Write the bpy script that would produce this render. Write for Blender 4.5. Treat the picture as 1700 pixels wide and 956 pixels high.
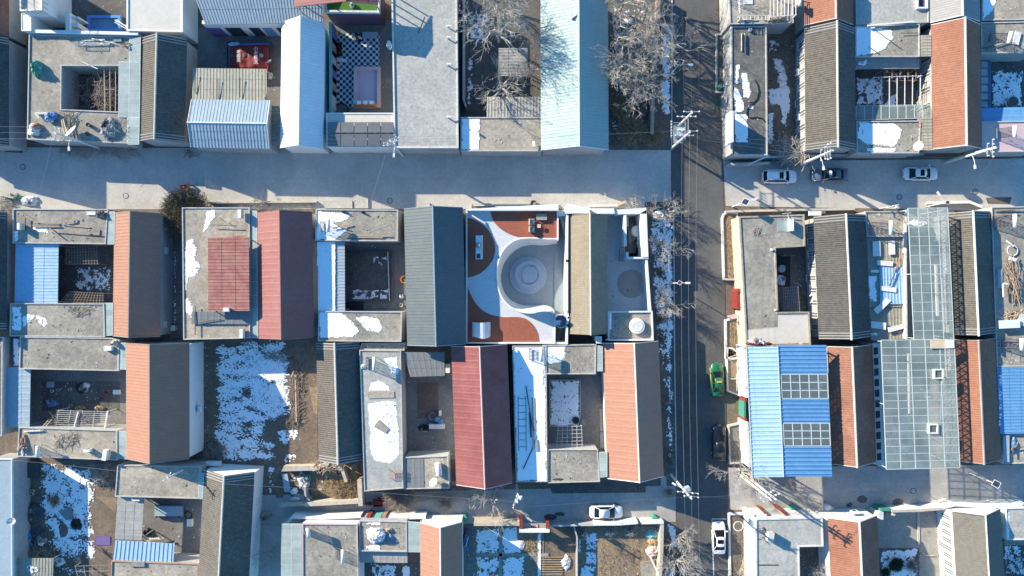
import bpy, math, random
from mathutils import Vector, Matrix, noise
random.seed(7)
for o in list(bpy.data.objects): bpy.data.objects.remove(o)
S = bpy.context.scene
C = S.collection
# ---------------------------------------------------------------- camera, sky, sun, exposure
H = 92.0; F = 1700*24/36.0
cd = bpy.data.cameras.new('camera'); cam = bpy.data.objects.new('camera', cd); C.objects.link(cam)
cam.location = (0, 0, H); cd.lens = 24; cd.sensor_width = 36; cd.clip_end = 3000
S.camera = cam
SUN_EL, SUN_AZ = math.radians(21), math.radians(31)
sd = Vector((-math.cos(SUN_AZ)*math.cos(SUN_EL), math.sin(SUN_AZ)*math.cos(SUN_EL), math.sin(SUN_EL)))
wd = bpy.data.worlds.new('World'); S.world = wd; wd.use_nodes = True
nt = wd.node_tree; sky = nt.nodes.new('ShaderNodeTexSky'); sky.sky_type = 'NISHITA'; sky.sun_disc = False
sky.sun_elevation = SUN_EL; sky.sun_rotation = math.atan2(sd.x, sd.y); sky.air_density = 1.0; sky.dust_density = 0.0; sky.ozone_density = 8.0
bg = nt.nodes['Background']; bg.inputs['Strength'].default_value = 0.14
tn = nt.nodes.new('ShaderNodeVectorMath'); tn.operation = 'MULTIPLY'; tn.inputs[1].default_value = (.86, 1.13, 1.02)  # white balance of the blue sky light
nt.links.new(sky.outputs[0], tn.inputs[0]); nt.links.new(tn.outputs[0], bg.inputs[0])
sl = bpy.data.lights.new('sun', 'SUN'); sl.energy = 5.0; sl.angle = math.radians(.5); sl.color = (1, .875, .67)
so = bpy.data.objects.new('sun', sl); C.objects.link(so); so.location = sd*150
so.rotation_euler = sd.to_track_quat('Z', 'Y').to_euler()
S.view_settings.view_transform = 'Standard'; S.view_settings.look = 'None'
S.view_settings.gamma = 1; S.view_settings.use_curve_mapping = False
S.view_settings.exposure = 1.12
S.render.engine = 'CYCLES'

# ---------------------------------------------------------------- materials
MAT = {}
def M(name, col, var=.18, sc=.9, rough=.85, bump=.25, metal=0, stain=None, sa=.5, ssc=.22, streak=None, alpha=1, rnd=0, spec=.3, bs=9.0, mott=0):
    m = bpy.data.materials.new(name); m.use_nodes = True; t = m.node_tree; N = t.nodes; L = t.links
    b = N['Principled BSDF']; b.inputs['Roughness'].default_value = rough; b.inputs['Metallic'].default_value = metal
    b.inputs['Specular IOR Level'].default_value = spec
    g = N.new('ShaderNodeNewGeometry'); src = g.outputs['Position']
    if streak:
        mp = N.new('ShaderNodeMapping'); mp.inputs['Scale'].default_value = streak; L.new(src, mp.inputs[0]); s1 = mp.outputs[0]
    else: s1 = src
    n1 = N.new('ShaderNodeTexNoise'); n1.inputs['Scale'].default_value = sc; n1.inputs['Detail'].default_value = 9; n1.inputs['Roughness'].default_value = .76
    L.new(s1, n1.inputs['Vector'])
    mr = N.new('ShaderNodeMapRange'); mr.inputs[1].default_value = .3; mr.inputs[2].default_value = .7
    mr.inputs[3].default_value = 1-var; mr.inputs[4].default_value = 1+var; L.new(n1.outputs[0], mr.inputs[0])
    vm = N.new('ShaderNodeVectorMath'); vm.operation = 'SCALE'; vm.inputs[0].default_value = col[:3]; L.new(mr.outputs[0], vm.inputs['Scale'])
    out = vm.outputs[0]
    if stain:
        n2 = N.new('ShaderNodeTexNoise'); n2.inputs['Scale'].default_value = ssc; n2.inputs['Detail'].default_value = 9; n2.inputs['Roughness'].default_value = .66
        ad = N.new('ShaderNodeVectorMath'); ad.operation = 'ADD'; ad.inputs[1].default_value = (31.7, 12.3, 5); L.new(src, ad.inputs[0]); L.new(ad.outputs[0], n2.inputs['Vector'])
        r2 = N.new('ShaderNodeMapRange'); r2.inputs[1].default_value = .42; r2.inputs[2].default_value = .62; r2.inputs[4].default_value = sa; L.new(n2.outputs[0], r2.inputs[0])
        mx = N.new('ShaderNodeMix'); mx.data_type = 'RGBA'; L.new(r2.outputs[0], mx.inputs[0]); L.new(out, mx.inputs[6]); mx.inputs[7].default_value = (*stain, 1); out = mx.outputs[2]
    if mott:
        n4 = N.new('ShaderNodeTexNoise'); n4.inputs['Scale'].default_value = 2.6; n4.inputs['Detail'].default_value = 10; n4.inputs['Roughness'].default_value = .8; L.new(src, n4.inputs['Vector'])
        r4 = N.new('ShaderNodeMapRange'); r4.inputs[1].default_value = .36; r4.inputs[2].default_value = .64; r4.inputs[3].default_value = 1-mott; r4.inputs[4].default_value = 1+mott*.8; L.new(n4.outputs[0], r4.inputs[0])
        v4 = N.new('ShaderNodeVectorMath'); v4.operation = 'SCALE'; L.new(out, v4.inputs[0]); L.new(r4.outputs[0], v4.inputs['Scale']); out = v4.outputs[0]
    if rnd:
        oi = N.new('ShaderNodeObjectInfo'); r3 = N.new('ShaderNodeMapRange'); r3.inputs[3].default_value = 1-rnd; r3.inputs[4].default_value = 1+rnd; L.new(oi.outputs['Random'], r3.inputs[0])
        v3 = N.new('ShaderNodeVectorMath'); v3.operation = 'SCALE'; L.new(out, v3.inputs[0]); L.new(r3.outputs[0], v3.inputs['Scale']); out = v3.outputs[0]
    L.new(out, b.inputs['Base Color'])
    if bump:
        n3 = N.new('ShaderNodeTexNoise'); n3.inputs['Scale'].default_value = bs; n3.inputs['Detail'].default_value = 4; L.new(src, n3.inputs['Vector'])
        bp = N.new('ShaderNodeBump'); bp.inputs['Strength'].default_value = bump; bp.inputs['Distance'].default_value = .05; L.new(n3.outputs[0], bp.inputs['Height']); L.new(bp.outputs[0], b.inputs['Normal'])
    if alpha < 1: b.inputs['Alpha'].default_value = alpha
    MAT[name] = m; return m
# ground
M('soil', (.20, .155, .115), .35, 1.2, .95, .6, stain=(.12, .10, .08), sa=.6, mott=0.3)
M('dry_soil', (.30, .22, .14), .35, 1.6, .95, .7, stain=(.20, .16, .12), sa=.6, mott=0.25)
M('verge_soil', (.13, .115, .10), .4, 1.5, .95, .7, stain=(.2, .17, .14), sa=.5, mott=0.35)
M('concrete_street', (0.5, 0.475, 0.43), .14, .5, .9, .2, stain=(0.36, 0.35, 0.33), sa=.6, ssc=.12, rnd=.015, mott=0.13)
M('concrete_alley', (0.4, 0.385, 0.36), .16, .6, .9, .2, stain=(0.28, 0.275, 0.26), sa=.6, ssc=.2, rnd=.015, mott=0.13)
M('asphalt', (0.095, 0.094, 0.09), .18, .7, .9, .3, stain=(.15, .148, .145), sa=.6, ssc=.1, bs=20, mott=0.12)
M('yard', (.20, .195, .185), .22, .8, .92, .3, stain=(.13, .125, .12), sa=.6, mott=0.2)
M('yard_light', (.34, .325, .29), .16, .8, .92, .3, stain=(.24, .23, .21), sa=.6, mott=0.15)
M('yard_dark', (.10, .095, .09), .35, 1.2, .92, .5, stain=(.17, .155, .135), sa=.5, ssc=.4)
M('paint', (.75, .75, .73), .1, 3, .7, .05)
M('snow', (0.88, 0.89, 0.9), .04, 2, .75, .25, spec=.2, mott=0.03)
M('slush', (.50, .50, .49), .2, 3, .6, .2)
M('paving', (.15, .105, .095), .2, 3, .9, .2, mott=.2)
M('tile_ash', (.15, .14, .12), .2, 2, .85, .1, stain=(.16, .15, .13), sa=.5, ssc=.3, mott=.15)
M('turf', (.07, .17, .035), .2, 6, .95, .5)
M('bush', (.15, .13, .085), .35, 2, .95, .2)
M('leaf', (.03, .065, .03), .3, 3, .9, .3)
M('dry_grass', (.36, .27, .16), .3, 3, .95, .4)
# roofs
M('roof_grey', (.35, .32, .265), .26, .7, .9, .3, stain=(0.22, 0.205, 0.175), sa=.75, ssc=.28, mott=0.3)
M('roof_warm', (.42, .37, .29), .24, .8, .9, .3, stain=(0.24, 0.22, 0.185), sa=.6, ssc=.3, mott=0.28)
M('roof_pale', (0.42, 0.415, 0.375), .13, .8, .9, .25, stain=(0.33, 0.335, 0.31), sa=.8, ssc=.25, mott=0.26)
M('roof_cream', (0.6, 0.56, 0.48), .08, .8, .9, .2, stain=(.55, .52, .47), sa=.4, ssc=.3, mott=0.08)
M('roof_dark', (0.165, 0.155, 0.14), .3, .7, .92, .3, stain=(.10, .095, .09), sa=.6, ssc=.3, mott=0.3)
M('felt', (0.19, 0.205, 0.205), .12, .8, .9, .2, stain=(.19, .20, .205), sa=.5, ssc=.5, mott=0.1)
M('parapet', (.46, .445, .41), .18, 1.5, .9, .25, mott=0.15)
M('tile_grey', (0.115, 0.105, 0.09), .35, 2.2, .85, .1, stain=(0.15, 0.14, 0.12), sa=.5, ssc=.3, mott=0.25)
M('tile_dark', (0.085, 0.082, 0.078), .35, 2.2, .85, .1, stain=(0.12, 0.115, 0.105), sa=.5, ssc=.3, mott=0.25)
M('tile_tan', (0.24, 0.205, 0.155), .16, 1.6, .9, .1, stain=(0.19, 0.165, 0.13), sa=.4, ssc=.3, mott=0.14)
M('tile_salmon', (.29, .135, .088), .16, 1.6, .8, .08, stain=(0.22, 0.09, 0.06), sa=.5, ssc=.3, mott=0.14)
M('tile_rust', (.28, .135, .094), .2, 1.6, .8, .08, stain=(0.15, 0.07, 0.05), sa=.5, ssc=.3, mott=0.2)
M('tile_whitish', (0.3, 0.295, 0.29), .15, 2, .85, .1, stain=(0.22, 0.215, 0.215), sa=.5)
M('metal_salmon', (.36, .18, .122), .08, .8, .55, .05, stain=(0.33, 0.185, 0.13), sa=.4, ssc=.3, mott=0.1)
M('metal_brown', (.32, .165, .118), .10, .8, .6, .05, stain=(0.28, 0.16, 0.12), sa=.4, ssc=.3, mott=0.12)
M('metal_red', (.20, .062, .060), .10, .8, .5, .05, stain=(0.29, 0.11, 0.1), sa=.5, ssc=.3, mott=0.12)
M('metal_pink', (.27, .115, .105), .10, .8, .5, .05, stain=(0.28, 0.095, 0.085), sa=.5, ssc=.3, mott=0.12)
M('metal_grey', (0.095, 0.118, 0.128), .10, .8, .5, .05, stain=(0.13, 0.145, 0.15), sa=.4, mott=0.12)
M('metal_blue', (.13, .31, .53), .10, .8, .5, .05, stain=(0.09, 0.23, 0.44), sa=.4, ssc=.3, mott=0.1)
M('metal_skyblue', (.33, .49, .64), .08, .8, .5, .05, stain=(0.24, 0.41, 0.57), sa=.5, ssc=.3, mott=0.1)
M('metal_palest', (0.32, 0.4, 0.45), .08, .8, .5, .05, stain=(0.28, 0.35, 0.39), sa=.5, ssc=.3, mott=0.1)
M('metal_white', (0.66, 0.7, 0.74), .05, .8, .5, .05, stain=(0.58, 0.62, 0.66), sa=.4, ssc=.4, mott=0.07)
M('metal_steel', (0.25, 0.32, 0.38), .10, .8, .5, .05, stain=(0.21, 0.26, 0.3), sa=.5, mott=0.12)
M('metal_teal', (.27, .385, .385), .06, .8, .5, .05, stain=(0.37, 0.42, 0.38), sa=.5, ssc=.25, mott=0.08)
M('metal_cream', (0.36, 0.34, 0.27), .12, .8, .6, .05, stain=(0.29, 0.27, 0.22), sa=.5, mott=0.14)
M('metal_khaki', (.33, .315, .25), .18, .8, .7, .1, stain=(.25, .24, .2), sa=.5, mott=0.18)
M('metal_beige', (.36, .345, .31), .15, .8, .7, .1, stain=(.27, .26, .24), sa=.5, mott=0.15)
M('metal_rust', (0.32, 0.125, 0.11), .3, 1.4, .8, .1, stain=(0.4, 0.22, 0.17), sa=.7, ssc=.8)
M('ridge_pale', (.56, .52, .46), .2, 3, .9, .1)
M('ridge_dark', (.24, .235, .22), .2, 3, .9, .1)
# walls
M('wall_grey', (.40, .395, .385), .15, .8, .9, .2, stain=(.30, .29, .28), sa=.5, mott=0.15)
M('wall_white', (.70, .69, .66), .05, .8, .85, .08, stain=(.70, .69, .66), sa=.35, mott=0.07)
M('wall_brick', (.36, .22, .16), .25, 2, .9, .3, stain=(.42, .36, .3), sa=.5)
M('wall_tan', (.50, .45, .37), .2, 1, .9, .3, stain=(.40, .35, .28), sa=.5, mott=0.2)
M('wall_purple', (.12, .07, .115), .1, 1, .8, .1)
M('wall_teal', (.16, .42, .42), .12, 1, .7, .1)
M('wall_red', (.24, .045, .035), .15, 2, .7, .1)
M('white', (.68, .68, .66), .06, 1.5, .6, .05, mott=0.07)
M('white_dirty', (.60, .60, .58), .2, 2, .8, .1, mott=0.15)
M('lilac', (.50, .42, .52), .06, 1, .7, .05)
M('pinkish', (.55, .42, .42), .08, 1, .7, .05)
M('steel', (.36, .37, .38), .15, 2, .5, .05, metal=.3)
M('dark_steel', (.07, .075, .08), .2, 2, .6, .05)
M('black', (.02, .02, .022), .2, 2, .6, .05)
M('rubber', (.025, .025, .025), .2, 3, .8, .1)
M('pole', (.62, .60, .57), .1, 1, .85, .15)
M('ceramic', (.72, .70, .68), .05, 1, .4, 0)
M('cable', (.22, .22, .23), .05, 1, .6, 0)
M('wood', (.36, .29, .22), .3, 2, .9, .2)
M('wood_pale', (.58, .47, .33), .15, 2, .8, .1)
M('stick', (.30, .245, .20), .35, 2, .95, .1, rnd=.15)
M('bark', (.37, .345, .31), .25, 1.5, .95, .2)
M('bark_brown', (.30, .25, .21), .3, 1.5, .95, .2)
M('brick', (.38, .20, .14), .3, 3, .9, .2)
M('red', (.22, .035, .03), .15, 2, .6, .05)
M('tarp_red', (.20, .022, .022), .25, 1.5, .6, .25)
M('tarp_green', (.06, .26, .19), .2, 2, .6, .3)
M('tarp_grey', (.26, .26, .25), .3, 2, .8, .3)
M('tarp_blue', (.10, .22, .38), .2, 2, .6, .2)
M('tarp_white', (.70, .70, .70), .12, 2, .6, .3)
M('deck', (.31, .10, .06), .14, 2.2, .75, .1, streak=(6, .6, 1), mott=0.16)
M('terrace', (.56, .565, .56), .12, 3, .9, .5, bs=14, mott=0.06)
M('court', (.26, .31, .34), .06, 1, .85, .1, mott=0.12)
M('court_light', (.36, .43, .50), .05, 1, .7, .05, mott=0.07)
M('sand', (.36, .335, .30), .15, 1.2, .95, .5)
M('pool_tile', (.08, .22, .50), .15, 4, .4, .1)
M('cushion', (.33, .345, .30), .1, 3, .9, .1)
M('yellow', (.62, .42, .08), .1, 2, .6, .05)
M('green', (.03, .25, .09), .1, 2, .4, .05)
M('orange', (.60, .20, .05), .1, 2, .6, .05)
M('purple', (.17, .12, .30), .1, 2, .6, .05)
M('pane_dark', (.035, .045, .055), .15, 1, .08, 0, spec=.6)
M('solar_cell', (.02, .028, .06), .1, 1, .12, 0, spec=.7)
M('solar_grey', (.15, .155, .16), .12, 1.5, .3, 0, spec=.5, rnd=.08)
M('poly_pane', (.13, .155, .15), .2, 1.2, .4, .05, spec=.5, rnd=.1, alpha=.93)
M('glass', (.24, .31, .30), .25, .9, .22, .02, spec=.5, rnd=.08, alpha=.36, stain=(.45, .50, .48), sa=.6, ssc=.3)
M('glass_green', (.36, .44, .42), .2, .9, .22, .02, spec=.5, rnd=.1, alpha=.72)
M('glass_frame', (.50, .55, .53), .08, 1, .6, .05)
# car paint
for n, c in (('car_white', (.80, .80, .80)), ('car_blue', (.10, .14, .19)), ('car_black', (.006, .007, .011)), ('car_green', (.01, .115, .042)), ('car_yellow', (.65, .48, .06))):
    m = M(n, c, .02, 1, .28, 0, spec=.5); m.node_tree.nodes['Principled BSDF'].inputs['Coat Weight'].default_value = .6
M('car_glass', (.008, .010, .012), .05, 1, .1, 0, spec=.3)
M('lamp_glass', (.7, .72, .74), .05, 1, .15, 0, spec=.6)
M('lamp_red', (.40, .02, .02), .05, 1, .2, 0)
# checker floor and brick paving are flat prints on a surface
def checker(name, c1, c2, size):
    m = M(name, c1, .1, 2, .6, .05); t = m.node_tree; b = t.nodes['Principled BSDF']
    g = t.nodes.new('ShaderNodeNewGeometry'); ck = t.nodes.new('ShaderNodeTexChecker'); ck.inputs['Scale'].default_value = 1/size
    ck.inputs[1].default_value = (*c1, 1); ck.inputs[2].default_value = (*c2, 1)
    t.links.new(g.outputs['Position'], ck.inputs['Vector']); t.links.new(ck.outputs[0], b.inputs['Base Color'])
checker('checker', (.55, .62, .66), (.025, .05, .085), .40)

# ---------------------------------------------------------------- pixels to places
V0 = [0, 0, 1.0]
def use(ox, oy, s): V0[:] = [ox, oy, s]
def W(px, py, z=0.0):
    k = (H-z)/F
    return Vector(((px-850)*k, (478-py)*k, z))
def P(x, y, z=0.0): return W(V0[0]+x/V0[2], V0[1]+y/V0[2], z)
def PX(x, z): return (V0[0]+x/V0[2]-850)*(H-z)/F
def PY(y, z): return (478-V0[1]-y/V0[2])*(H-z)/F
def R(x0, y0, x1, y1): return [(x0, y0), (x1, y0), (x1, y1), (x0, y1)]

# ---------------------------------------------------------------- mesh helpers
def tag(o, label, cat=None, group=None, kind=None):
    if label: o['label'] = label
    if cat: o['category'] = cat
    if group: o['group'] = group
    if kind: o['kind'] = kind
    return o
def thing(name, label, cat, loc=(0, 0, 0), group=None, rz=0):
    o = bpy.data.objects.new(name, None); C.objects.link(o); o.location = loc; o.rotation_euler = (0, 0, rz); o.empty_display_size = .2
    return tag(o, label, cat, group)
def ccw(p):
    a = sum(p[i][0]*p[(i+1) % len(p)][1]-p[(i+1) % len(p)][0]*p[i][1] for i in range(len(p)))
    return p if a > 0 else p[::-1]
def inset(p, d):
    n = len(p); out = []
    for i in range(n):
        a, b, c = Vector(p[i-1][:2]), Vector(p[i][:2]), Vector(p[(i+1) % n][:2])
        e1 = (b-a).normalized(); e2 = (c-b).normalized()
        n1 = Vector((-e1.y, e1.x)); n2 = Vector((-e2.y, e2.x))
        k = n1+n2; q = max(k.dot(k)/2, .3)
        out.append(b+k*(d/q))
    return out
class MB:
    def __init__(s): s.v = []; s.f = []
    def add(s, vs, fs):
        o = len(s.v); s.v += [tuple(x) for x in vs]; s.f += [[i+o for i in f] for f in fs]; return s
    def quad(s, a, b, c, d): return s.add([a, b, c, d], [(0, 1, 2, 3)])
    def box(s, x0, y0, z0, x1, y1, z1):
        x0, x1 = min(x0, x1), max(x0, x1); y0, y1 = min(y0, y1), max(y0, y1)
        return s.add([(x0, y0, z0), (x1, y0, z0), (x1, y1, z0), (x0, y1, z0), (x0, y0, z1), (x1, y0, z1), (x1, y1, z1), (x0, y1, z1)],
                     [(3, 2, 1, 0), (4, 5, 6, 7), (0, 1, 5, 4), (1, 2, 6, 5), (2, 3, 7, 6), (3, 0, 4, 7)])
    def bar(s, a, b, w, h):
        a = Vector(a); b = Vector(b); d = (b-a).normalized()
        u = d.cross(Vector((0, 0, 1)))
        if u.length < .05: u = Vector((1, 0, 0))
        u.normalize(); n = u.cross(d)
        vs = [p+u*(sx*w/2)+n*(sz*h/2) for p in (a, b) for sx, sz in ((-1, -1), (1, -1), (1, 1), (-1, 1))]
        return s.add(vs, [(3, 2, 1, 0), (4, 5, 6, 7), (0, 1, 5, 4), (1, 2, 6, 5), (2, 3, 7, 6), (3, 0, 4, 7)])
    def obox(s, c, sx, sy, z0, z1, a=0):
        ca, sa = math.cos(a), math.sin(a); pts = [(c[0]+ca*x-sa*y, c[1]+sa*x+ca*y) for x, y in ((-sx/2, -sy/2), (sx/2, -sy/2), (sx/2, sy/2), (-sx/2, sy/2))]
        return s.prism(pts, z0, z1, True)
    def prism(s, p, z0, z1, bottom=False, top=True):
        p = ccw([(q[0], q[1]) for q in p]); n = len(p)
        vs = [(x, y, z0) for x, y in p]+[(x, y, z1) for x, y in p]
        fs = [(i, (i+1) % n, n+(i+1) % n, n+i) for i in range(n)]
        if top: fs.append(list(range(n, 2*n)))
        if bottom: fs.append(list(range(n-1, -1, -1)))
        return s.add(vs, fs)
    def sheet(s, p, z):
        p = ccw([(q[0], q[1]) for q in p]); return s.add([(x, y, z) for x, y in p], [list(range(len(p)))])
    def rim(s, p, w, z0, z1):
        p = ccw([(q[0], q[1]) for q in p]); q = inset(p, w); n = len(p)
        vs = [(a[0], a[1], z) for z in (z0, z1) for a in p]+[(a[0], a[1], z) for z in (z0, z1) for a in q]
        fs = []
        for i in range(n):
            j = (i+1) % n
            fs += [(i, j, n+j, n+i), (n+i, n+j, 3*n+j, 3*n+i), (3*n+i, 3*n+j, 2*n+j, 2*n+i)]
        return s.add(vs, fs)
    def tube(s, pts, rad, n=6, cap=True):
        pts = [Vector(p) for p in pts]; m = len(pts)
        if not isinstance(rad, (list, tuple)): rad = [rad]*m
        vs = []; fs = []
        for i, p in enumerate(pts):
            d = (pts[min(i+1, m-1)]-pts[max(i-1, 0)]).normalized()
            u = d.orthogonal().normalized() if abs(d.z) > .9 or i < 0 else d.cross(Vector((0, 0, 1))).normalized()
            w = d.cross(u)
            vs += [p+(u*math.cos(2*math.pi*k/n)+w*math.sin(2*math.pi*k/n))*rad[i] for k in range(n)]
        for i in range(m-1):
            for k in range(n): fs.append((i*n+k, i*n+(k+1) % n, (i+1)*n+(k+1) % n, (i+1)*n+k))
        if cap and n > 2: fs += [list(range(n-1, -1, -1)), list(range((m-1)*n, m*n))]
        return s.add(vs, fs)
    def cyl(s, c, r0, r1, z0, z1, n=16): return s.tube([(c[0], c[1], z0), (c[0], c[1], z1)], [r0, r1], n)
    def build(s, name, mat, parent=None, smooth=False):
        me = bpy.data.meshes.new(name)
        if parent:
            q = parent
            M4 = Matrix.Translation(q.location) @ q.rotation_euler.to_matrix().to_4x4() if not q.parent else (Matrix.Translation(q.parent.location) @ q.parent.rotation_euler.to_matrix().to_4x4())
            inv = M4.inverted(); vs = [inv @ Vector(x) for x in s.v]
        else: vs = s.v
        me.from_pydata(vs, [], s.f); me.materials.append(MAT[mat] if isinstance(mat, str) else mat)
        if smooth: me.polygons.foreach_set('use_smooth', [True]*len(me.polygons))
        me.update(); o = bpy.data.objects.new(name, me); C.objects.link(o)
        if parent: o.parent = parent
        return o
def struct(name, mb, mat, label=None):
    o = mb.build(name, mat); return tag(o, label, None, None, 'structure')
def cen(pts):
    n = len(pts); return Vector((sum(p[0] for p in pts)/n, sum(p[1] for p in pts)/n, 0))
ZJ = [0]
def zj():
    ZJ[0] = (ZJ[0]+1) % 9; return ZJ[0]*.007
def prof(t, kind):
    t %= 1.0
    if kind == 'tile': return abs(math.sin(math.pi*t))
    return 1.0 if .18 < t < .5 else 0.0
def corr(mb, a0, a1, b0, b1, per, amp, kind='metal', courses=0, cs=.03, th=.06):
    """sheet between edge a0-a1 and edge b0-b1, waves counted along a, ribs running from a to b"""
    a0, a1, b0, b1 = map(Vector, (a0, a1, b0, b1))
    n = (a1-a0).cross(b0-a0).normalized()
    if n.z < 0: n = -n
    k = max(2, int(round((a1-a0).length/per)))
    ts = (0, .25, .5, .75) if kind == 'tile' else (.16, .22, .46, .52)
    us = [(i+t, prof(t if kind == 'tile' else (.3 if t in (.22, .46) else .9), kind)) for i in range(k) for t in ts]
    us = [(0, 0)]+us+[(k, 0)] if kind != 'tile' else us+[(k, 0)]
    vs_ = [(0, 0), (1, 0)] if not courses else [q for c in range(courses) for q in ((c/courses+.0005, 0), ((c+1)/courses-.0005, 1))]
    m = len(us); vv = []; ff = []
    for t, st in vs_:
        e0 = a0.lerp(b0, t); e1 = a1.lerp(b1, t)
        for u, h in us: vv.append(e0.lerp(e1, u/k)+n*(amp*h+(st*cs)))
    for r in range(len(vs_)-1):
        for i in range(m-1): ff.append((r*m+i, r*m+i+1, (r+1)*m+i+1, (r+1)*m+i))
    mb.add(vv, ff)
    d = n*-.004; e = n*-(th+.004)
    mb.add([a0+d, a1+d, b1+d, b0+d, a0+e, a1+e, b1+e, b0+e], [(0, 1, 2, 3), (7, 6, 5, 4), (0, 4, 5, 1), (1, 5, 6, 2), (2, 6, 7, 3), (3, 7, 4, 0)])
    return mb
STY = {'fine': dict(per=.30, amp=.012, kind='metal', courses=0), 'tile': dict(per=.27, amp=.05, kind='tile', courses=12, cs=.035), 'brick': dict(per=.30, amp=.025, kind='tile', courses=12, cs=.03),
       'metal': dict(per=.42, amp=.035, kind='metal', courses=3, cs=.02), 'flat': dict(per=.8, amp=.012, kind='metal', courses=3, cs=.018), 'rib': dict(per=.55, amp=.06, kind='metal', courses=0)}
def windows(par, a, b, zs, n, w, out, mat='pane_dark', fr='white', door=None):
    """n windows on the wall running a-b; out = outward unit vector"""
    a = Vector(a); b = Vector(b); d = (b-a).normalized(); out = Vector(out)
    for i in range(n):
        c = a.lerp(b, (i+.5)/n); z0, z1 = zs
        if door is not None and i == door: z0 = .12
        q = MB(); p0 = c-d*(w/2); p1 = c+d*(w/2)
        for (s0, s1, za, zb) in ((p0, p0+d*.08, z0, z1), (p1-d*.08, p1, z0, z1), (p0+d*.082, p1-d*.082, z0, z0+.08), (p0+d*.082, p1-d*.082, z1-.08, z1), (c-d*.03, c+d*.03, z0+.082, z1-.082)):
            q.prism([s0-out*.02, s1-out*.02, s1+out*.07, s0+out*.07], za, zb, True)
        f = q.build('window', fr, par)
        g = MB().prism([p0+d*.02-out*.01, p1-d*.02-out*.01, p1-d*.02+out*.03, p0+d*.02+out*.03], z0+.02, z1-.02, True).build('pane', mat, f)
        s = MB().prism([p0-d*.08-out*.02, p1+d*.08-out*.02, p1+d*.08+out*.13, p0-d*.08+out*.13], z0-.07, z0-.003, True).build('sill', 'white_dirty', f)
def gable(label, top, bot, mat, sty='tile', ze=3.6, zr=5.9, wall='wall_grey', axis='v', ov=.3, ridge='ridge_pale', roll=True, win=0, cat='house', name='gabled_house', group=None, winw=1.1, z0=0, verge=None, posts=False, winmat='pane_dark'):
    """top/bot = (west eave, ridge, east eave, y of the ridge end) in the current pixels ('h': north eave, ridge, south eave, x)"""
    j = zj(); ze += j; zr += j
    if axis == 'v': A = P(top[1], top[3], zr); B = P(bot[1], bot[3], zr)
    else: A = P(top[3], top[1], zr); B = P(bot[3], bot[1], zr)
    u = (B-A); L = u.length; u.normalize(); p = Vector((-u.y, u.x, 0))
    if axis == 'v':
        if p.x < 0: p = -p
        tW = sum((PX(t[0], ze)-Q.x)/p.x for t, Q in ((top, A), (bot, B)))/2; tE = sum((PX(t[2], ze)-Q.x)/p.x for t, Q in ((top, A), (bot, B)))/2
    else:
        if p.y > 0: p = -p
        tW = sum((PY(t[0], ze)-Q.y)/p.y for t, Q in ((top, A), (bot, B)))/2; tE = sum((PY(t[2], ze)-Q.y)/p.y for t, Q in ((top, A), (bot, B)))/2
    dz = Vector((0, 0, ze-zr))
    mid = (A+B)/2; o = thing(name, label, cat, (mid.x, mid.y, z0), group)
    Aw, Bw, Ae, Be = A+p*tW+dz, B+p*tW+dz, A+p*tE+dz, B+p*tE+dz
    st = STY[sty]
    corr(MB(), A, B, Aw, Bw, **st).build('roof_slope', mat, o); corr(MB(), A, B, Ae, Be, **st).build('roof_slope', mat, o)
    am = st['amp']
    # ridge cap
    up = Vector((0, 0, 1))
    MB().tube([A-u*.05+up*(am*.6), B+u*.05+up*(am*.6)], .13 if sty in ('tile', 'brick') else .09, 6).build('ridge_cap', ridge, o)
    # verge rolls along the gable ends
    offs = (.12, .46, .80) if (sty == 'tile' and roll) else (.04,)
    for E, sg in ((A, 1), (B, -1)):
        for of in offs:
            for X in ((Aw, Ae) if E is A else (Bw, Be)):
                n = Vector((0, 0, 1)); MB().tube([E+u*sg*of+n*(am+.02), X+u*sg*of+n*(am+.02)], .075 if len(offs) > 1 else .05, 5).build('verge_roll', verge or (('tile_whitish' if mat in ('tile_grey', 'tile_dark') else mat) if len(offs) > 1 else ridge), o)
    # walls
    g = .18; zt = .16
    w = MB(); a, b = A+u*g, B-u*g
    def at(E, t): return E+p*t+Vector((0, 0, 1))*((ze-zr)*(abs(t)/(abs(tW) if t < 0 else abs(tE)))-zt)
    tw, te = tW+ov, tE-ov
    if posts:
        for E in (a, a.lerp(b, .33), a.lerp(b, .67), b):
            for t in (tw, te): q = at(E, t); MB().bar((q.x, q.y, z0), q, .12, .12).build('post', 'steel', o)
        return o
    pts = []
    for E in (a, b):
        for t in (tw, 0, te): pts.append(at(E, t))
    bs = [Vector((pts[i].x, pts[i].y, z0)) for i in (0, 2, 3, 5)]
    w.add([bs[0], pts[0], pts[1], pts[2], bs[1], bs[2], pts[3], pts[4], pts[5], bs[3]], [(0, 1, 2, 3, 4), (5, 9, 8, 7, 6), (0, 5, 6, 1), (4, 3, 8, 9)])
    w.build('wall', wall, o)
    if win: windows(o, bs[0]+u*.5, bs[2]-u*.5, (z0+1.0, ze-.55), win, winw, -p, winmat, 'white', win//2)
    o['_p'] = [p.x, p.y]; o['_e'] = [Be.x, Be.y, Ae.x, Ae.y, te-tE]
    return o
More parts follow.
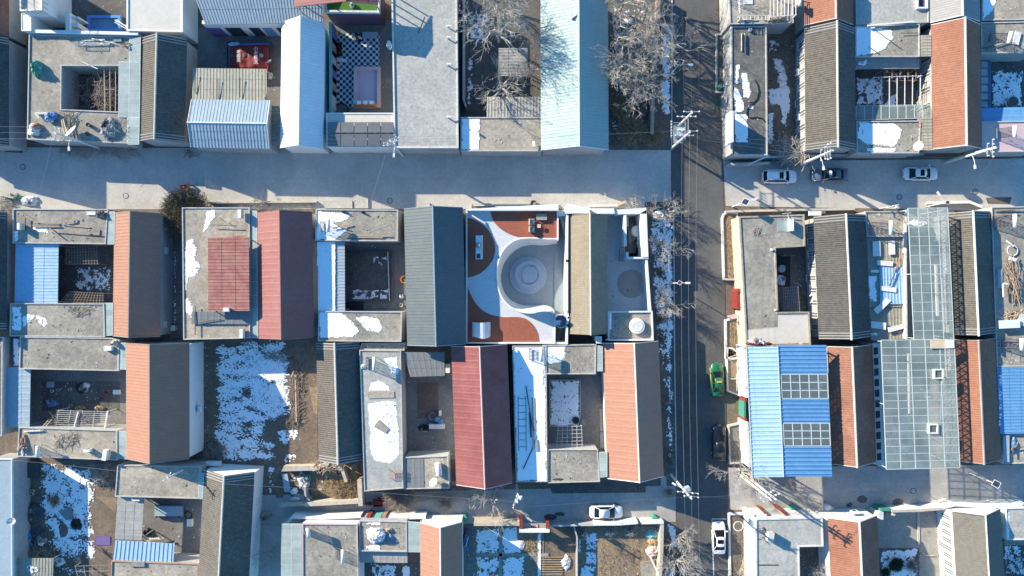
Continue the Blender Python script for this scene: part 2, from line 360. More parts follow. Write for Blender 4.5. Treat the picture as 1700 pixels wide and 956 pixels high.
def debris(par, w, z, n, mats=('wood', 'dark_steel', 'white_dirty')):
    lw = [(a[0], a[1]) for a in w]; xs = [a[0] for a in lw]; ys = [a[1] for a in lw]; rs = random.Random(int(sum(xs)*13+sum(ys)*7)); ms = [MB() for _ in mats]
    for _ in range(n):
        x, y = rs.uniform(min(xs), max(xs)), rs.uniform(min(ys), max(ys))
        if not inside(lw, x, y): continue
        k = rs.randrange(len(mats)); t = rs.random()**5; ms[k].obox((x, y), .04+.28*t, .03+.08*rs.random()*(t+.3), z+.001, z+.012+.03*t, rs.uniform(0, 3.1))
    for m, mt in zip(ms, mats):
        if m.f: m.build('debris', mt, par)['kind'] = 'stuff'
def flat(label, pts, z, roof='roof_grey', wall='wall_grey', par=.14, parh=.12, cat='building', name='flat_roofed_building', group=None, pmat='parapet', z0=0, px=True):
    z += zj(); w = [P(x, y, z) for x, y in pts] if px else [Vector((*q[:2], z)) for q in pts]
    c = cen(w); o = thing(name, label, cat, (c.x, c.y, z0), group)
    MB().prism(inset(ccw(w), .03), z0, z-.14, top=False).build('wall', wall, o)
    MB().prism(w, z-.14, z, True).build('roof', roof, o)
    if par: MB().rim(inset(ccw(w), -.02), par, z-.20, z+parh).build('parapet', pmat, o)
    if cat == 'building' and roof in ('roof_grey', 'roof_warm', 'roof_dark'): debris(o, inset(ccw(w), .3), z, 120)
    return o
def canopy(label, q, zs, mat, sty='metal', along='x', posts=True, cat='canopy', name='metal_canopy', group=None, z0=0, fascia=None):
    """q = 4 corners nw, ne, se, sw; zs heights; ribs run along the other axis than the waves"""
    j = zj(); nw, ne, se, sw = [P(x, y, z+j) for (x, y), z in zip(q, zs)]
    c = cen([nw, ne, se, sw]); o = thing(name, label, cat, (c.x, c.y, z0), group)
    st = STY[sty]
    if along == 'x': corr(MB(), nw, ne, sw, se, **st).build('roof_sheet', mat, o)
    else: corr(MB(), nw, sw, ne, se, **st).build('roof_sheet', mat, o)
    if posts:
        for a in (nw, ne, se, sw):
            d = (Vector((c.x, c.y, 0))-Vector((a.x, a.y, 0))).normalized()*.25
            MB().bar((a.x+d.x, a.y+d.y, z0), (a.x+d.x, a.y+d.y, a.z-.07), .1, .1).build('post', 'steel', o)
    return o
def glassroof(label, q, zs, nx, ny, pane='glass', frame='glass_frame', fw=.07, posts=True, cat='glass roof', name='glass_canopy', group=None, z0=0, skip=(), truss=False, lt=False):
    nw, ne, se, sw = [P(x, y, z) for (x, y), z in zip(q, zs)]
    c = cen([nw, ne, se, sw]); o = thing(name, label, cat, (c.x, c.y, z0), group)
    def g(u, v): return nw.lerp(ne, u).lerp(sw.lerp(se, u), v)
    f = MB()
    for i in range(nx+1): f.bar(g(i/nx, 0), g(i/nx, 1), fw, .08)
    for k in range(ny+1): f.bar(g(0, k/ny)-Vector((0, 0, .012)), g(1, k/ny)-Vector((0, 0, .012)), fw, .07)
    f.build('frame', frame, o)
    up = Vector((0, 0, .018))
    for i in range(nx):
        for k in range(ny):
            if (i, k) in skip: continue
            e = .012
            a, b, d, h = g((i+e)/nx, (k+e)/ny)+up, g((i+1-e)/nx, (k+e)/ny)+up, g((i+1-e)/nx, (k+1-e)/ny)+up, g((i+e)/nx, (k+1-e)/ny)+up
            t = Vector((0, 0, .012))
            MB().add([a, b, d, h, a+t, b+t, d+t, h+t], [(4, 7, 6, 5), (0, 1, 2, 3), (0, 4, 5, 1), (1, 5, 6, 2), (2, 6, 7, 3), (3, 7, 4, 0)]).build('pane', pane, o)
    if posts:
        for a in (nw, ne, se, sw, nw.lerp(sw, .5), ne.lerp(se, .5)):
            d = (Vector((c.x, c.y, 0))-Vector((a.x, a.y, 0))).normalized()*.2
            MB().bar((a.x+d.x, a.y+d.y, z0), (a.x+d.x, a.y+d.y, a.z-.05), .08, .08).build('post', frame, o)
    if truss:
        t = MB(); h = truss; n = ny*2; dn = Vector((0, 0, -h)); ins = Vector((-.15, 0, -.06))
        t.bar(ne+ins, se+ins, .09, .09); t.bar(ne+ins+dn, se+ins+dn, .09, .09)
        for k in range(n):
            a, b = ne.lerp(se, k/n)+ins, ne.lerp(se, (k+1)/n)+ins
            t.bar(a+(dn if k % 2 else Vector((0, 0, 0))), b+(dn if not k % 2 else Vector((0, 0, 0))), .06, .06)
            if k % 2 == 0: t.bar(a, a+dn, .05, .05)
        t.build('truss', 'steel', o)
    return o
def wallrun(label, pts, h, t=.24, mat='wall_grey', z=0, cat='wall', name='boundary_wall', group=None, cap='parapet', zpx=None):
    w = [P(x, y, h+z if zpx is None else zpx) for x, y in pts]; c = cen(w)
    o = thing(name, label, cat, (c.x, c.y, z), group)
    m = MB(); k = MB()
    for a, b in zip(w, w[1:]):
        a = Vector((a.x, a.y, 0)); b = Vector((b.x, b.y, 0)); d = (b-a).normalized(); n = Vector((-d.y, d.x, 0))*(t/2); e = d*(t/2-.01)
        m.prism([a-e-n, b+e-n, b+e+n, a-e+n], z, z+h); n2 = n*1.15
        k.prism([a-e*1.1-n2, b+e*1.1-n2, b+e*1.1+n2, a-e*1.1+n2], z+h-.02+zj(), z+h+.05+zj(), True)
    m.build('wall_body', mat, o)
    if cap: k.build('coping', cap, o)
    return o
def patch(name, pts, mat, z=.01, label=None, raw=False):
    w = [P(x, y, z) for x, y in pts]; zz = z+zj()*.3; o = struct(name, MB().sheet(w, zz), mat, label)
    if name in ('courtyard_floor', 'yard_ground', 'lane', 'garden_bed', 'garden_ground'): debris(o, w, zz, 220, ('wood', 'dark_steel', 'white_dirty', 'dry_grass'))
    return o
def inside(p, x, y):
    c = False; n = len(p); j = n-1
    for i in range(n):
        if (p[i][1] > y) != (p[j][1] > y) and x < (p[j][0]-p[i][0])*(y-p[i][1])/(p[j][1]-p[i][1])+p[i][0]: c = not c
        j = i
    return c
def edged(p, x, y):
    m = 9
    for i in range(len(p)):
        ax, ay = p[i-1][:2]; bx, by = p[i][:2]; dx, dy = bx-ax, by-ay
        t = max(0, min(1, ((x-ax)*dx+(y-ay)*dy)/(dx*dx+dy*dy+1e-9))); m = min(m, math.hypot(ax+t*dx-x, ay+t*dy-y))
    return m
def snow(label, pts, z, dens=.75, rag=.5, cell=.13, fr=1.1, aniso=(1, 1), group='snow patches', slope=None, fine=.16, mat='snow', name='snow_patch', th=.02, cat='snow'):
    """thin lying snow with ragged edges and bare spots; slope = plane heights at the polygon corners' z function"""
    if any(k in label for k in ('speckled', 'broken', 'ragged', 'scrap', 'thin', 'planted strip', 'kerb')): fine = max(fine, .36)
    w = [P(x, y, z) for x, y in pts]; xs = [a.x for a in w]; ys = [a.y for a in w]
    nx = int((max(xs)-min(xs))/cell)+1; ny = int((max(ys)-min(ys))/cell)+1; sd_ = random.random()*50
    mb = MB(); sl_ = []; idx = {}; lw = [(a.x, a.y) for a in w]; c = cen(w)
    def vid(i, j):
        if (i, j) not in idx:
            x = min(xs)+(i+random.uniform(-.3, .3))*cell; y = min(ys)+(j+random.uniform(-.3, .3))*cell
            zz = z if slope is None else slope(x, y)
            idx[(i, j)] = len(mb.v); mb.v.append((x-c.x, y-c.y, zz+th+.012*noise.noise((x*2, y*2, 3))))
        return idx[(i, j)]
    for i in range(nx):
        x = min(xs)+(i+.5)*cell
        for j in range(ny):
            y = min(ys)+(j+.5)*cell
            if not inside(lw, x, y): continue
            nv = .5+.38*noise.fractal((x*fr*aniso[0], y*fr*aniso[1], sd_), .75, 2.1, 5)+(fine*noise.noise((x*5.2*aniso[0], y*5.2*aniso[1], sd_+9)))
            e = min(1, edged(lw, x, y)/max(rag, .01))
            lim = 1-dens+(1-e)*.38
            if nv < lim: continue
            if nv < lim+.035: sl_.append(len(mb.f))
            mb.f.append([vid(i, j), vid(i+1, j), vid(i+1, j+1), vid(i, j+1)])
    if not mb.f: return None
    o = mb.build(name, mat); o.location = c; o.data.materials.append(MAT['slush'])
    for i in sl_: o.data.polygons[i].material_index = 1
    return tag(o, label, cat, group, 'stuff')
# ---------------------------------------------------------------- makers of smaller things
def ac(label, x, y, z, a=0, group='air conditioner units', wallz=None, s=1):
    c = P(x, y, z); o = thing('air_conditioner', label, 'air conditioner', (c.x, c.y, z-.35), group)
    MB().obox(c, .85*s, .34*s, z-.35, z+.28, a).build('casing', 'white', o)
    n = Vector((-math.sin(a), math.cos(a), 0))*(.19*s)
    MB().tube([Vector((c.x, c.y, z-.03))+n, Vector((c.x, c.y, z-.03))+n*1.12], .24, 14).build('fan_grille', 'dark_steel', o)
    MB().obox(c, .8*s, .42*s, z-.40, z-.352, a).build('bracket', 'steel', o)
    return o
def heater(label, x, y, z, a=0, w=1.5, l=1.7, group='solar water heaters'):
    """tilted tube collector with a white tank along its upper edge; a = heading of the collector's downhill side"""
    c = P(x, y, z+.6); o = thing('solar_water_heater', label, 'solar heater', (c.x, c.y, z), group)
    d = Vector((math.cos(a), math.sin(a), 0)); n = Vector((-d.y, d.x, 0)); c = Vector((c.x, c.y, z))
    t0, t1 = c-d*(l*.45)+Vector((0, 0, 1.25)), c+d*(l*.5)+Vector((0, 0, .18))
    MB().tube([t0-n*(w/2+.1)+Vector((0, 0, .12)), t0+n*(w/2+.1)+Vector((0, 0, .12))], .24, 14).build('tank', 'white', o, True)
    for i in range(9):
        q = n*((i/8-.5)*w*.92); MB().tube([t0+q, t1+q], .035, 6).build('tube', 'solar_cell', o)
    MB().bar(t1-n*(w/2), t1+n*(w/2), .1, .08).build('manifold', 'steel', o)
    for sg in (-1, 1):
        q = n*(sg*w*.46); MB().bar((t0+q).xy.to_3d()+Vector((0, 0, z)), t0+q, .05, .05).build('leg', 'steel', o)
        MB().bar((t1+q).xy.to_3d()+Vector((0, 0, z)), t1+q, .05, .05).build('leg', 'steel', o)
        MB().bar(t0+q-Vector((0, 0, .1)), t1+q-Vector((0, 0, .06)), .05, .04).build('rail', 'steel', o)
    return o
def solbox(label, x, y, z, sx, sy, face, mat='metal_brown', tank='white', group='solar water heaters'):
    """the common flat pan heater: a tiled tray sloping to a white box tank"""
    return heater(label, x, y, z, face, sx, sy, group)
def dish(label, x, y, z, r=.7, az=2.5, group='satellite dishes'):
    c = P(x, y, z+.9); o = thing('satellite_dish', label, 'dish', (c.x, c.y, z), group); c = Vector((c.x, c.y, z+.9))
    d = Vector((math.cos(az)*.75, math.sin(az)*.75, .66)).normalized(); u = d.orthogonal().normalized(); w = d.cross(u)
    m = MB(); n = 20; vs = [c]; fs = []
    for k in range(1, 5):
        rr = r*k/4; vs += [c+d*(.28*(k/4)**2*r)+(u*math.cos(2*math.pi*i/n)+w*math.sin(2*math.pi*i/n))*rr for i in range(n)]
    for i in range(n): fs.append((0, 1+i, 1+(i+1) % n))
    for k in range(3):
        for i in range(n): fs.append((1+k*n+i, 1+(k+1)*n+i, 1+(k+1)*n+(i+1) % n, 1+k*n+(i+1) % n))
    m.add(vs, fs).build('reflector', 'white_dirty', o, True)
    MB().bar((c.x, c.y, z), c, .07, .07).build('mast', 'steel', o)
    t = c+d*r*.85; a = MB()
    for i in range(3): a.bar(c+d*(.2*r)+(u*math.cos(2.1*i)+w*math.sin(2.1*i))*r*.9, t, .03, .03)
    a.build('feed_arm', 'steel', o); MB().tube([t-d*.08, t+d*.1], .06, 8).build('feed_horn', 'white', o)
    return o
def drum(label, x, y, z, r, h, mat, cat='barrel', name='barrel', group=None, lid=None):
    c = P(x, y, z+h); o = thing(name, label, cat, (c.x, c.y, z), group)
    MB().tube([(c.x, c.y, z), (c.x, c.y, z+.08), (c.x, c.y, z+h*.5), (c.x, c.y, z+h-.05), (c.x, c.y, z+h)], [r*.94, r, r*1.04, r, r*.93], 18).build('body', mat, o, False)
    MB().tube([(c.x, c.y, z+h-.001), (c.x, c.y, z+h+.05)], [r*.8, r*.72], 18).build('lid', lid or mat, o)
    return o
def pot(label, x, y, z, r, h, mat, group=None, fill='soil', cat='pot', name='pot'):
    c = P(x, y, z+h); o = thing(name, label, cat, (c.x, c.y, z), group); n = 18
    pr = [(r*.75, 0), (r, h), (r*.86, h), (r*.8, h*.8)]
    vs = []; fs = []
    for q, (rr, zz) in enumerate(pr): vs += [(c.x+rr*math.cos(2*math.pi*i/n), c.y+rr*math.sin(2*math.pi*i/n), z+zz) for i in range(n)]
    for q in range(3):
        for i in range(n): fs.append((q*n+i, q*n+(i+1) % n, (q+1)*n+(i+1) % n, (q+1)*n+i))
    MB().add(vs, fs).build('shell', mat, o, True)
    MB().add([(c.x+r*.81*math.cos(2*math.pi*i/n), c.y+r*.81*math.sin(2*math.pi*i/n), z+h*.8) for i in range(n)], [list(range(n))]).build('filling', fill, o)
    return o
def lump(mb, c, rx, ry, h, a=0, seed=0, n=22, m=7, rough=.75):
    vs = []; fs = []; ca, sa = math.cos(a), math.sin(a)
    for j in range(m):
        t = j/(m-1)*math.pi/2*.98
        for i in range(n):
            q = 2*math.pi*i/n; k = 1+rough*.6*noise.noise((math.cos(q)*1.4+seed*7.1, math.sin(q)*1.4, t*1.7+seed))+rough*.35*noise.noise((math.cos(q)*4+seed, math.sin(q)*4, t*5))
            x, y, zz = rx*math.cos(q)*math.cos(t)*k, ry*math.sin(q)*math.cos(t)*k, h*math.sin(t)**.8*(.8+rough*.5*noise.noise((math.cos(q)*2.5, math.sin(q)*2.5+t*3, seed*3.3)))
            vs.append((c[0]+ca*x-sa*y, c[1]+sa*x+ca*y, c[2]+zz))
    for j in range(m-1):
        for i in range(n): fs.append((j*n+i, j*n+(i+1) % n, (j+1)*n+(i+1) % n, (j+1)*n+i))
    fs.append(list(range((m-1)*n, m*n))); mb.add(vs, fs)
def heap(label, x, y, z, rx, ry, h, mat, a=0, cat='heap', name='covered_heap', group=None, lumps=3, extra=None):
    """a heap of a few slumped bundles"""
    c = P(x, y, z+h*.5); o = thing(name, label, cat, (c.x, c.y, z), group); rs = random.Random(int(x*13+y*7)); k = V0[2]
    rx, ry = rx/k*(H-z)/F, ry/k*(H-z)/F
    mats = mat if isinstance(mat, (list, tuple)) else [mat]
    for i in range(lumps):
        m = MB(); f = 0 if i == 0 else 1; sc = 1 if i == 0 else rs.uniform(.4, .65)
        lump(m, (c.x+f*rs.uniform(-.55, .55)*rx, c.y+f*rs.uniform(-.55, .55)*ry, z-.02), rx*sc, ry*sc, h*(1 if i == 0 else rs.uniform(.7, 1.2)), a+f*rs.uniform(-1, 1), rs.random()*40)
        m.build('bundle', mats[i % len(mats)], o)
    return o
def sticks(label, pts, z, n, ln, r=.025, mat='stick', h=.5, ang=None, spread=.5, cat='brushwood', name='brushwood_pile', group='brushwood and branches', up=.15, curve=.12):
    """loose pile of sticks and twigs inside the outline"""
    w = [P(x, y, z) for x, y in pts]; c = cen(w); lw = [(a.x, a.y) for a in w]; xs = [a[0] for a in lw]; ys = [a[1] for a in lw]
    m = MB(); rs = random.Random(int(c.x*31+c.y*17)); k = 0; tries = 0
    while k < n and tries < n*12:
        tries += 1; x, y = rs.uniform(min(xs), max(xs)), rs.uniform(min(ys), max(ys))
        if not inside(lw, x, y): continue
        e = min(1, edged(lw, x, y)/.8+.2); a = rs.uniform(0, 6.283) if ang is None else ang+rs.gauss(0, spread)
        l = ln*rs.uniform(.5, 1.2); d = Vector((math.cos(a), math.sin(a), rs.gauss(0, up))); zz = z+r+rs.random()*h*e
        p0 = Vector((x, y, max(z+r, zz)))-d*(l/2); p0.z = max(p0.z, z+r); q = Vector((rs.gauss(0, curve), rs.gauss(0, curve), abs(rs.gauss(0, curve*.5))))*l
        p2 = p0+d*l; p2.z = max(p2.z, z+r); rr = r*rs.uniform(.6, 1.4)
        m.tube([p0, (p0+p2)/2+q*.5, p2], [rr, rr*.85, rr*.5], 4, False); k += 1
    for i in range(len(m.v)): v = m.v[i]; m.v[i] = (v[0]-c.x, v[1]-c.y, v[2])
    o = m.build(name, mat); o.location = (c.x, c.y, 0); return tag(o, label, cat, group)
def planks(label, lst, z, mat='wood', w=.14, t=.06, cat='timber', name='timber_pile', group='loose timber and boards', part='plank'):
    """lst of (x0,y0,x1,y1): each board is its own part"""
    c = cen([P(a[0], a[1], z) for a in lst]); o = thing(name, label, cat, (c.x, c.y, z), group)
    for i, a in enumerate(lst):
        zz = z+t/2+.002+(i % 4)*t*.9
        MB().bar(P(a[0], a[1], zz), P(a[2], a[3], zz+.004), a[4] if len(a) > 4 else w, t).build(part, a[5] if len(a) > 5 else mat, o)
    return o
def slab(label, pts, z, t, mat, cat='board', name='loose_board', group=None, trim=None):
    w = [P(x, y, z+t) for x, y in pts]; c = cen(w); o = thing(name, label, cat, (c.x, c.y, z), group)
    MB().prism(w, z+.004, z+t, True).build('panel', mat, o)
    MB().rim(inset(ccw(w), -.015), .05, z+.002, z+t+.012).build('edge', trim or mat, o)
    return o
def branch(m, p, d, l, r, lev, rs, up, kids):
    n = 3 if lev < 2 else 2; pts = [p]; q = p.copy(); dd = d.copy()
    for i in range(n):
        dd = (dd+Vector((rs.gauss(0, .16), rs.gauss(0, .16), rs.gauss(0, .12)+up*.09))).normalized(); q = q+dd*(l/n); pts.append(q.copy())
    e = .45; m.tube(pts, [max(.011, r*(1.9 if lev < 2 else 1.15)*(1-(1-e)*i/n)) for i in range(n+1)], 5 if lev == 0 else 3, False)
    if lev >= len(kids): return
    for i in range(kids[lev]):
        t = rs.uniform(.35, 1.0); k = min(int(t*n), n-1); b = pts[k].lerp(pts[k+1], t*n-k)
        ax = dd.orthogonal(); ax.rotate(Matrix.Rotation(rs.uniform(0, 6.283), 3, dd)); nd = dd.copy(); nd.rotate(Matrix.Rotation(rs.uniform(.35, .95), 3, ax))
        nd = (nd+Vector((0, 0, up*.35))).normalized()
        branch(m, b, nd, l*rs.uniform(.5, .78), r*rs.uniform(.4, .58), lev+1, rs, up, kids)
def tree(label, x, y, h=7, spread=3, seed=1, mat='bark', kids=(4, 4, 4, 3), limbs=5, trunk=.16, th=None, group='bare trees', name='bare_tree', cat='tree', lean=(0, 0)):
    b = P(x, y, 0); o = thing(name, label, cat, (b.x, b.y, 0), group); rs = random.Random(seed); th = th or h*.3
    top = b+Vector((lean[0], lean[1], th)); md = b.lerp(top, .5)+Vector((rs.gauss(0, .08), rs.gauss(0, .08), 0))
    MB().tube([b-Vector((0, 0, .1)), b+Vector((0, 0, .15)), md, top+Vector((0, 0, .1))], [trunk*1.5, trunk*1.1, trunk*.95, trunk*.8], 9).build('trunk', mat, o)
    m = MB()
    for i in range(limbs):
        a = 6.283*i/limbs+rs.uniform(-.4, .4); tl = rs.uniform(.75, 1.15); hd = spread; vd = (h-th)*rs.uniform(.5, 1)
        d = Vector((math.cos(a)*hd, math.sin(a)*hd, vd)); l = d.length*.62*tl
        branch(m, top+Vector((0, 0, -.12*i*th/limbs)), d.normalized(), l, trunk*.5, 0, rs, .35, kids)
    m.build('crown', mat, o); return o
def bush(label, x, y, r, h, n, mat='bark_brown', seed=1, z=0, group='shrubs', name='shrub', cat='shrub', tw=2, thick=.014):
    b = P(x, y, z); o = thing(name, label, cat, (b.x, b.y, z), group); rs = random.Random(seed); m = MB(); st = MB()
    for i in range(n):
        a = rs.uniform(0, 6.283); q = math.sqrt(rs.random())*r; s = b+Vector((math.cos(a)*q*.2, math.sin(a)*q*.2, 0)); d = Vector((math.cos(a)*q, math.sin(a)*q, h*rs.uniform(.6, 1)*(1-.35*(q/r)**2)))
        k = s+d*.5+Vector((rs.gauss(0, .08)*r, rs.gauss(0, .08)*r, .12*h)); e = s+d
        (st if i % 3 == 0 else m).tube([s, k, e], [thick*1.6, thick, thick*.5], 3, False)
        for j in range(tw):
            g = k.lerp(e, rs.random()); m.tube([g, g+Vector((rs.gauss(0, .3)*r*.5, rs.gauss(0, .3)*r*.5, rs.uniform(.02, .3)*h))], [thick*.8, thick*.4], 3, False)
    st.build('stems', mat, o); m.build('twigs', mat, o); return o
def scatter(label, pts, z, n, mat, hh=.3, r=.02, name='dry_stalks', group='dry garden stalks', spread=.25, cat='dry plants'):
    """dry stalks standing and lying over a plot: nobody could count them"""
    w = [P(x, y, z) for x, y in pts]; c = cen(w); lw = [(a.x, a.y) for a in w]; xs = [a[0] for a in lw]; ys = [a[1] for a in lw]; m = MB(); rs = random.Random(int(c.x*11+c.y*5)); k = 0
    for _ in range(n*4):
        if k >= n: break
        x, y = rs.uniform(min(xs), max(xs)), rs.uniform(min(ys), max(ys))
        if not inside(lw, x, y): continue
        k += 1; p = Vector((x-c.x, y-c.y, z)); m.tube([p, p+Vector((rs.gauss(0, spread), rs.gauss(0, spread), hh*rs.uniform(.3, 1)))], [r, r*.4], 3, False)
    o = m.build(name, mat); o.location = c; return tag(o, label, cat, group, 'stuff')
def rubble(label, pts, z, n, mats, s0=.08, s1=.3, name='rubble', cat='rubble', group='rubble and junk'):
    """broken bricks and bits strewn about; each bit its own part, meshes shared per material"""
    w = [P(x, y, z) for x, y in pts]; c = cen(w); lw = [(a.x, a.y) for a in w]; xs = [a[0] for a in lw]; ys = [a[1] for a in lw]; rs = random.Random(int(c.x*7+c.y*3))
    o = thing(name, label, cat, (c.x, c.y, z), group); k = 0; ms = {}
    for t in range(n*6):
        if k >= n: break
        x, y = rs.uniform(min(xs), max(xs)), rs.uniform(min(ys), max(ys))
        if not inside(lw, x, y): continue
        mt = rs.choice(mats); q = (mt, k % 3)
        if q not in ms:
            b = MB(); kk = (1, .5, .28)[k % 3]; b.box(-.5, -.5*kk, 0, .5, .5*kk, .45)
            me = bpy.data.meshes.new('bit'); me.from_pydata([(vx+rs.uniform(-.12, .12), vy+rs.uniform(-.08, .08), vz+rs.uniform(-.06, .06)*(vz > 0)) for vx, vy, vz in b.v], [], b.f); me.materials.append(MAT[mt]); ms[q] = me
        ob = bpy.data.objects.new('bit', ms[q]); C.objects.link(ob); ob.parent = o; s = rs.uniform(s0, s1)
        ob.location = (x-c.x, y-c.y, .002); ob.scale = (s, s, s*rs.uniform(.5, 1)); ob.rotation_euler = (0, 0, rs.uniform(0, 6.28)); k += 1
    return o
def trellis(label, q, z, nx, ny, mat='white_dirty', w=.06, group='courtyard trellises', z0=0, name='trellis', cat='trellis', sag=0):
    nw, ne, se, sw = [P(x, y, z) for x, y in q]; c = cen([nw, ne, se, sw]); o = thing(name, label, cat, (c.x, c.y, z0), group)
    def g(u, v): return nw.lerp(ne, u).lerp(sw.lerp(se, u), v)
    for i in range(nx): u = i/max(1, nx-1); MB().bar(g(u, -.03), g(u, 1.03), w, w).build('rafter', mat, o)
    for k in range(ny): v = k/max(1, ny-1); t = Vector((0, 0, w*.9)); MB().bar(g(-.03, v)+t, g(1.03, v)+t, w*.8, w*.8).build('batten', mat, o)
    for u, v in ((0, 0), (1, 0), (1, 1), (0, 1)): a = g(u, v); MB().bar((a.x, a.y, z0), (a.x, a.y, a.z-w*.4), w*1.2, w*1.2).build('post', mat, o)
    return o
def ladder(label, x0, y0, z0, x1, y1, z1, mat='wood_pale', n=8, w=.4, group='ladders', hang=True):
    a, b = P(x0, y0, z0), P(x1, y1, z1); o = thing('ladder', label, 'ladder', (a.x, a.y, z0), group); d = (b-a).normalized(); u = d.cross(Vector((0, 0, 1))).normalized()*(w/2)
    for s in (-1, 1): MB().bar(a+u*s, b+u*s, .05, .06).build('rail', mat, o)
    for i in range(n): p = a.lerp(b, (i+.6)/n); MB().bar(p-u, p+u, .04, .04).build('rung', mat, o)
    return o
def cable(label, pts, r=.009, sag=.4, mat='cable', group='overhead power lines', cat='power line', name='power_line', n=14):
    m = MB(); P0 = Vector(pts[0])
    q = []
    for a, b in zip(pts, pts[1:]):
        a, b = Vector(a), Vector(b)
        for i in range(n+1): t = i/n; q.append(a.lerp(b, t)-Vector((0, 0, 4*sag*t*(1-t)))-P0)
    m.tube(q, r, 3, False); o = m.build(name, mat); o.location = P0; return tag(o, label, cat, group)
def upole(label, x, y, h=10, arms=((9.6, 1.8),), az=0, group='utility poles', r=.15, lamp=None, box=None, base=0):
    """concrete pole; arms = (height, length); az = heading of the arms; returns insulator tops"""
    b = P(x, y, 0); o = thing('utility_pole', label, 'utility pole', (b.x, b.y, 0), group)
    MB().tube([b-Vector((0, 0, .1)), b+Vector((0, 0, h))], [r*1.25, r*.75], 10).build('shaft', 'pole', o)
    d = Vector((math.cos(az), math.sin(az), 0)); tips = []
    for ah, al in arms:
        c = b+Vector((0, 0, ah)); n = Vector((-d.y, d.x, 0))*(r+.05)
        MB().bar(c+n-d*(al/2), c+n+d*(al/2), .09, .09).build('crossarm', 'steel', o)
        MB().bar(c+n-d*(al*.33)-Vector((0, 0, 0)), c+n*.5-Vector((0, 0, .6)), .05, .05).build('brace', 'steel', o)
        for t in ((-.46, .0, .46) if al < 2.2 else (-.47, -.22, .22, .47)):
            p = c+n+d*(al*t); MB().tube([p+Vector((0, 0, .045)), p+Vector((0, 0, .12)), p+Vector((0, 0, .16)), p+Vector((0, 0, .26))], [.03, .09, .05, .08], 8).build('insulator', 'ceramic', o); tips.append(p+Vector((0, 0, .27)))
    if lamp:
        la, ln, lz = lamp; e = Vector((math.cos(la), math.sin(la), 0)); c = b+Vector((0, 0, lz))
        MB().tube([c, c+e*ln*.6+Vector((0, 0, .35)), c+e*ln+Vector((0, 0, .4))], .035, 6).build('lamp_arm', 'white', o)
        MB().obox(c+e*(ln+.22), .5, .24, c.z+.34, c.z+.46, la).build('lamp_head', 'white', o)
    if box:
        ba, bz, bw, bh, bm = box; e = Vector((math.cos(ba), math.sin(ba), 0)); c = b+e*(r+bw*.5)
        MB().obox(c, bw, bw*.8, bz, bz+bh, ba).build('equipment_box', bm, o)
    return o, tips
def lamp(label, x, y, az, h=5.5, ln=1.0, panel=.75, group='solar street lamps', ptilt=.5):
    b = P(x, y, 0); o = thing('street_lamp', label, 'street lamp', (b.x, b.y, 0), group); e = Vector((math.cos(az), math.sin(az), 0)); n = Vector((-e.y, e.x, 0)); T = b+Vector((0, 0, h))
    MB().tube([b, T], [.075, .045], 8).build('post', 'white', o); MB().tube([b-Vector((0, 0, .02)), b+Vector((0, 0, .25))], .13, 8).build('base', 'steel', o)
    a = T-Vector((0, 0, .5)); MB().tube([a, a+e*ln+Vector((0, 0, .15))], .03, 6).build('arm', 'white', o)
    MB().obox(a+e*(ln+.25), .62, .26, a.z+.1, a.z+.2, az).build('lamp_head', 'white', o)
    s = Vector((-sd.x, -sd.y, 0)).normalized(); t = Vector((-s.y, s.x, 0)); k = panel/2; c = T+Vector((0, 0, .12)); f = Vector((-s.x*.82, -s.y*.82, -ptilt*.9)).normalized()
    m = MB(); up = t.cross(f); up = up if up.z > 0 else -up; m.add([c+t*i*k+f*j*k+up*q for q in (0, .04) for i, j in ((-1, -1), (1, -1), (1, 1), (-1, 1))], [(3, 2, 1, 0), (4, 5, 6, 7), (0, 1, 5, 4), (1, 2, 6, 5), (2, 3, 7, 6), (3, 0, 4, 7)])
    pnl = m.build('solar_panel', 'white', o); k *= .9
    MB().add([c+t*i*k+f*j*k+up*.045 for i, j in ((-1, -1), (1, -1), (1, 1), (-1, 1))], [(0, 1, 2, 3)]).build('cell_sheet', 'solar_cell', pnl)
    return o
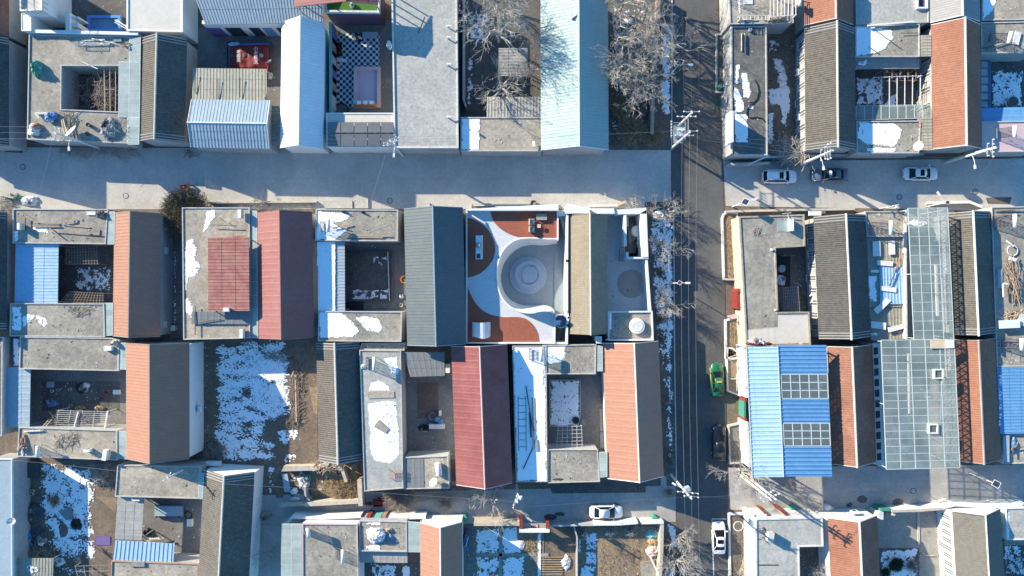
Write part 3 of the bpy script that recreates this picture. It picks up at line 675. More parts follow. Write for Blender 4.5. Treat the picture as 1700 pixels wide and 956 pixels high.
def car(label, x, y, az, paint, L=4.6, Wd=1.82, suv=False, sunroof=True, group='parked cars', taxi=False, zpx=1.2, long_rear=False):
    """az = heading of the nose"""
    b = P(x, y, zpx); o = thing('car', label, 'car', (b.x, b.y, 0), group, az); hl = L/2; hw = Wd/2
    zb = .98 if suv else .88; zr = 1.66 if suv else 1.45
    A = Matrix.Translation((b.x, b.y, 0)) @ Matrix.Rotation(az, 4, 'Z')
    def bd(m, name, mat, par=o, sm=False):
        m.v = [tuple(A @ Vector(v)) for v in m.v]; return m.build(name, mat, par, sm)
    tail = .93 if suv else 1.0
    ST = [(-hl, .60, .42, .62), (-hl+.06, .80, .32, zb*.93), (-hl+.22, .90, .28, zb*tail), (-hl+.75, .97, .24, zb*1.02), (-.9, 1, .22, zb*1.03), (0, 1, .22, zb*1.0), (.75, 1, .22, zb), (1.25, .985, .23, zb*.97), (hl-.75, .96, .25, zb*.90), (hl-.32, .87, .27, zb*.80), (hl-.1, .72, .30, zb*.68), (hl, .50, .38, zb*.52)]
    m = MB(); vs = []; fs = []; K = 11
    for sx, w, z0, z1 in ST:
        w *= hw; s_ = [(-w*.9, z0), (-w, z0+.12), (-w, (z0+z1)/2), (-w*.985, z1-.12), (-w*.88, z1-.02), (0, z1+.045), (w*.88, z1-.02), (w*.985, z1-.12), (w, (z0+z1)/2), (w, z0+.12), (w*.9, z0)]
        vs += [(sx, yy, zz) for yy, zz in s_]
    for i in range(len(ST)-1):
        for k in range(K-1): fs.append((i*K+k, (i+1)*K+k, (i+1)*K+k+1, i*K+k+1))
    fs += [list(range(K)), list(range(len(ST)*K-1, (len(ST)-1)*K-1, -1))]
    m.add(vs, fs); bd(m, 'body', paint, o, True)
    xr0, xr1, xf1, xf0 = (-hl+.16, -hl+.42, .35, 1.08) if suv else (-hl+.62, -hl+1.32, .22, 1.05)
    gb, gt = hw*.86, hw*.66
    def ring(t, z):
        a0, a1 = xr0+(xr1-xr0)*t, xf0+(xf1-xf0)*t; w = gb+(gt-gb)*t; out = []
        for i in range(7): f = i/6*2-1; out.append((a1+.14*(1-f*f), f*w*(1-.04*abs(f)), z))
        for i in range(7): f = 1-i/6*2; out.append((a0-.10*(1-f*f), f*w*(1-.04*abs(f)), z))
        return out
    r0, r1 = ring(0, zb-.03), ring(1, zr-.05); n = len(r0); m = MB(); m.add(r0+r1, [(i, (i+1) % n, n+(i+1) % n, n+i) for i in range(n)]+[list(range(n, 2*n))]); bd(m, 'windows', 'car_glass')
    ra, rb, rc = ring(.97, zr-.055), ring(1.02, zr-.02), [(px_*.93+.02, py_*.9, zr+.02) for px_, py_, _ in ring(1, 0)]
    m = MB(); m.add(ra+rb+rc, [(i, (i+1) % n, n+(i+1) % n, n+i) for i in range(n)]+[(n+i, n+(i+1) % n, 2*n+(i+1) % n, 2*n+i) for i in range(n)]+[list(range(2*n, 3*n))]); rf = bd(m, 'roof', paint, o, True)
    for p0, p1 in ((r0[0], r1[0]), (r0[6], r1[6]), (r0[7], r1[7]), (r0[13], r1[13])): bd(MB().tube([Vector(p0), Vector(p1)], .045, 6), 'pillar', paint)
    for s_ in (-1, 1):
        bd(MB().bar((-.35, s_*(gb-.01), zb), (-.42, s_*(gt+.0), zr-.04), .07, .05), 'pillar', 'black' if not taxi else paint)
        bd(MB().bar((xr1-.05, s_*(gt*1.0), zr-.03), (xf1+.02, s_*(gt*1.0), zr-.03), .05, .045), 'roof_rail', 'black' if not suv else 'steel')
        mm = MB(); mm.box(.86, s_*(hw+.0), zb-.02, 1.0, s_*(hw+.2), zb+.13); bd(mm, 'mirror', paint)
        bd(MB().add([(hl-.62, s_*hw*.86, zb*.86), (hl-.25, s_*hw*.62, zb*.76), (hl-.1, s_*hw*.66, zb*.64), (hl-.45, s_*hw*.93, zb*.72)], [(0, 1, 2, 3)]), 'headlight', 'lamp_glass')
        bd(MB().box(-hl+.02, s_*hw*.5, zb*.72, -hl+.2, s_*hw*.88, zb*.88), 'tail_light', 'lamp_red')
        for xx in (-hl*.60, hl*.62):
            wh = bd(MB().tube([(xx, s_*(hw-.2), .33), (xx, s_*(hw-.19), .33), (xx, s_*(hw-.02), .33), (xx, s_*(hw+.005), .33)], [.27, .33, .33, .28], 18), 'wheel', 'rubber')
            bd(MB().tube([(xx, s_*(hw+.003), .33), (xx, s_*(hw+.012), .33)], [.2, .18], 10), 'rim', 'steel', wh)
    if sunroof: bd(MB().box(xf1-.75, -.42, zr+.015, xf1-.2, .42, zr+.032), 'sunroof', 'car_glass')
    bd(MB().box(hl-.02, -.26, .42, hl+.012, .26, .54), 'number_plate', 'tarp_blue')
    bd(MB().box(-hl-.012, -.26, .55, -hl+.02, .26, .67), 'number_plate', 'tarp_blue')
    if taxi:
        bd(MB().box(-.28, -.3, zr+.018, -.1, .3, zr+.14), 'roof_sign', 'yellow')
        for s_ in (-1, 1): bd(MB().add([(-hl+.4, s_*(hw+.012), .4), (hl-.6, s_*(hw+.012), .4), (hl-.6, s_*(hw*.995+.01), zb*.78), (-hl+.4, s_*(hw*1+.01), zb*.8)], [(0, 1, 2, 3)]), 'side_panel', 'car_yellow')
    if suv:
        for s_ in (-1, 1): bd(MB().bar((xr1, s_*gt*.82, zr+.07), (xf1-.1, s_*gt*.82, zr+.07), .04, .04), 'roof_bar', 'steel')
    return o
def trike(label, x, y, az, group='cargo tricycles'):
    b = P(x, y, .8); o = thing('cargo_tricycle', label, 'tricycle', (b.x, b.y, 0), group, az); A = Matrix.Translation((b.x, b.y, 0)) @ Matrix.Rotation(az, 4, 'Z')
    def bd(m, name, mat, par=o): m.v = [tuple(A @ Vector(v)) for v in m.v]; return m.build(name, mat, par)
    m = MB(); m.box(-1.2, -.5, .45, .15, .5, .5)
    for q in ((-1.2, -.5, -1.15, .5), (.1, -.5, .15, .5), (-1.15, -.5, .1, -.45), (-1.15, .45, .1, .5)): m.box(q[0], q[1], .5, q[2], q[3], .78)
    bd(m, 'cargo_bed', 'red'); bd(MB().box(-.9, -.25, .5, -.3, .25, .72), 'load', 'tarp_red')
    bd(MB().box(.25, -.2, .55, .75, .2, .78), 'saddle', 'black'); bd(MB().box(.78, -.14, .35, 1.2, .14, .7), 'body', 'red')
    bd(MB().bar((1.15, 0, .6), (1.0, 0, 1.05), .06, .06), 'fork', 'dark_steel'); bd(MB().bar((1.0, -.36, 1.05), (1.0, .36, 1.05), .05, .05), 'handlebar', 'dark_steel')
    for xx, yy in ((-.75, -.56), (-.75, .56), (1.25, 0)):
        w_ = bd(MB().tube([(xx, yy-.06, .28), (xx, yy+.06, .28)], .28, 16), 'wheel', 'rubber'); bd(MB().tube([(xx, yy-.065, .28), (xx, yy+.065, .28)], .15, 10), 'rim', 'steel', w_)
    return o
def manhole(x, y, label):
    c = P(x, y, .02); o = thing('manhole_cover', label, 'manhole', (c.x, c.y, .015), 'manhole covers')
    MB().tube([(c.x, c.y, .012), (c.x, c.y, .03)], .40, 20).build('frame', 'dark_steel', o); MB().tube([(c.x, c.y, .025), (c.x, c.y, .038)], .31, 20).build('lid', 'steel', o)
# ================================================================ setting
struct('ground', MB().sheet([(-900, -900), (900, -900), (900, 900), (-900, 900)], -.03), 'soil', 'bare brown earth of the village under everything')
def slabs(name, q, nx, ny, mat, label):
    nw, ne, se, sw = [W(x, y, 0) for x, y in q]; g = lambda u, v: nw.lerp(ne, u).lerp(sw.lerp(se, u), v)
    o = struct(name, MB().sheet([nw, ne, se, sw], -.004), 'yard_dark', label)
    for i in range(nx):
        for k in range(ny):
            pts = inset(ccw([g(i/nx, k/ny), g((i+1)/nx, k/ny), g((i+1)/nx, (k+1)/ny), g(i/nx, (k+1)/ny)]), .005)
            MB().prism(pts, -.003, .012+random.uniform(0, .004)).build('concrete_slab', mat, o)
    return o
slabs('street', [(-60, 244), (1114, 249), (1114, 346), (-60, 348)], 22, 2, 'concrete_street', 'pale concrete village street in front of the middle houses')
slabs('street', [(1201, 268), (1780, 262), (1780, 352), (1205, 342)], 11, 2, 'concrete_street', 'pale concrete street where three cars are parked')
slabs('alley', [(425, 822), (1122, 806), (1122, 869), (425, 871)], 14, 1, 'concrete_alley', 'narrow concrete alley with a white car and a red tricycle')
slabs('alley', [(421, 871.5), (466, 871.5), (470, 1000), (412, 1000)], 1, 3, 'concrete_alley', 'narrow concrete lane running down beside the grey tiled house')
slabs('alley', [(1209, 776), (1780, 770), (1780, 852), (1213, 846)], 11, 2, 'concrete_alley', 'concrete alley below the blue roof and the glass roof')
use(0, 0, 1)
patch('road', [(1117, -60), (1192, -60), (1193, 150), (1202, 345), (1207, 778), (1214, 1010), (1127, 1010), (1121, 600), (1115, 250)], 'asphalt', .012, 'dark asphalt road between the two blocks of houses')
patch('pavement', [(1192.5, -60), (1216, -60), (1214, 268), (1200, 268)], 'concrete_street', .03, 'narrow concrete pavement along the flat roofed houses')
patch('verge', [(1084, -60), (1116.5, -60), (1115, 249), (1086, 249)], 'verge_soil', .02, 'dark planted strip beside the asphalt road')
patch('verge', [(1070, 335), (1117.5, 335), (1120, 600), (1123, 806), (1070, 806)], 'verge_soil', .02, 'dark planted strip with snow along the asphalt road')
patch('path', [(1097, 790), (1106, 790), (1107, 812), (1097, 812)], 'concrete_alley', .035, 'short concrete step across the planted strip')
k = MB()
for a, b in (((1116, -60), (1115, 249)), ((1118, 335), (1120, 600)), ((1120, 600), (1123, 806))): k.bar(W(*a, .06)+Vector((0, 0, 0)), W(*b, .06), .16, .14)
struct('kerb', k, 'parapet', 'long low concrete kerb between planted strip and road')
m = MB()
def line(x0, y0, x1, y1): m.bar(W(x0, y0, .022), W(x1, y1, .022), .12, .004)
line(1182, 861.5, 1206, 861.5); line(1182.2, 863, 1186, 1000); 
struct('road_marking', m, 'paint', 'white painted parking bay lines on the asphalt')
for x, y, t in ((38, 277, 'dark street manhole cover nearest the dark patch'), (209, 325, 'manhole cover in the sunlit strip of the street'), (647, 333, 'dark manhole at the edge of the street below the solar panels'), (1493, 327, 'dark round manhole below the white parked sedan'), (1619, 318, 'dark round manhole below the leaning utility pole'), (1516, 815, 'dark round manhole in the alley below the glass roof')): manhole(x, y, t)
def blot(x, y, rx, ry, mat, label, n=14, z=.022):
    pts = [(x+rx*math.cos(6.283*i/n)*random.uniform(.75, 1.15), y+ry*math.sin(6.283*i/n)*random.uniform(.75, 1.15)) for i in range(n)]; w = [W(a, b, z) for a, b in pts]
    struct('street_patch', MB().sheet(w, z), mat, label)
patch('street_patch', [(10, 241), (40, 241), (38, 254), (8, 252)], 'yard_dark', .024, 'dark oily repair patch on the concrete street')
patch('street_patch', [(1636, 328), (1680, 327), (1676, 339), (1640, 338)], 'yard_dark', .024, 'dark repair patch beside the white wall end')
for n_, (x, y, rx, ry) in enumerate(((1432, 828, 9, 7), (1490, 833, 10, 6), (1410, 838, 5, 4), (915, 858, 12, 5), (930, 853, 8, 4))): blot(x, y, rx, ry, 'yard_dark', None)
# ================================================================ top left (white house, grey roofed compound)
use(0, 0, 3.676); Z = 3.6
gable('dark tiled roof with broken snow on the left picture border, above the street', (-420, -180, 60, 190), (-420, -180, 52, 870), 'tile_dark', ze=3.6)
gable('brown tiled roof with thin snow streaks at the top left corner', (-420, -180, 55, -260), (-420, -180, 58, 185), 'tile_rust', ze=3.6)
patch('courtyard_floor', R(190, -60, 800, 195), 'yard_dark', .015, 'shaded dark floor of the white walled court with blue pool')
o = flat('white house block with railed roof terrace in the top left corner', [(128, -120), (265, -120), (265, 66), (128, 72)], 5.6, 'roof_cream', 'wall_white', par=.2, parh=.3, pmat='white', cat='house', name='white_house')
MB().box(PX(270, 3), PY(75, 3), 0, PX(345, 3), PY(-120, 3), 3.0).build('annex', 'wall_white', o)
r_ = MB(); 
o = thing('terrace_railing', 'rusty thin steel railing round the white terrace', 'railing', P(190, 30, 5.6))
for (a, b) in (((118, 70), (262, 70)), ((262, 70), (262, -110)), ((118, 70), (118, -110))):
    MB().bar(P(*a, 6.6), P(*b, 6.6), .05, .05).build('rail', 'dark_steel', o); MB().bar(P(*a, 6.25), P(*b, 6.25), .04, .04).build('rail', 'dark_steel', o)
    for i in range(7): q = P(*a, 6.6).lerp(P(*b, 6.6), i/6); MB().bar((q.x, q.y, 5.65), q, .04, .04).build('baluster', 'dark_steel', o)
flat('small white lit porch roof at the corner of the white walled court', [(132, 82), (190, 82), (190, 188), (132, 188)], 4.3, 'wall_white', 'wall_white', par=.1, pmat='white', parh=.05, name='porch')
wallrun('white rendered wall between the pool court and the grey roof', [(180, 190), (835, 205)], 4.1, .35, 'wall_white', cap='white')
o = thing('screen_wall', 'white freestanding screen wall with two square openings beside the pool', 'wall', P(445, 130, 0))
MB().box(PX(400, 3), PY(185, 3), 0, PX(425, 3), PY(75, 3), 3.0).build('wall_body', 'wall_white', o)
for y0, y1 in ((100, 110), (140, 165), (178, 186)): MB().box(PX(426, 2.6), PY(y1, 2.6), 0, PX(478, 2.6), PY(y0, 2.6), 2.6).build('frame', 'wall_white', o)
o = thing('pool', 'blue tiled rectangular pool in the shaded court', 'pool', P(630, 140, 0)); w = [P(x, y, .5) for x, y in R(530, 92, 735, 186)]
MB().rim(w, .35, .0, .5).build('rim', 'pool_tile', o); MB().sheet(inset(ccw(w), .34), .12).build('basin', 'tarp_blue', o)
planks('bundle of white plastic pipes leaning into the blue pool', [(700, 120, 775, 165), (705, 128, 775, 158), (712, 118, 778, 170), (700, 135, 770, 175)], .6, 'white', .09, .08, cat='pipes', part='pipe', name='pipe_bundle')
flat('cream flat roofed block beside the blue pool court', [(775, -90), (1117, -90), (1117, 196), (775, 188)], 4.2, 'roof_cream', 'wall_white', par=.22, pmat='white', parh=.1)
flat('mottled grey flat roof wrapped round a dark courtyard of branches', [(180, 212), (795, 224), (795, 402), (378, 402), (375, 668), (785, 685), (780, 875), (168, 850)], Z, 'roof_grey')
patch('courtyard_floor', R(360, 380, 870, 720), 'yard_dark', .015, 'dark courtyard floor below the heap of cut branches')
glassroof('short pale green glass strip above the branch courtyard, upper piece', [(793, 226), (858, 226), (856, 380), (793, 380)], (3.8, 4.0, 4.0, 3.8), 1, 3, 'glass_green', posts=False, group='pale green glass strips')
glassroof('long pale green corrugated glass cover beside the branch courtyard', [(727, 378), (856, 378), (852, 714), (724, 714)], (3.7, 3.95, 3.95, 3.7), 2, 9, 'glass_green', group='pale green glass strips')
glassroof('short pale green glass strip below the branch courtyard cover', [(783, 716), (852, 716), (848, 880), (781, 880)], (3.8, 4.0, 4.0, 3.8), 1, 3, 'glass_green', posts=False, group='pale green glass strips')
gable('grey tiled house beside the branch courtyard', (858, 957, 1135, 202), (850, 941, 1135, 850), 'tile_grey', zr=5.4)
ac('white air conditioner on the shaded wall beside the grey tiled house', 1158, 345, 1.8, 1.57)
ac('white air conditioner on the alley wall in the upper left', 92, 338, 1.6, 1.57)
o = heap('green plastic cover slumped over a tank on the grey roof edge', 212, 412, Z+.1, 26, 48, 1.2, ['tarp_green', 'wall_teal', 'tarp_green'], cat='cover', name='covered_tank')
sticks('heap of cut branches under the rails in the dark courtyard', [(590, 470), (720, 470), (720, 670), (600, 670)], 1.8, 150, 2.2, .03, h=1.4)
sticks('loose branch cuttings on the dark courtyard floor', [(420, 480), (590, 480), (590, 640), (440, 620)], .1, 70, 2.4, .03, h=1.6)
trellis('thin pale rails spanning the branch heap in the courtyard', [(635, 400), (705, 400), (705, 690), (640, 690)], 3.3, 3, 3, 'wood_pale', .06)
heap('white sacks in the shaded corner of the branch courtyard', 440, 465, .1, 22, 14, .5, ['tarp_white', 'tarp_blue'], name='sack_pile', cat='sacks')
heap('white cloth on the branch courtyard floor', 405, 555, .1, 22, 40, .5, ['tarp_white', 'tarp_grey'], name='sack_pile', cat='sacks')
planks('long grey planks along the top of the branch courtyard roof', [(490, 262, 680, 262), (500, 248, 640, 240), (495, 270, 670, 268), (560, 235, 690, 262), (500, 376, 596, 420)], Z+.1, 'white_dirty', .12)
slab('pale green loose sheet on the branch courtyard roof', R(692, 232, 740, 252), Z+.1, .1, 'glass_green')
planks('short dark frame of scrap steel by the glass strip', [(735, 270, 795, 265), (745, 285, 780, 285), (760, 262, 762, 288)], Z+.3, 'dark_steel', .1, .1, cat='scrap', name='scrap_frame')
dish('large pale satellite dish among scrap on the grey roof', 440, 808, Z+.1, .95, 2.3)
heap('pale blue tarpaulin bundle on the cluttered grey roof', 308, 712, Z+.1, 38, 32, .8, ['tarp_blue', 'white', 'tarp_white'], cat='bundle')
planks('bent pipe with elbow on the cluttered grey roof', [(215, 690, 330, 690), (215, 690, 240, 720)], Z+.2, 'white', .14, .12, cat='pipe', name='pipe', part='pipe_length')
heap('reddish scrap and washbasin in the corner of the grey roof', 205, 790, Z+.1, 35, 40, .7, ['white_dirty', 'brick', 'tarp_grey'], cat='scrap')
sticks('scattered sticks on the cluttered grey roof', [(370, 680), (460, 680), (460, 760), (390, 860)], Z+.1, 60, 1.5, .02, h=.4)
planks('two pale planks lying across the stick pile', [(375, 730, 395, 835), (385, 725, 410, 830)], Z+.5, 'wood_pale', .12)
for i, (x, y) in enumerate(((535, 760), (530, 815))): pot(('upper', 'lower')[i]+' dark clay pot between dish and scrap heap', x, y, Z+.1, .28, .45, 'dark_steel', 'dark clay pots on the roof')
heap('grey pile of machine scrap and wire on the roof', 660, 785, Z+.1, 48, 62, .7, ['tarp_grey', 'dark_steel', 'tarp_grey', 'steel'], cat='scrap', lumps=5)
sticks('tangle of wires and rods over the machine scrap', [(610, 715), (760, 720), (760, 840), (600, 840)], Z+.3, 60, 1.1, .018, 'steel', h=.6)
ladder('thin ladder lying in the branch courtyard', 470, 655, .5, 560, 660, .5, 'steel', 6)
# ================================================================ steel sheds, white roof, kindergarten
use(300, 0, 3.413)
canopy('long pale steel shed roof across the top above the red tarpaulin', [(40, -120), (800, -120), (806, 128), (140, 140)], (5.2, 5.2, 4.4, 4.4), 'metal_steel', 'metal', 'x', posts=False, cat='shed', name='steel_shed')
o = thing('painted_wall', 'pastel front wall of the steel shed with blue and mauve door panels', 'wall', P(400, 160, 0))
MB().box(PX(120, 4.2), PY(135, 4.2), 0, PX(620, 4.2), PY(115, 4.2), 4.2).build('wall_body', 'wall_white', o)
for i, (x0, x1, mt) in enumerate(((140, 230, 'purple'), (255, 345, 'pane_dark'), (390, 450, 'pane_dark'), (465, 520, 'metal_blue'), (545, 600, 'pane_dark'))):
    y_ = PY(135, 4.2); MB().box(PX(x0, 2.5), y_-.06, .1, PX(x1, 2.5), y_+.01, 2.9).build('panel', mt, o)
patch('courtyard_floor', R(95, 160, 620, 840), 'yard', .015, 'shaded concrete courtyard with the truck under red tarpaulin')
# truck with tarpaulin
o = thing('cargo_truck', 'cargo bed heaped under a red printed tarpaulin beside cream canopy', 'truck', P(390, 310, 0)); w = [P(x, y, 1.0) for x, y in R(265, 238, 512, 402)]
MB().prism(w, .55, .95, True).build('bed', 'tarp_blue', o); MB().rim(inset(ccw(w), -.02), .08, .5, 1.25).build('side_board', 'dark_steel', o)
t = MB(); nx, ny = 24, 16; a0, a1, b0, b1 = [P(x, y, 1.3) for x, y in ((280, 258), (500, 252), (278, 398), (500, 400))]; vs = []
for j in range(ny+1):
    for i in range(nx+1):
        u, v = i/nx, j/ny; p = a0.lerp(a1, u).lerp(b0.lerp(b1, u), v); vs.append((p.x, p.y, 1.28+.45*(math.sin(math.pi*min(1, max(0, u*1.0)))**.4)*math.sin(math.pi*min(1, max(0, v)))**.4*(1-.25*math.exp(-((u-.45)/.05)**2))+.09*noise.noise((u*7, v*6, 2))))
t.add(vs, [(j*(nx+1)+i, j*(nx+1)+i+1, (j+1)*(nx+1)+i+1, (j+1)*(nx+1)+i) for j in range(ny) for i in range(nx)]).build('tarpaulin', 'tarp_red', o, True)
for x, y in ((290, 250), (490, 250), (290, 392), (490, 392)):
    q = P(x, y, .4); MB().tube([(q.x-.12, q.y, .4), (q.x+.12, q.y, .4)], .4, 16).build('wheel', 'rubber', o)
def writing(par, s, x, y, z, size, az, mat, sp=1.0):
    cu = bpy.data.curves.new('lettering', 'FONT'); cu.body = s; cu.size = size; cu.align_x = 'CENTER'; cu.align_y = 'CENTER'; cu.extrude = .004; cu.materials.append(MAT[mat]); cu.space_line = sp
    tmp = bpy.data.objects.new('lettering', cu); C.objects.link(tmp); bpy.context.view_layer.update(); me = bpy.data.meshes.new_from_object(tmp.evaluated_get(bpy.context.evaluated_depsgraph_get())); bpy.data.objects.remove(tmp)
    ob = bpy.data.objects.new('lettering', me); C.objects.link(ob); q = P(x, y, z); ob.parent = par; ob.location = Vector((q.x, q.y, z))-par.location; ob.rotation_euler = (0, 0, az); return ob
writing(o, '\u5c0f\n\u8001\n\u677f\n\u6d17', 425, 315, 1.80, .62, 0, 'white', .95)
writing(o, '\u8001\n\u677f\n\u6d17', 328, 318, 1.80, .58, 0, 'white', .95)
heap('crumpled grey cloth over the end of the red tarpaulin', 488, 345, 1.2, 12, 45, .4, ['red', 'tarp_grey', 'tarp_white'], cat='cloth', name='crumpled_cloth')
heap('pale sheet on the corner of the red tarpaulin truck', 300, 248, 1.25, 32, 12, .25, ['metal_skyblue', 'tarp_white'], cat='cloth', name='crumpled_cloth')
heap('dark rag lying on the red tarpaulin', 362, 310, 1.72, 12, 12, .12, ['dark_steel'], cat='cloth', name='crumpled_cloth', lumps=2)
drum('black basin lying on the red tarpaulin', 288, 315, 1.5, .28, .2, 'dark_steel', 'basin', 'basin')
drum('grey basin lying on the red tarpaulin', 455, 312, 1.7, .28, .15, 'steel', 'basin', 'basin')
canopy('cream ribbed canopy above the blue ridged shed', [(68, 385), (487, 390), (487, 572), (65, 565)], (3.6, 3.6, 3.9, 3.9), 'metal_cream', 'metal', 'x')
gable('pale blue ridged steel shed facing the street', (563, 693, 838, 38), (568, 700, 838, 490), 'metal_palest', 'metal', axis='h', ze=4.2, zr=5.2, ridge='white', cat='shed', name='steel_shed', ov=.15)
planks('loose bars lying on the cream canopy', [(84, 420, 82, 530), (211, 450, 212, 560), (336, 440, 335, 550), (462, 420, 460, 550)], 3.95, 'dark_steel', .08, .05, cat='bars', part='bar')
gable('white ridged steel hall between the sheds and the checkered court', (570, 678, 815, 90), (567, 668, 808, 822), 'metal_white', 'metal', ze=4.0, zr=6.1, wall='wall_white', ridge='white')
canopy('translucent lean-to beside the white steel hall', [(492, 600), (568, 600), (568, 828), (496, 828)], (3.0, 3.2, 3.2, 3.0), 'metal_khaki', 'metal', 'y')
heap('white sacks beside the red tarpaulin truck', 500, 425, .1, 18, 22, .5, ['tarp_white', 'tarp_grey', 'stick'], name='sack_pile', cat='sacks')
patch('courtyard_floor', R(815, 110, 1210, 650), 'yard', .015, 'shaded concrete floor of the play court')
patch('checkered_floor', [(872, 192), (1126, 184), (1126, 606), (872, 608)], 'checker', .03, 'blue and white checkered floor of the play court')
wallrun('teal painted play court wall with coloured panels', [(848, 132), (850, 630)], 2.6, .3, 'wall_teal', cap='wall_teal')
pw = thing('mural_row', 'row of pink and brown painted panels on the teal wall', 'panels', P(860, 380, 0))
for i, mt in enumerate(('purple', 'brick', 'pinkish', 'purple', 'brick', 'pinkish')): MB().box(PX(848, 2.6)+.16, PY(180+i*75, 2.6)-1.2, .4, PX(848, 2.6)+.24, PY(180+i*75, 2.6)+1.2, 2.3).build('panel', mt, pw)
o = thing('sandpit', 'lilac walled rectangular sandpit in the play court', 'sandpit', P(1055, 490, 0)); w = [P(x, y, .8) for x, y in R(980, 377, 1130, 607)]
MB().rim(w, .42, 0, .8).build('rim', 'pinkish', o); MB().sheet(inset(ccw(w), .41), .3).build('filling', 'lilac', o)
o = thing('play_arch', 'teal and white scalloped arch board at the end of the sandpit', 'arch', P(1050, 585, 0)); MB().box(PX(975, 2), PY(586, 2), .8, PX(1095, 2), PY(570, 2), 2.0).build('board', 'wall_teal', o)
for x in (1000, 1035, 1070): MB().box(PX(x, 2), PY(590, 2), 2.002, PX(x+22, 2), PY(570, 2), 2.06).build('scallop', 'white', o)
MB().box(PX(985, 1), PY(604, 1), .8, PX(1110, 1), PY(592, 1), 1.5).build('front', 'orange', o)
o = thing('bench', 'pale blue long bench at the top of the checkered floor', 'bench', P(1072, 197, 0)); MB().box(PX(1030, .5), PY(215, .5), .38, PX(1113, .5), PY(180, .5), .5).build('seat', 'metal_palest', o)
for x in (1036, 1100): MB().box(PX(x, .4), PY(212, .4), 0, PX(x+8, .4), PY(183, .4), .378).build('leg', 'steel', o)
heap('dark toys and bags on the checkered floor', 1000, 212, .05, 26, 22, .5, ['dark_steel', 'black', 'tarp_white'], cat='toys', name='toy_heap')
heap('dark shrubs of toys beside the teal wall', 895, 275, .05, 18, 40, .6, ['black', 'dark_steel', 'tarp_grey'], cat='toys', name='toy_heap')
slab('white play slide board beside the teal wall', [(885, 325), (940, 335), (940, 350), (885, 345)], .2, .3, 'white', 'slide', 'play_slide')
heap('pink soft toy beside the white slide board', 888, 372, .05, 12, 14, .5, ['pinkish', 'tarp_white'], cat='toys', name='toy_heap', lumps=2)
drum('yellow tub in the corner of the play court', 873, 180, 0, .35, .6, 'yellow', 'tub', 'tub')
pot('black round tub at the bottom of the play court', 910, 622, 0, 1.0, .6, 'black', fill='yard_dark')
flat('play court building with purple front wall and green turf terrace', [(815, -60), (1130, -60), (1128, 76), (820, 72)], 4.0, 'turf', 'wall_purple', par=.25, parh=.35, pmat='white_dirty', cat='house')
gable('pink ridged canopy on posts over the green turf terrace', (640, 930, 1120, -160), (640, 935, 1115, 8), 'metal_pink', 'flat', ze=7.0, zr=8.2, ridge='metal_pink', posts=True, z0=4.0, cat='canopy', name='roof_canopy')
heap('grey bag and ball on the green turf terrace', 968, 25, 4.1, 12, 18, .5, ['steel', 'tarp_white', 'dark_steel'], cat='bag', name='bag_heap')
o = flat('narrow white framed canopy block with solar panels beside the street', [(826, 640), (1210, 640), (1212, 832), (828, 832)], 3.9, 'roof_cream', 'wall_white', par=.16, parh=.08, pmat='white')
for i in range(5):
    for k, (y0, y1) in enumerate(((692, 751), (760, 826))):
        x0 = 834+i*75.5; a = [P(x, y, 4.16+(.05 if k == 0 else .22)) for x, y in ((x0, y0), (x0+71, y0))]; b = [P(x, y, 4.16+(.2 if k == 0 else .05)) for x, y in ((x0, y1), (x0+71, y1))]
        up = Vector((0, 0, .04)); sp = MB().add(a+b[::-1]+[q+up for q in a+b[::-1]], [(3, 2, 1, 0), (4, 5, 6, 7), (0, 1, 5, 4), (1, 2, 6, 5), (2, 3, 7, 6), (3, 0, 4, 7)]).build('solar_panel', 'solar_grey', o)
        for q in a+b: MB().bar((q.x, q.y, 3.9), (q.x, q.y, q.z+.01), .05, .05).build('foot', 'steel', sp)
use(640, 0, 3.413)
flat('big pale concrete flat roof beside the play court', [(34, -90), (404, -90), (413, 838), (50, 838)], 4.1, 'roof_pale', 'wall_grey', par=.2, parh=.14, pmat='white_dirty')
for i, y in enumerate((152, 216, 368, 665)): 
    q = P(352, y, 4.3); b = thing('roof_bracket', 'small white vent pipe on the edge of the pale roof', 'vent', (q.x, q.y, 4.1), 'vent pipes on the pale roof')
    MB().tube([(q.x, q.y, 4.1), (q.x, q.y, 4.7)], .09, 8).build('pipe', 'white', b); MB().tube([(q.x, q.y, 4.62), (q.x+.5, q.y-.05, 4.62)], .14, 8).build('spout', 'white', b)
heap('dark stained mat in the corner of the pale roof', 78, 760, 4.1, 20, 45, .05, ['tarp_grey'], cat='mat', name='mat', lumps=1)
dish('small satellite dish on the wall edge of the pale roof', 26, 255, 3.6, .55, 3.6)
planks('single dark stick lying on the shaded pale roof', [(222, 95, 184, 190)], 4.1, 'dark_steel', .08, .06, cat='stick', name='stick')
# ================================================================ tree yard, teal hall, tree garden
use(640, 0, 3.413)
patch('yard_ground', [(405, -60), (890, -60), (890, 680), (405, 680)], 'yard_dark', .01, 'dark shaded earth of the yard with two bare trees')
snow('thin blue snow under the larger yard tree', [(455, 60), (600, 60), (590, 260), (460, 260)], .02, .5, .6, fr=1.6)
snow('narrow snow strip along the yard wall', [(455, 300), (500, 310), (500, 600), (455, 600)], .02, .5, .4, fr=1.6)
canopy('square grey hut roof under the bare yard trees', [(641, 272), (805, 272), (806, 430), (640, 430)], (2.9, 2.9, 2.7, 2.7), 'metal_beige', 'metal', 'y', cat='hut', name='hut')
canopy('grey ribbed roof below the bare yard trees', [(575, 548), (882, 548), (882, 663), (573, 663)], (2.9, 2.9, 3.3, 3.3), 'metal_beige', 'metal', 'x', cat='shed', name='steel_shed')
flat('tan flat roof with a blue snow corner beside the street', [(428, 665), (890, 665), (888, 856), (426, 856)], 3.6, 'roof_warm')
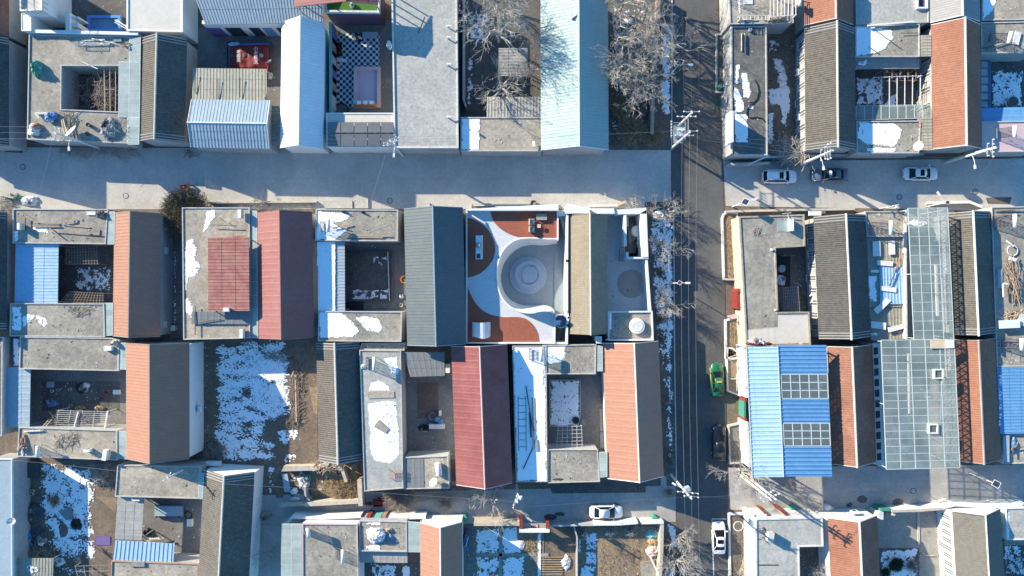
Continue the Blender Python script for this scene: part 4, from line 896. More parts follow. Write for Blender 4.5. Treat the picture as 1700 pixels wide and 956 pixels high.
snow('blue shaded snow corner on the tan flat roof by the street', [(432, 672), (535, 672), (530, 848), (432, 848)], 3.62, .93, .25)
planks('two white pipes at the corner of the tan flat roof', [(515, 745, 530, 760), (838, 800, 842, 830, .35)], 3.7, 'white', .15, .3, cat='pipe', name='pipe', part='pipe_length')
wallrun('thin grey wall between the pale roof and the tree yard', [(442, -60), (442, 560), (455, 600)], 2.2, .2, 'wall_grey')
gable('large pale teal steel hall under the tree shadows', (880, 1095, 1262, -90), (880, 1098, 1262, 828), 'metal_teal', 'metal', ze=4.0, zr=6.5, wall='wall_grey', ridge='metal_white')
ac('small white box on the pale teal roof slope', 1065, 92, 6.25, .6)
tree('larger bare tree in the dark yard above the hut', 640, 235, 9, 3.9, 11, kids=(5, 4, 4, 3), limbs=7, trunk=.2, th=3)
tree('smaller bare tree in the dark yard below the hut', 660, 520, 7.5, 3.6, 12, kids=(4, 3, 3, 3), limbs=6, trunk=.15, th=2)
tree('slim bare tree leaning over the corner of the square hut', 812, 440, 6, 2.2, 13, kids=(4, 4, 3, 2), limbs=5, trunk=.09, th=1.4)
tree('bare tree at the top border over the dark yard', 560, -30, 7, 3.0, 14, kids=(4, 3, 3, 2), limbs=5, trunk=.13, th=2)
use(980, 0, 3.414)
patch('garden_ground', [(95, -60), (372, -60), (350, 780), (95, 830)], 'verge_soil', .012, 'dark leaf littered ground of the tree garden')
snow('thin broken snow under the row of garden trees', [(105, 20), (330, 20), (330, 700), (105, 760)], .015, .36, .6, fr=1.6, fine=.3)
wallrun('low tan wall between the tree garden and the snowy verge', [(392, -50), (366, 320), (350, 750)], 1.6, .4, 'wall_brick', cap='wood')
snow('blue shaded snow on the verge beside the tree garden', [(395, 130), (464, 120), (462, 640), (392, 700)], .03, .62, .5, fr=.9)
for i, (x, y, h, sp, t) in enumerate(((300, 110, 9, 3.8, 'tallest bare tree at the top of the tree garden'), (345, 320, 8.5, 3.6, 'spreading bare tree reaching over the garden wall'), (170, 60, 8, 3.2, 'bare tree beside the teal hall at the top'), (165, 260, 8, 3.2, 'bare tree beside the middle of the teal hall'), (290, 500, 7.5, 3.0, 'bare tree above the dry garden shrubs'), (200, 430, 7, 2.8, 'slim bare tree in the middle of the garden row'), (330, -20, 8, 3.4, 'bare tree cut by the top border over the garden'), (235, 600, 5.5, 2.2, 'short bare tree among the dry garden shrubs'), (130, 480, 6, 2.2, 'bare tree close to the lower end of the teal hall'))):
    tree(t, x, y, h, sp, 30+i, kids=(4, 3, 3, 3), limbs=6, trunk=.16, th=h*.28)
bush('tan dry shrub beside the teal hall', 165, 610, 1.5, 1.6, 420, 'dry_grass', 4, thick=.035); bush('wide dry tan shrub at the bottom of the tree garden', 225, 745, 1.8, 1.6, 480, 'dry_grass', 5, thick=.035); bush('brown dry shrub at the foot of the garden wall', 345, 775, 1.4, 1.5, 420, 'dry_grass', 6, thick=.03); bush('reddish brown shrub in the middle of the tree garden', 260, 620, 1.2, 1.4, 300, 'bark_brown', 7, thick=.03)
heap('blue scrap lying under the garden trees', 235, 120, .02, 18, 16, .3, ['tarp_blue'], cat='scrap', lumps=2)
# right of the road, top block
o = thing('planter', 'long kerbed planter with dark soil beside the top flat roof', 'planter', P(745, 360, 0)); w = [P(x, y, .35) for x, y in R(712, 190, 782, 524)]
MB().rim(w, .2, 0, .35).build('kerb', 'parapet', o); MB().sheet(inset(ccw(w), .19), .2).build('soil', 'yard_dark', o)
drum('green wheeled bin standing in the dark planter', 738, 488, .2, .33, .8, 'tarp_green', 'bin', 'bin')
scatter('dry stalks in the dark planter by the pavement', R(725, 200, 775, 510), .2, 90, 'stick', .3)
flat('long dark flat roof with snow patches beside the road', [(796, 150), (997, 148), (1003, 880), (798, 880)], 3.6, 'roof_dark', 'wall_grey', pmat='parapet', par=.18)
snow('long snow patch on the dark flat roof', [(856, 412), (885, 410), (912, 520), (895, 556), (868, 550)], 3.62, .95, .2); snow('curved snow patch along the edge of the dark roof', [(812, 480), (835, 500), (870, 590), (865, 630), (818, 640)], 3.62, .93, .25); snow('small snow spot above the curved snow patch', [(825, 368), (845, 368), (838, 480), (818, 470)], 3.62, .85, .25); snow('blue snow rectangle in the shade of the white board', [(818, 640), (892, 650), (890, 806), (822, 806)], 3.62, .93, .25); snow('tiny snow spot beside the black hose', [(896, 600), (925, 602), (922, 616), (900, 614)], 3.62, .95, .1)
o = thing('sign_board', 'tall white board standing at the edge of the dark roof', 'board', P(806, 715, 3.6)); MB().box(PX(797, 5.8), PY(805, 5.8), 3.72, PX(812, 5.8), PY(628, 5.8), 5.8).build('panel', 'white', o)
for y in (640, 790): MB().bar(P(840, y, 3.62), P(806, y, 5.4), .07, .07).build('brace', 'steel', o)
o = thing('hose', 'black hose snaking over the dark flat roof', 'hose', P(920, 600, 3.65)); MB().tube([P(x, y, 3.68) for x, y in ((932, 450), (948, 480), (956, 520), (945, 560), (915, 590), (888, 620), (885, 650), (905, 668), (945, 665), (975, 670), (992, 690))], .07, 6).build('tube', 'rubber', o)
planks('dark narrow trough with white rim on the dark roof', [(858, 190, 858, 290, .1, 'white'), (874, 190, 874, 290, .1, 'white'), (866, 195, 866, 288, .25, 'black')], 3.65, 'white', .1, .12, cat='trough', name='trough', part='side')
heap('brick coloured rag beside the black hose', 905, 575, 3.62, 12, 6, .15, ['brick'], cat='rag', name='rag', lumps=1)
drum('pale bucket at the top of the dark flat roof', 908, 168, 3.62, .25, .3, 'metal_palest', 'bucket', 'bucket')
flat('cluttered flat roof with white rail frames at the top beside the road', [(782, -80), (1150, -80), (1150, 130), (790, 138)], 3.9, 'roof_warm', par=.15)
trellis('row of white parallel rails over the cluttered roof', [(1020, -60), (1165, -60), (1165, 85), (1020, 95)], 5.0, 8, 2, 'white', .07, z0=3.9); trellis('low white railing frame along the cluttered roof edge', [(845, 88), (1015, 88), (1015, 112), (845, 112)], 4.7, 9, 2, 'white', .05, z0=3.9)
heap('brown weeds and broken bricks along the cluttered roof edge', 1050, 112, 3.9, 60, 12, .5, ['dry_grass', 'brick', 'wood'], cat='rubble', lumps=6); heap('bits of timber along the cluttered roof edge', 890, 115, 3.9, 60, 10, .4, ['wood', 'dark_steel', 'tarp_blue'], cat='rubble', lumps=6)
slab('white square sheet at the top of the cluttered roof', R(870, -10, 920, 22), 3.95, .06, 'white'); snow('blue snow strip on the cluttered roof', R(838, -20, 852, 85), 3.92, .8, .1)
solbox('white water tank beside the top cluttered roof', 1185, 25, 3.6, .8, .6, 0)
use(1320, 0, 3.413)
gable('pinkish tiled roof with rail shadows at the top beside the road', (52, 230, 328, -180), (50, 232, 325, 105), 'tile_salmon', 'brick', win=0)
gable('grey tiled house with rail shadows beside the dark flat roof', (50, 237, 332, 118), (62, 243, 345, 833), 'tile_grey', win=8, winw=.9, winmat='solar_grey')
use(980, 0, 3.414)
patch('yard_ground', R(995, 170, 1215, 880), 'soil', .012, 'brown earth yard with snow between dark roof and grey tiles')
snow('snow trail down the middle of the brown earth yard', [(1035, 330), (1090, 335), (1130, 500), (1135, 620), (1110, 720), (1080, 690), (1070, 600), (1005, 600), (1005, 510), (1060, 490)], .03, .75, .4, fr=1.6); snow('scattered snow at the top of the brown earth yard', [(1005, 220), (1100, 220), (1060, 300), (1005, 300)], .03, .45, .4, fr=1.8); snow('blue snow at the foot of the brown earth yard', [(1003, 640), (1040, 640), (1040, 820), (1003, 820)], .03, .7, .3)
sticks('branches lying over the brown earth yard', R(1010, 200, 1190, 500), .03, 90, 1.4, .02, 'bark_brown', h=.2)
ac('white unit on the yard wall of the grey tiled house', 1172, 410, 1.2, 1.57); ac('lower white unit on the yard wall of the grey tiled house', 1178, 665, 1.2, 1.57)
drum('pale lidded jar in the brown earth yard', 1183, 735, 0, .3, .5, 'white_dirty', 'jar', 'jar')
sticks('large tangled brush heap beside the street end', [(1005, 880), (1040, 800), (1200, 770), (1229, 840), (1229, 950), (1060, 950)], .0, 330, 2.6, .03, 'bark', h=2.2, up=.3)
wallrun('low dark wall below the long dark flat roof', [(790, 930), (1010, 925)], 1.4, .25, 'wall_grey')
planks('white pole leaning by the brush heap', [(895, 932, 1015, 882)], 2.0, 'white', .18, .18, cat='pole', name='pole_length', part='pole')
use(1320, 0, 3.413)
flat('pale flat roof with a shaded left half at the top', [(340, -90), (755, -90), (755, 128), (345, 140)], 3.5, 'roof_pale', 'wall_white')
flat('grey flat roof with sunlit snow below a white coping', [(340, 148), (702, 138), (705, 322), (340, 322)], 3.5, 'roof_grey'); snow('snow half in sun on the grey roof below the white coping', [(345, 155), (440, 152), (545, 170), (555, 215), (520, 270), (450, 305), (345, 318)], 3.53, .92, .35, fr=.8)
planks('white fallen pipe along the white coping', [(410, 145, 675, 122, .2)], 3.8, 'white', .2, .15, cat='pipe', name='pipe', part='pipe_length'); planks('thin black poles lying over the snowy grey roof', [(440, 160, 600, 275), (415, 262, 482, 310), (600, 188, 700, 186)], 3.6, 'dark_steel', .06, .05, cat='poles', name='pole_bundle', part='pole')
o = thing('stairwell', 'open stair shaft in the corner of the pale flat roof', 'stairwell', P(722, 20, 3.5)); w = [P(x, y, 3.8) for x, y in R(690, -60, 752, 48)]; MB().rim(w, .2, 3.45, 3.85).build('rim', 'white', o); MB().sheet(inset(ccw(w), .19), 3.53).build('hatch', 'pane_dark', o)
canopy('beige ribbed strip roof between snowy roof and trellis court', [(340, 327), (705, 330), (705, 388), (342, 392)], (3.0, 3.0, 2.7, 2.7), 'metal_beige', 'metal', 'y'); snow('snow spots on the beige ribbed strip', R(348, 335, 410, 380), 3.1, .6, .3)
patch('courtyard_floor', R(335, 380, 780, 610), 'yard_dark', .012, 'dark earth court under the pale pipe trellis'); snow('blue snow bed in the pipe trellis court', R(345, 440, 500, 598), .03, .62, .3, fr=1.4); snow('sunlit snow spot in the pipe trellis court', [(540, 540), (575, 530), (570, 595), (500, 595)], .03, .8, .3)
rubble('broken bricks and weeds in the pipe trellis court', R(500, 400, 700, 470), .02, 60, ['brick', 'wood', 'white_dirty'], .1, .4)
trellis('row of long pale pipes over the trellis court', [(447, 440), (710, 430), (708, 600), (447, 606)], 2.6, 7, 2, 'white_dirty', .08); trellis('short rusty pipes at the top of the trellis court', [(505, 392), (685, 392), (685, 455), (505, 460)], 2.4, 5, 2, 'brick', .06)
glassroof('dusty green glass strip below the trellis court', [(345, 600), (770, 592), (770, 668), (345, 680)], (3.0, 3.0, 3.3, 3.3), 9, 1, 'glass', group='pale green glass strips'); flat('grey flat roof with a large snow patch beside the street', [(345, 688), (708, 684), (704, 868), (348, 868)], 3.5, 'roof_grey', z0=0)
snow('large half sunlit snow patch on the street side roof', [(362, 692), (560, 700), (608, 730), (595, 780), (560, 830), (400, 815), (355, 780)], 3.53, .95, .3, fr=.8); snow('thin snow line at the foot of the street side roof', [(400, 835), (575, 838), (560, 862), (410, 862)], 3.53, .9, .15)
canopy('khaki ribbed strip roof beside the salmon tiles, lower', [(702, 668), (775, 666), (778, 850), (704, 852)], (3.5, 3.7, 3.7, 3.5), 'metal_khaki', 'metal', 'y'); canopy('khaki ribbed strip roof beside the salmon tiles, upper', [(705, 200), (770, 198), (772, 318), (708, 320)], (3.5, 3.7, 3.7, 3.5), 'metal_khaki', 'metal', 'y')
dish('grey dish on a bracket at the street corner roof', 700, 828, 3.5, .6, 3.0)
sticks('row of broken bricks and weeds along the roof edge', R(700, 690, 715, 770), 3.5, 30, .4, .05, 'brick', h=.2)
gable('whitish tiled roof at the top above the salmon tiles', (760, 945, 1045, -160), (765, 950, 1045, 88), 'tile_whitish', 'brick', ridge='wall_white'); gable('salmon tiled house with white ridge beside the pipe trellis court', (770, 963, 1046, 98), (776, 972, 1056, 824), 'tile_salmon', 'brick', ridge='wall_white', win=7, winw=.9, winmat='solar_grey')
flat('grey flat roof with shaded snow in the top right corner', [(1058, -80), (1380, -80), (1380, 112), (1056, 116)], 3.5, 'roof_warm'); snow('blue shaded snow in the top right corner roof', [(1062, -20), (1145, -20), (1120, 60), (1064, 108)], 3.53, .93, .2)
flat('grey flat roof with a brown solar heater near the right border', [(1050, 128), (1380, 122), (1380, 300), (1054, 302)], 3.4, 'roof_grey'); heater('solar heater with white tank near the right top border', 1150, 215, 3.5, 2.9, 1.3, 2.2)
slab('bent white metal sheet on the roof near the right border', [(1235, 245), (1250, 175), (1282, 185), (1265, 255)], 3.5, .1, 'white_dirty'); planks('dark poles lying around the right border solar heater', [(1055, 275, 1130, 258), (1130, 258, 1215, 232, .12, 'white'), (1240, 265, 1243, 300)], 3.5, 'dark_steel', .08, .08, cat='poles', name='pole_bundle', part='pole')
patch('courtyard_floor', R(1050, 300, 1390, 620), 'yard_dark', .012, 'dark court with snow near the right border'); snow('large speckled snow patch in the right border court', R(1115, 400, 1290, 608), .03, .68, .5, fr=1.3)
pot('round stone well in the right border court', 1237, 575, 0, .75, .5, 'tarp_grey', fill='yard_dark', cat='well', name='stone_well')
o = thing('cold_frame', 'blue framed glass cold frame filled with snow', 'cold frame', P(1078, 475, 0)); w = [P(x, y, .8) for x, y in R(1050, 340, 1108, 610)]; MB().rim(w, .15, 0, .8).build('frame', 'tarp_blue', o); MB().sheet(inset(ccw(w), .14), .6).build('bed', 'white_dirty', o)
for i in range(5): a = P(1050, 385+i*45, .82); MB().box(a.x, a.y-.05, .6, a.x+1.2*1.1, a.y+.05, .83).build('bar', 'tarp_blue', o)
canopy('saturated blue steel canopy near the right border', [(1050, 612), (1390, 604), (1390, 684), (1052, 688)], (3.0, 3.0, 3.2, 3.2), 'metal_blue', 'flat', 'y')
flat('pinkish tiled flat roof with a solar heater beside the street', [(1055, 690), (1390, 684), (1390, 858), (1056, 862)], 3.4, 'pinkish'); heater('solar heater on the pinkish flat roof beside the street', 1190, 752, 3.5, 3.14, 1.3, 1.5)
use(1200, 0, 1)
wallrun('low wall along the street below the snowy roofs', [(55, 262), (125, 259), (225, 257), (330, 256)], 1.2, .25, 'wall_grey', zpx=1)
# ================================================================ middle row, left
use(0, 230, 2.812); Z = 3.6
gable('dark grey tiled roof cut by the left border in the middle row', (-200, -90, 38, 335), (-200, -90, 30, 895), 'tile_dark', zr=5.5)
flat('grey flat roof piled with timber beside the street', [(62, 328), (506, 330), (495, 492), (62, 488)], Z, 'roof_grey')
canopy('bright blue ribbed steel roof between two grey flat roofs', [(73, 490), (274, 492), (270, 768), (68, 766)], (3.3, 3.3, 3.3, 3.3), 'metal_skyblue', 'metal', 'y')
flat('grey flat roof with snow spots below the bright blue roof', [(50, 768), (488, 770), (492, 926), (48, 922)], Z, 'roof_grey'); snow('blue shaded snow at the corner below the bright blue roof', R(58, 785, 102, 895), Z+.02, .85, .3); snow('white snow spot on the roof below the bright blue roof', [(170, 825), (210, 835), (222, 865), (205, 878), (170, 850)], Z+.02, .95, .2); snow('ragged snow spots beside the white snow spot', [(105, 835), (125, 820), (168, 825), (150, 848), (110, 880)], Z+.02, .8, .2)
planks('long dark timbers heaped on the street side flat roof', [(150, 405, 275, 402), (155, 412, 280, 410), (160, 390, 265, 392), (275, 395, 340, 380), (300, 405, 420, 415), (345, 395, 355, 375), (405, 430, 405, 445), (405, 440, 465, 445), (465, 425, 462, 450), (105, 350, 180, 395), (230, 418, 290, 465), (118, 370, 118, 430, .12, 'dark_steel'), (240, 438, 460, 455, .06, 'dark_steel')], Z+.05, 'wood', .14, .08)
ac('white unit at the left end of the timber roof', 92, 410, Z+.6, 1.57); slab('white sheet at the top of the timber roof', R(405, 340, 445, 356), Z, .15, 'white'); snow('snow patch among the timbers', [(150, 405), (230, 415), (225, 440), (155, 430)], Z+.02, .8, .2); snow('thin snow edge at the left of the timber roof', R(66, 430, 86, 480), Z+.02, .8, .15)
heap('dark chimney scrap beside the upper glass strip', 470, 352, Z, 26, 16, .6, ['dark_steel', 'tarp_grey', 'white'], cat='scrap', lumps=4)
glassroof('pale green glass strip beside the brown roof, upper', [(500, 342), (536, 342), (534, 492), (495, 492)], (3.6, 3.8, 3.8, 3.6), 1, 5, 'glass_green', posts=False, group='pale green glass strips'); glassroof('pale green glass strip beside the brown roof, lower', [(487, 768), (528, 768), (526, 918), (485, 920)], (3.6, 3.8, 3.8, 3.6), 1, 5, 'glass_green', posts=False, group='pale green glass strips')
patch('courtyard_floor', R(265, 470, 545, 790), 'yard_dark', .012, 'dark court with two stick trellises and snow'); snow('speckled snow bed between the two stick trellises', R(355, 598, 520, 712), .03, .55, .3, fr=1.7)
trellis('flat trellis of sticks at the top of the snowy court', [(310, 505), (450, 500), (455, 585), (308, 585)], 2.2, 12, 7, 'stick', .05); trellis('slanted trellis of sticks at the foot of the snowy court', [(325, 715), (480, 722), (480, 778), (270, 775)], 2.6, 14, 6, 'stick', .05)
sticks('brush spilled from the slanted trellis onto the roof', [(285, 775), (470, 775), (400, 830), (350, 830)], Z+.02, 60, .9, .02, h=.25); pot('round basin in the snowy court', 425, 628, 0, .4, .4, 'tarp_grey'); pot('red tub in the snowy court', 385, 655, 0, .35, .3, 'brick')
gable('salmon and brown roofed house beside the dense grey bush', (537, 608, 757, 338), (525, 600, 748, 930), 'metal_brown', 'metal', ridge='ridge_dark')
for i, (x, y, t) in enumerate(((777, 413, 'upper'), (773, 523, 'middle'), (767, 867, 'lowest'))): ac(t+' white air conditioner on the wall of the salmon and brown house', x, y, 2.0, 1.57)
patch('lane', R(795, 340, 858, 930), 'yard', .012, 'narrow shaded lane between the brown roof and snowy flat roof'); snow('thin snow line along the shaded lane', R(808, 540, 824, 880), .03, .5, .15); drum('pale water jar at the end of the shaded lane', 805, 885, 0, .4, .9, 'white_dirty', 'jar', 'jar')
heap('pale sacks and rubble along the sunny street edge', 130, 290, 0, 40, 22, .6, ['tarp_white', 'tarp_grey', 'steel', 'tarp_white'], cat='sacks', name='sack_pile', lumps=6); heap('green bags and rubble in the left street corner', 70, 275, 0, 50, 12, .5, ['tarp_green', 'tarp_grey', 'wood'], cat='bags', name='bag_heap', lumps=5); sticks('brush and vines along the left street corner', R(0, 270, 70, 325), 0, 120, 1.0, .02, 'bark', h=.5)
wallrun('low kerb wall under the timber roof', [(0, 262), (60, 275)], .8, .2, 'wall_tan'); trike('small red scooter cart at the street edge by the dense bush', 862, 222, .2).scale = (.6, .6, .75)
sticks('vines and dead branches along the street below the dish roof', [(270, 40), (640, 40), (650, 80), (600, 95), (300, 75)], .0, 170, 1.6, .02, 'bark_brown', h=1.0); sticks('small dead branches on the street below the blue shed', R(860, 55, 930, 85), 0, 40, .9, .02, 'bark_brown', h=.4)
use(280, 300, 3.414)
bush('large dense grey brown bush between lane and flat roof', 135, 195, 3.0, 3.6, 2000, 'bush', 3, tw=2, thick=.026)
flat('grey flat roof surrounding a rusty red canopy', [(78, 152), (460, 152), (462, 892), (86, 900)], Z, 'roof_warm'); snow('ragged snow along the left edge of the red canopy roof', [(90, 340), (140, 330), (160, 380), (150, 440), (185, 490), (150, 540), (110, 550), (100, 640), (140, 720), (130, 780), (95, 740)], Z+.02, .82, .3, fr=1.2); snow('blue snow beside the dense bush', [(215, 170), (265, 165), (265, 200), (225, 260), (195, 290)], Z+.02, .9, .2)
canopy('rusty red ribbed canopy on the grey flat roof', [(222, 322), (455, 320), (458, 738), (224, 738)], (Z+1.1, Z+1.1, Z+1.1, Z+1.1), 'metal_rust', 'metal', 'y', z0=Z); canopy('dark felt sheet below the rusty red canopy', [(130, 742), (460, 742), (460, 812), (130, 812)], (Z+.25, Z+.25, Z+.2, Z+.2), 'felt', 'flat', 'x', posts=False, z0=Z)
ac('white box with grille at the top of the red canopy roof', 405, 188, Z+.7, 1.57, s=1.3); ac('white box with grille at the foot of the red canopy roof', 415, 865, Z+.6, 1.57, s=1.3); planks('black poles lying on the red canopy roof', [(152, 708, 150, 875), (170, 805, 300, 785), (235, 250, 390, 255), (290, 210, 325, 235)], Z+.3, 'dark_steel', .08, .06, cat='poles', name='pole_bundle', part='pole'); slab('white flue cap on the lower edge of the rusty canopy', R(308, 720, 340, 740), Z+1.15, .3, 'white'); planks('brick row at the top edge of the rusty canopy', [(362, 316, 392, 316), (400, 315, 425, 314)], Z+.1, 'brick', .15, .15, part='brick', name='brick_row', cat='bricks')
glassroof('dark green glass strip beside the pink steel roof', [(460, 170), (500, 172), (506, 890), (464, 890)], (3.5, 3.7, 3.7, 3.5), 1, 9, 'glass_green', posts=False, group='pale green glass strips')
gable('pink steel roofed house with dark maroon shaded slope', (500, 627, 813, 166), (508, 637, 825, 900), 'metal_pink', 'flat', ridge='metal_brown', wall='wall_white')
wallrun('low kerb with dry weeds along the street before the pink roof', [(230, 125), (330, 122), (835, 118)], .5, .2, 'wall_tan', cap='wall_tan'); sticks('grey weeds and rubble along the street before the pink roof', [(230, 130), (835, 125), (835, 165), (240, 165)], 0, 330, .7, .015, 'bark', h=.5); tree('small bare street tree before the pink roof', 545, 130, 2.6, 1.6, 51, kids=(4, 3, 3), limbs=5, trunk=.05, th=.5); 
slab('sunlit concrete ramp beside the street', [(870, 115), (1040, 112), (1040, 155), (885, 155)], 0, .25, 'parapet', 'ramp', 'ramp'); slab('small sunlit ramp beside the street drain', [(1050, 110), (1130, 100), (1130, 155), (1055, 155)], 0, .2, 'parapet', 'ramp', 'ramp')
flat('grey flat roof with snow and a solar heater above the pit garden', [(835, 162), (1300, 165), (1298, 342), (832, 340)], Z, 'roof_grey'); snow('bright snow under the solar heater above the pit garden', [(840, 170), (1050, 190), (1000, 225), (930, 240), (1010, 280), (940, 335), (838, 335)], Z+.02, .93, .25, fr=.8); heater('solar heater with short white tank above the pit garden', 885, 258, Z+.1, 3.14, 1.4, 1.4)
planks('long grey planks above the pit garden', [(1000, 318, 1215, 322), (1020, 308, 1260, 312), (930, 270, 1030, 245), (960, 255, 1010, 270)], Z+.1, 'wood', .16); heap('dark flue pots on the roof above the pit garden', 985, 172, Z, 14, 6, .5, ['dark_steel'], cat='flue', name='flue', lumps=3); heap('small dark flue above the plank roof edge', 1098, 178, Z, 8, 6, .5, ['dark_steel'], cat='flue', name='flue', lumps=2)
canopy('snow covered ribbed canopy on the left of the pit garden', [(838, 342), (998, 344), (1000, 740), (848, 740)], (3.3, 3.2, 3.2, 3.3), 'metal_palest', 'metal', 'y', cat='canopy'); snow('blue shaded snow lying on the ribbed canopy', [(842, 344), (945, 344), (945, 738), (850, 738)], 3.36, .96, .15)
flat('grey flat roof with two snow patches below the pit garden', [(850, 738), (1322, 742), (1318, 912), (848, 908)], Z, 'roof_grey'); snow('blue shaded snow with footprints below the pit garden', [(855, 742), (975, 745), (1040, 800), (1080, 850), (1040, 885), (858, 890)], Z+.02, .93, .25, fr=.9); snow('sunlit round snow patch below the pit garden', [(1060, 775), (1120, 768), (1190, 785), (1215, 840), (1190, 860), (1120, 845)], Z+.02, .96, .2)
patch('courtyard_floor', R(990, 330, 1345, 760), 'yard', .012, 'grey concrete court round the sunken pit garden'); o = thing('pit_garden', 'dark sunken garden bed with low brick rim', 'garden bed', P(1138, 535, 0)); w = [P(x, y, .3) for x, y in R(1005, 395, 1272, 682)]; MB().rim(w, .25, 0, .3).build('rim', 'yard_dark', o); MB().sheet(inset(ccw(w), .24), .1).build('soil', 'yard_dark', o)
snow('snow along the lower edge of the pit garden', R(1040, 610, 1250, 680), .12, .5, .3, fr=1.5); snow('snow at the top right of the pit garden', R(1150, 420, 1250, 490), .12, .4, .3, fr=1.5); scatter('dead stalks in the pit garden', R(1020, 410, 1240, 660), .1, 260, 'stick', .4); planks('pale pipe along the pit garden rim', [(1242, 405, 1252, 680), (1010, 405, 1240, 400, .1, 'dark_steel')], .35, 'white_dirty', .1, .1, cat='pipe', name='pipe', part='pipe_length')
slab('dark water trough below the pit garden', R(1005, 690, 1100, 732), 0, .5, 'black', 'trough', 'trough'); pot('small orange lit stove in the court of the pit garden', 1335, 560, 0, .5, .8, 'orange', cat='stove', name='stove'); heap('white sack beside the grey steel roof', 1318, 655, 0, 14, 14, .5, ['tarp_white', 'dark_steel'], cat='sacks', name='sack_pile', lumps=3); pot('pale bowl on the court floor', 1318, 705, 0, .25, .25, 'white_dirty')
# ================================================================ big grey steel house and the new terrace house
use(660, 310, 3.413)
gable('long grey ribbed steel roof left of the red deck terrace', (36, 199, 368, 108), (56, 218, 390, 904), 'metal_grey', 'metal', ze=4.7, zr=6.9, ridge='metal_steel')
slab('pale step slab at the street end of the grey steel roof', R(118, 92, 182, 112), 0, .4, 'parapet', 'step', 'step')
ZT = 3.4
def smooth(pts, n=8):
    out = []
    for i in range(len(pts)-1):
        p0, p1, p2, p3 = [Vector(pts[min(max(j, 0), len(pts)-1)]) for j in (i-1, i, i+1, i+2)]
        for k in range(n):
            t = k/n; out.append(.5*((2*p1)+(-p0+p2)*t+(2*p0-5*p1+4*p2-p3)*t*t+(-p0+3*p1-3*p2+p3)*t**3))
    return out+[Vector(pts[-1])]
rimc = smooth([(905, 297), (830, 296), (740, 292), (680, 300), (630, 328), (592, 375), (570, 440), (563, 505), (573, 575), (600, 635), (645, 680), (700, 706), (760, 712), (820, 704), (870, 706), (888, 716)], 6)
botc = smooth([(905, 322), (830, 332), (750, 331), (695, 345), (650, 375), (612, 420), (592, 470), (586, 520), (600, 585), (630, 630), (680, 662), (730, 672), (785, 672), (830, 668), (870, 680), (890, 700)], 6)
th = thing('terrace_house', 'white walled house with curved roof terrace of red decks around a round sunken court', 'house', P(660, 500, 0))
terr = [P(*q, ZT) for q in [(392, 134), (905, 134)]]+[P(q.x, q.y, ZT) for q in rimc]+[P(*q, ZT) for q in [(890, 884), (396, 882)]]
MB().prism(terr, ZT-.3, ZT, True).build('terrace', 'terrace', th)
# wall of the round court, slightly battered, its crest rising as a fin at the lower right
def crest(i): t = i/(len(rimc)-1); return .10+1.9*max(0, min(1, (t-.70)/.12))**1.5*max(.25, 1-max(0, (t-.93)/.07)*.5)
n = len(rimc); top = [P(q.x, q.y, ZT+crest(i)) for i, q in enumerate(rimc)]; bot = [P(q.x, q.y, 0.02) for q in botc]
cw = MB(); cw.add(top+bot, [(i, i+1, n+i+1, n+i) for i in range(n-1)])
c2 = P(742, 500, 0); outv = []
for i in range(n):
    a = top[i]; d = Vector((rimc[min(i+1, n-1)].x-rimc[max(i-1, 0)].x, -(rimc[min(i+1, n-1)].y-rimc[max(i-1, 0)].y), 0)).normalized(); outv.append(Vector((d.y, -d.x, 0))*.13)
if (outv[n//2].x) > 0: outv = [-v for v in outv]
ot = [top[i]+outv[i] for i in range(n)]; ob_ = [Vector((q.x, q.y, ZT-.05)) for q in ot]
cw.add(top+ot+ob_, [(i, n+i, n+i+1, i+1) for i in range(n-1)]+[(n+i, 2*n+i, 2*n+i+1, n+i+1) for i in range(n-1)])
cw.build('court_wall', 'wall_white', th, True)
for nm, pts in (('deck', smooth([(397, 176), (440, 188), (490, 220), (530, 270), (552, 335), (545, 400), (510, 455), (460, 495), (398, 515)], 5)), ('deck', [Vector((525, 137)), Vector((903, 137)), Vector((903, 294)), Vector((720, 289))]+smooth([(720, 289), (660, 278), (600, 250), (560, 215), (540, 185), (525, 137)], 5)[1:-1]), ('deck', smooth([(398, 566), (415, 610), (440, 655), (480, 698), (530, 725), (600, 738), (680, 738), (730, 750), (770, 785), (795, 830), (803, 878)], 5)+[Vector((398, 878))])):
    w = ccw([P(q.x, q.y, ZT+.03) for q in pts]); dk = MB().prism(w, ZT+.002, ZT+.035).build('deck', 'deck', th)
# outer walls
def tw(pts, z, t, mat='wall_white', nm='wall'):
    m = MB()
    for a, b in zip(pts, pts[1:]):
        a, b = P(*a, z).xy.to_3d(), P(*b, z).xy.to_3d(); d = (b-a).normalized(); nn = Vector((-d.y, d.x, 0))*(t/2); e = d*(t/2-.004); m.prism([a-e-nn, b+e-nn, b+e+nn, a-e+nn], 0, z)
    return m.build(nm, mat, th)
tw([(391, 133), (391, 882)], ZT+.25, .22); tw([(397, 884), (890, 886)], ZT+.3, .2); tw([(893, 720), (891, 884)], ZT+.16, .14); tw([(908, 134), (908, 298)], ZT+.3, .2)
tw([(962, 128), (960, 420), (960, 700)], ZT+.6, .3); tw([(960, 704), (968, 742), (961, 785), (960, 886)], ZT+.45, .25); tw([(912, 150), (958, 150)], ZT+.2, .5)
tw([(893, 886), (960, 886)], ZT+.1, .2)
pts = [P(*q, ZT+1.0) for q in ((388, 126), (912, 96), (912, 134), (388, 134))]; MB().prism(pts, ZT-.6, ZT+1.0).build('front_parapet', 'wall_white', th)
MB().sheet([P(*q, .01) for q in ((560, 130), (958, 130), (958, 884), (560, 884))], .016).build('court_floor', 'court', th)
MB().prism([P(*q, .2) for q in ((888, 150), (956, 150), (956, 884), (888, 884))], 0, .12).build('side_step', 'court', th)
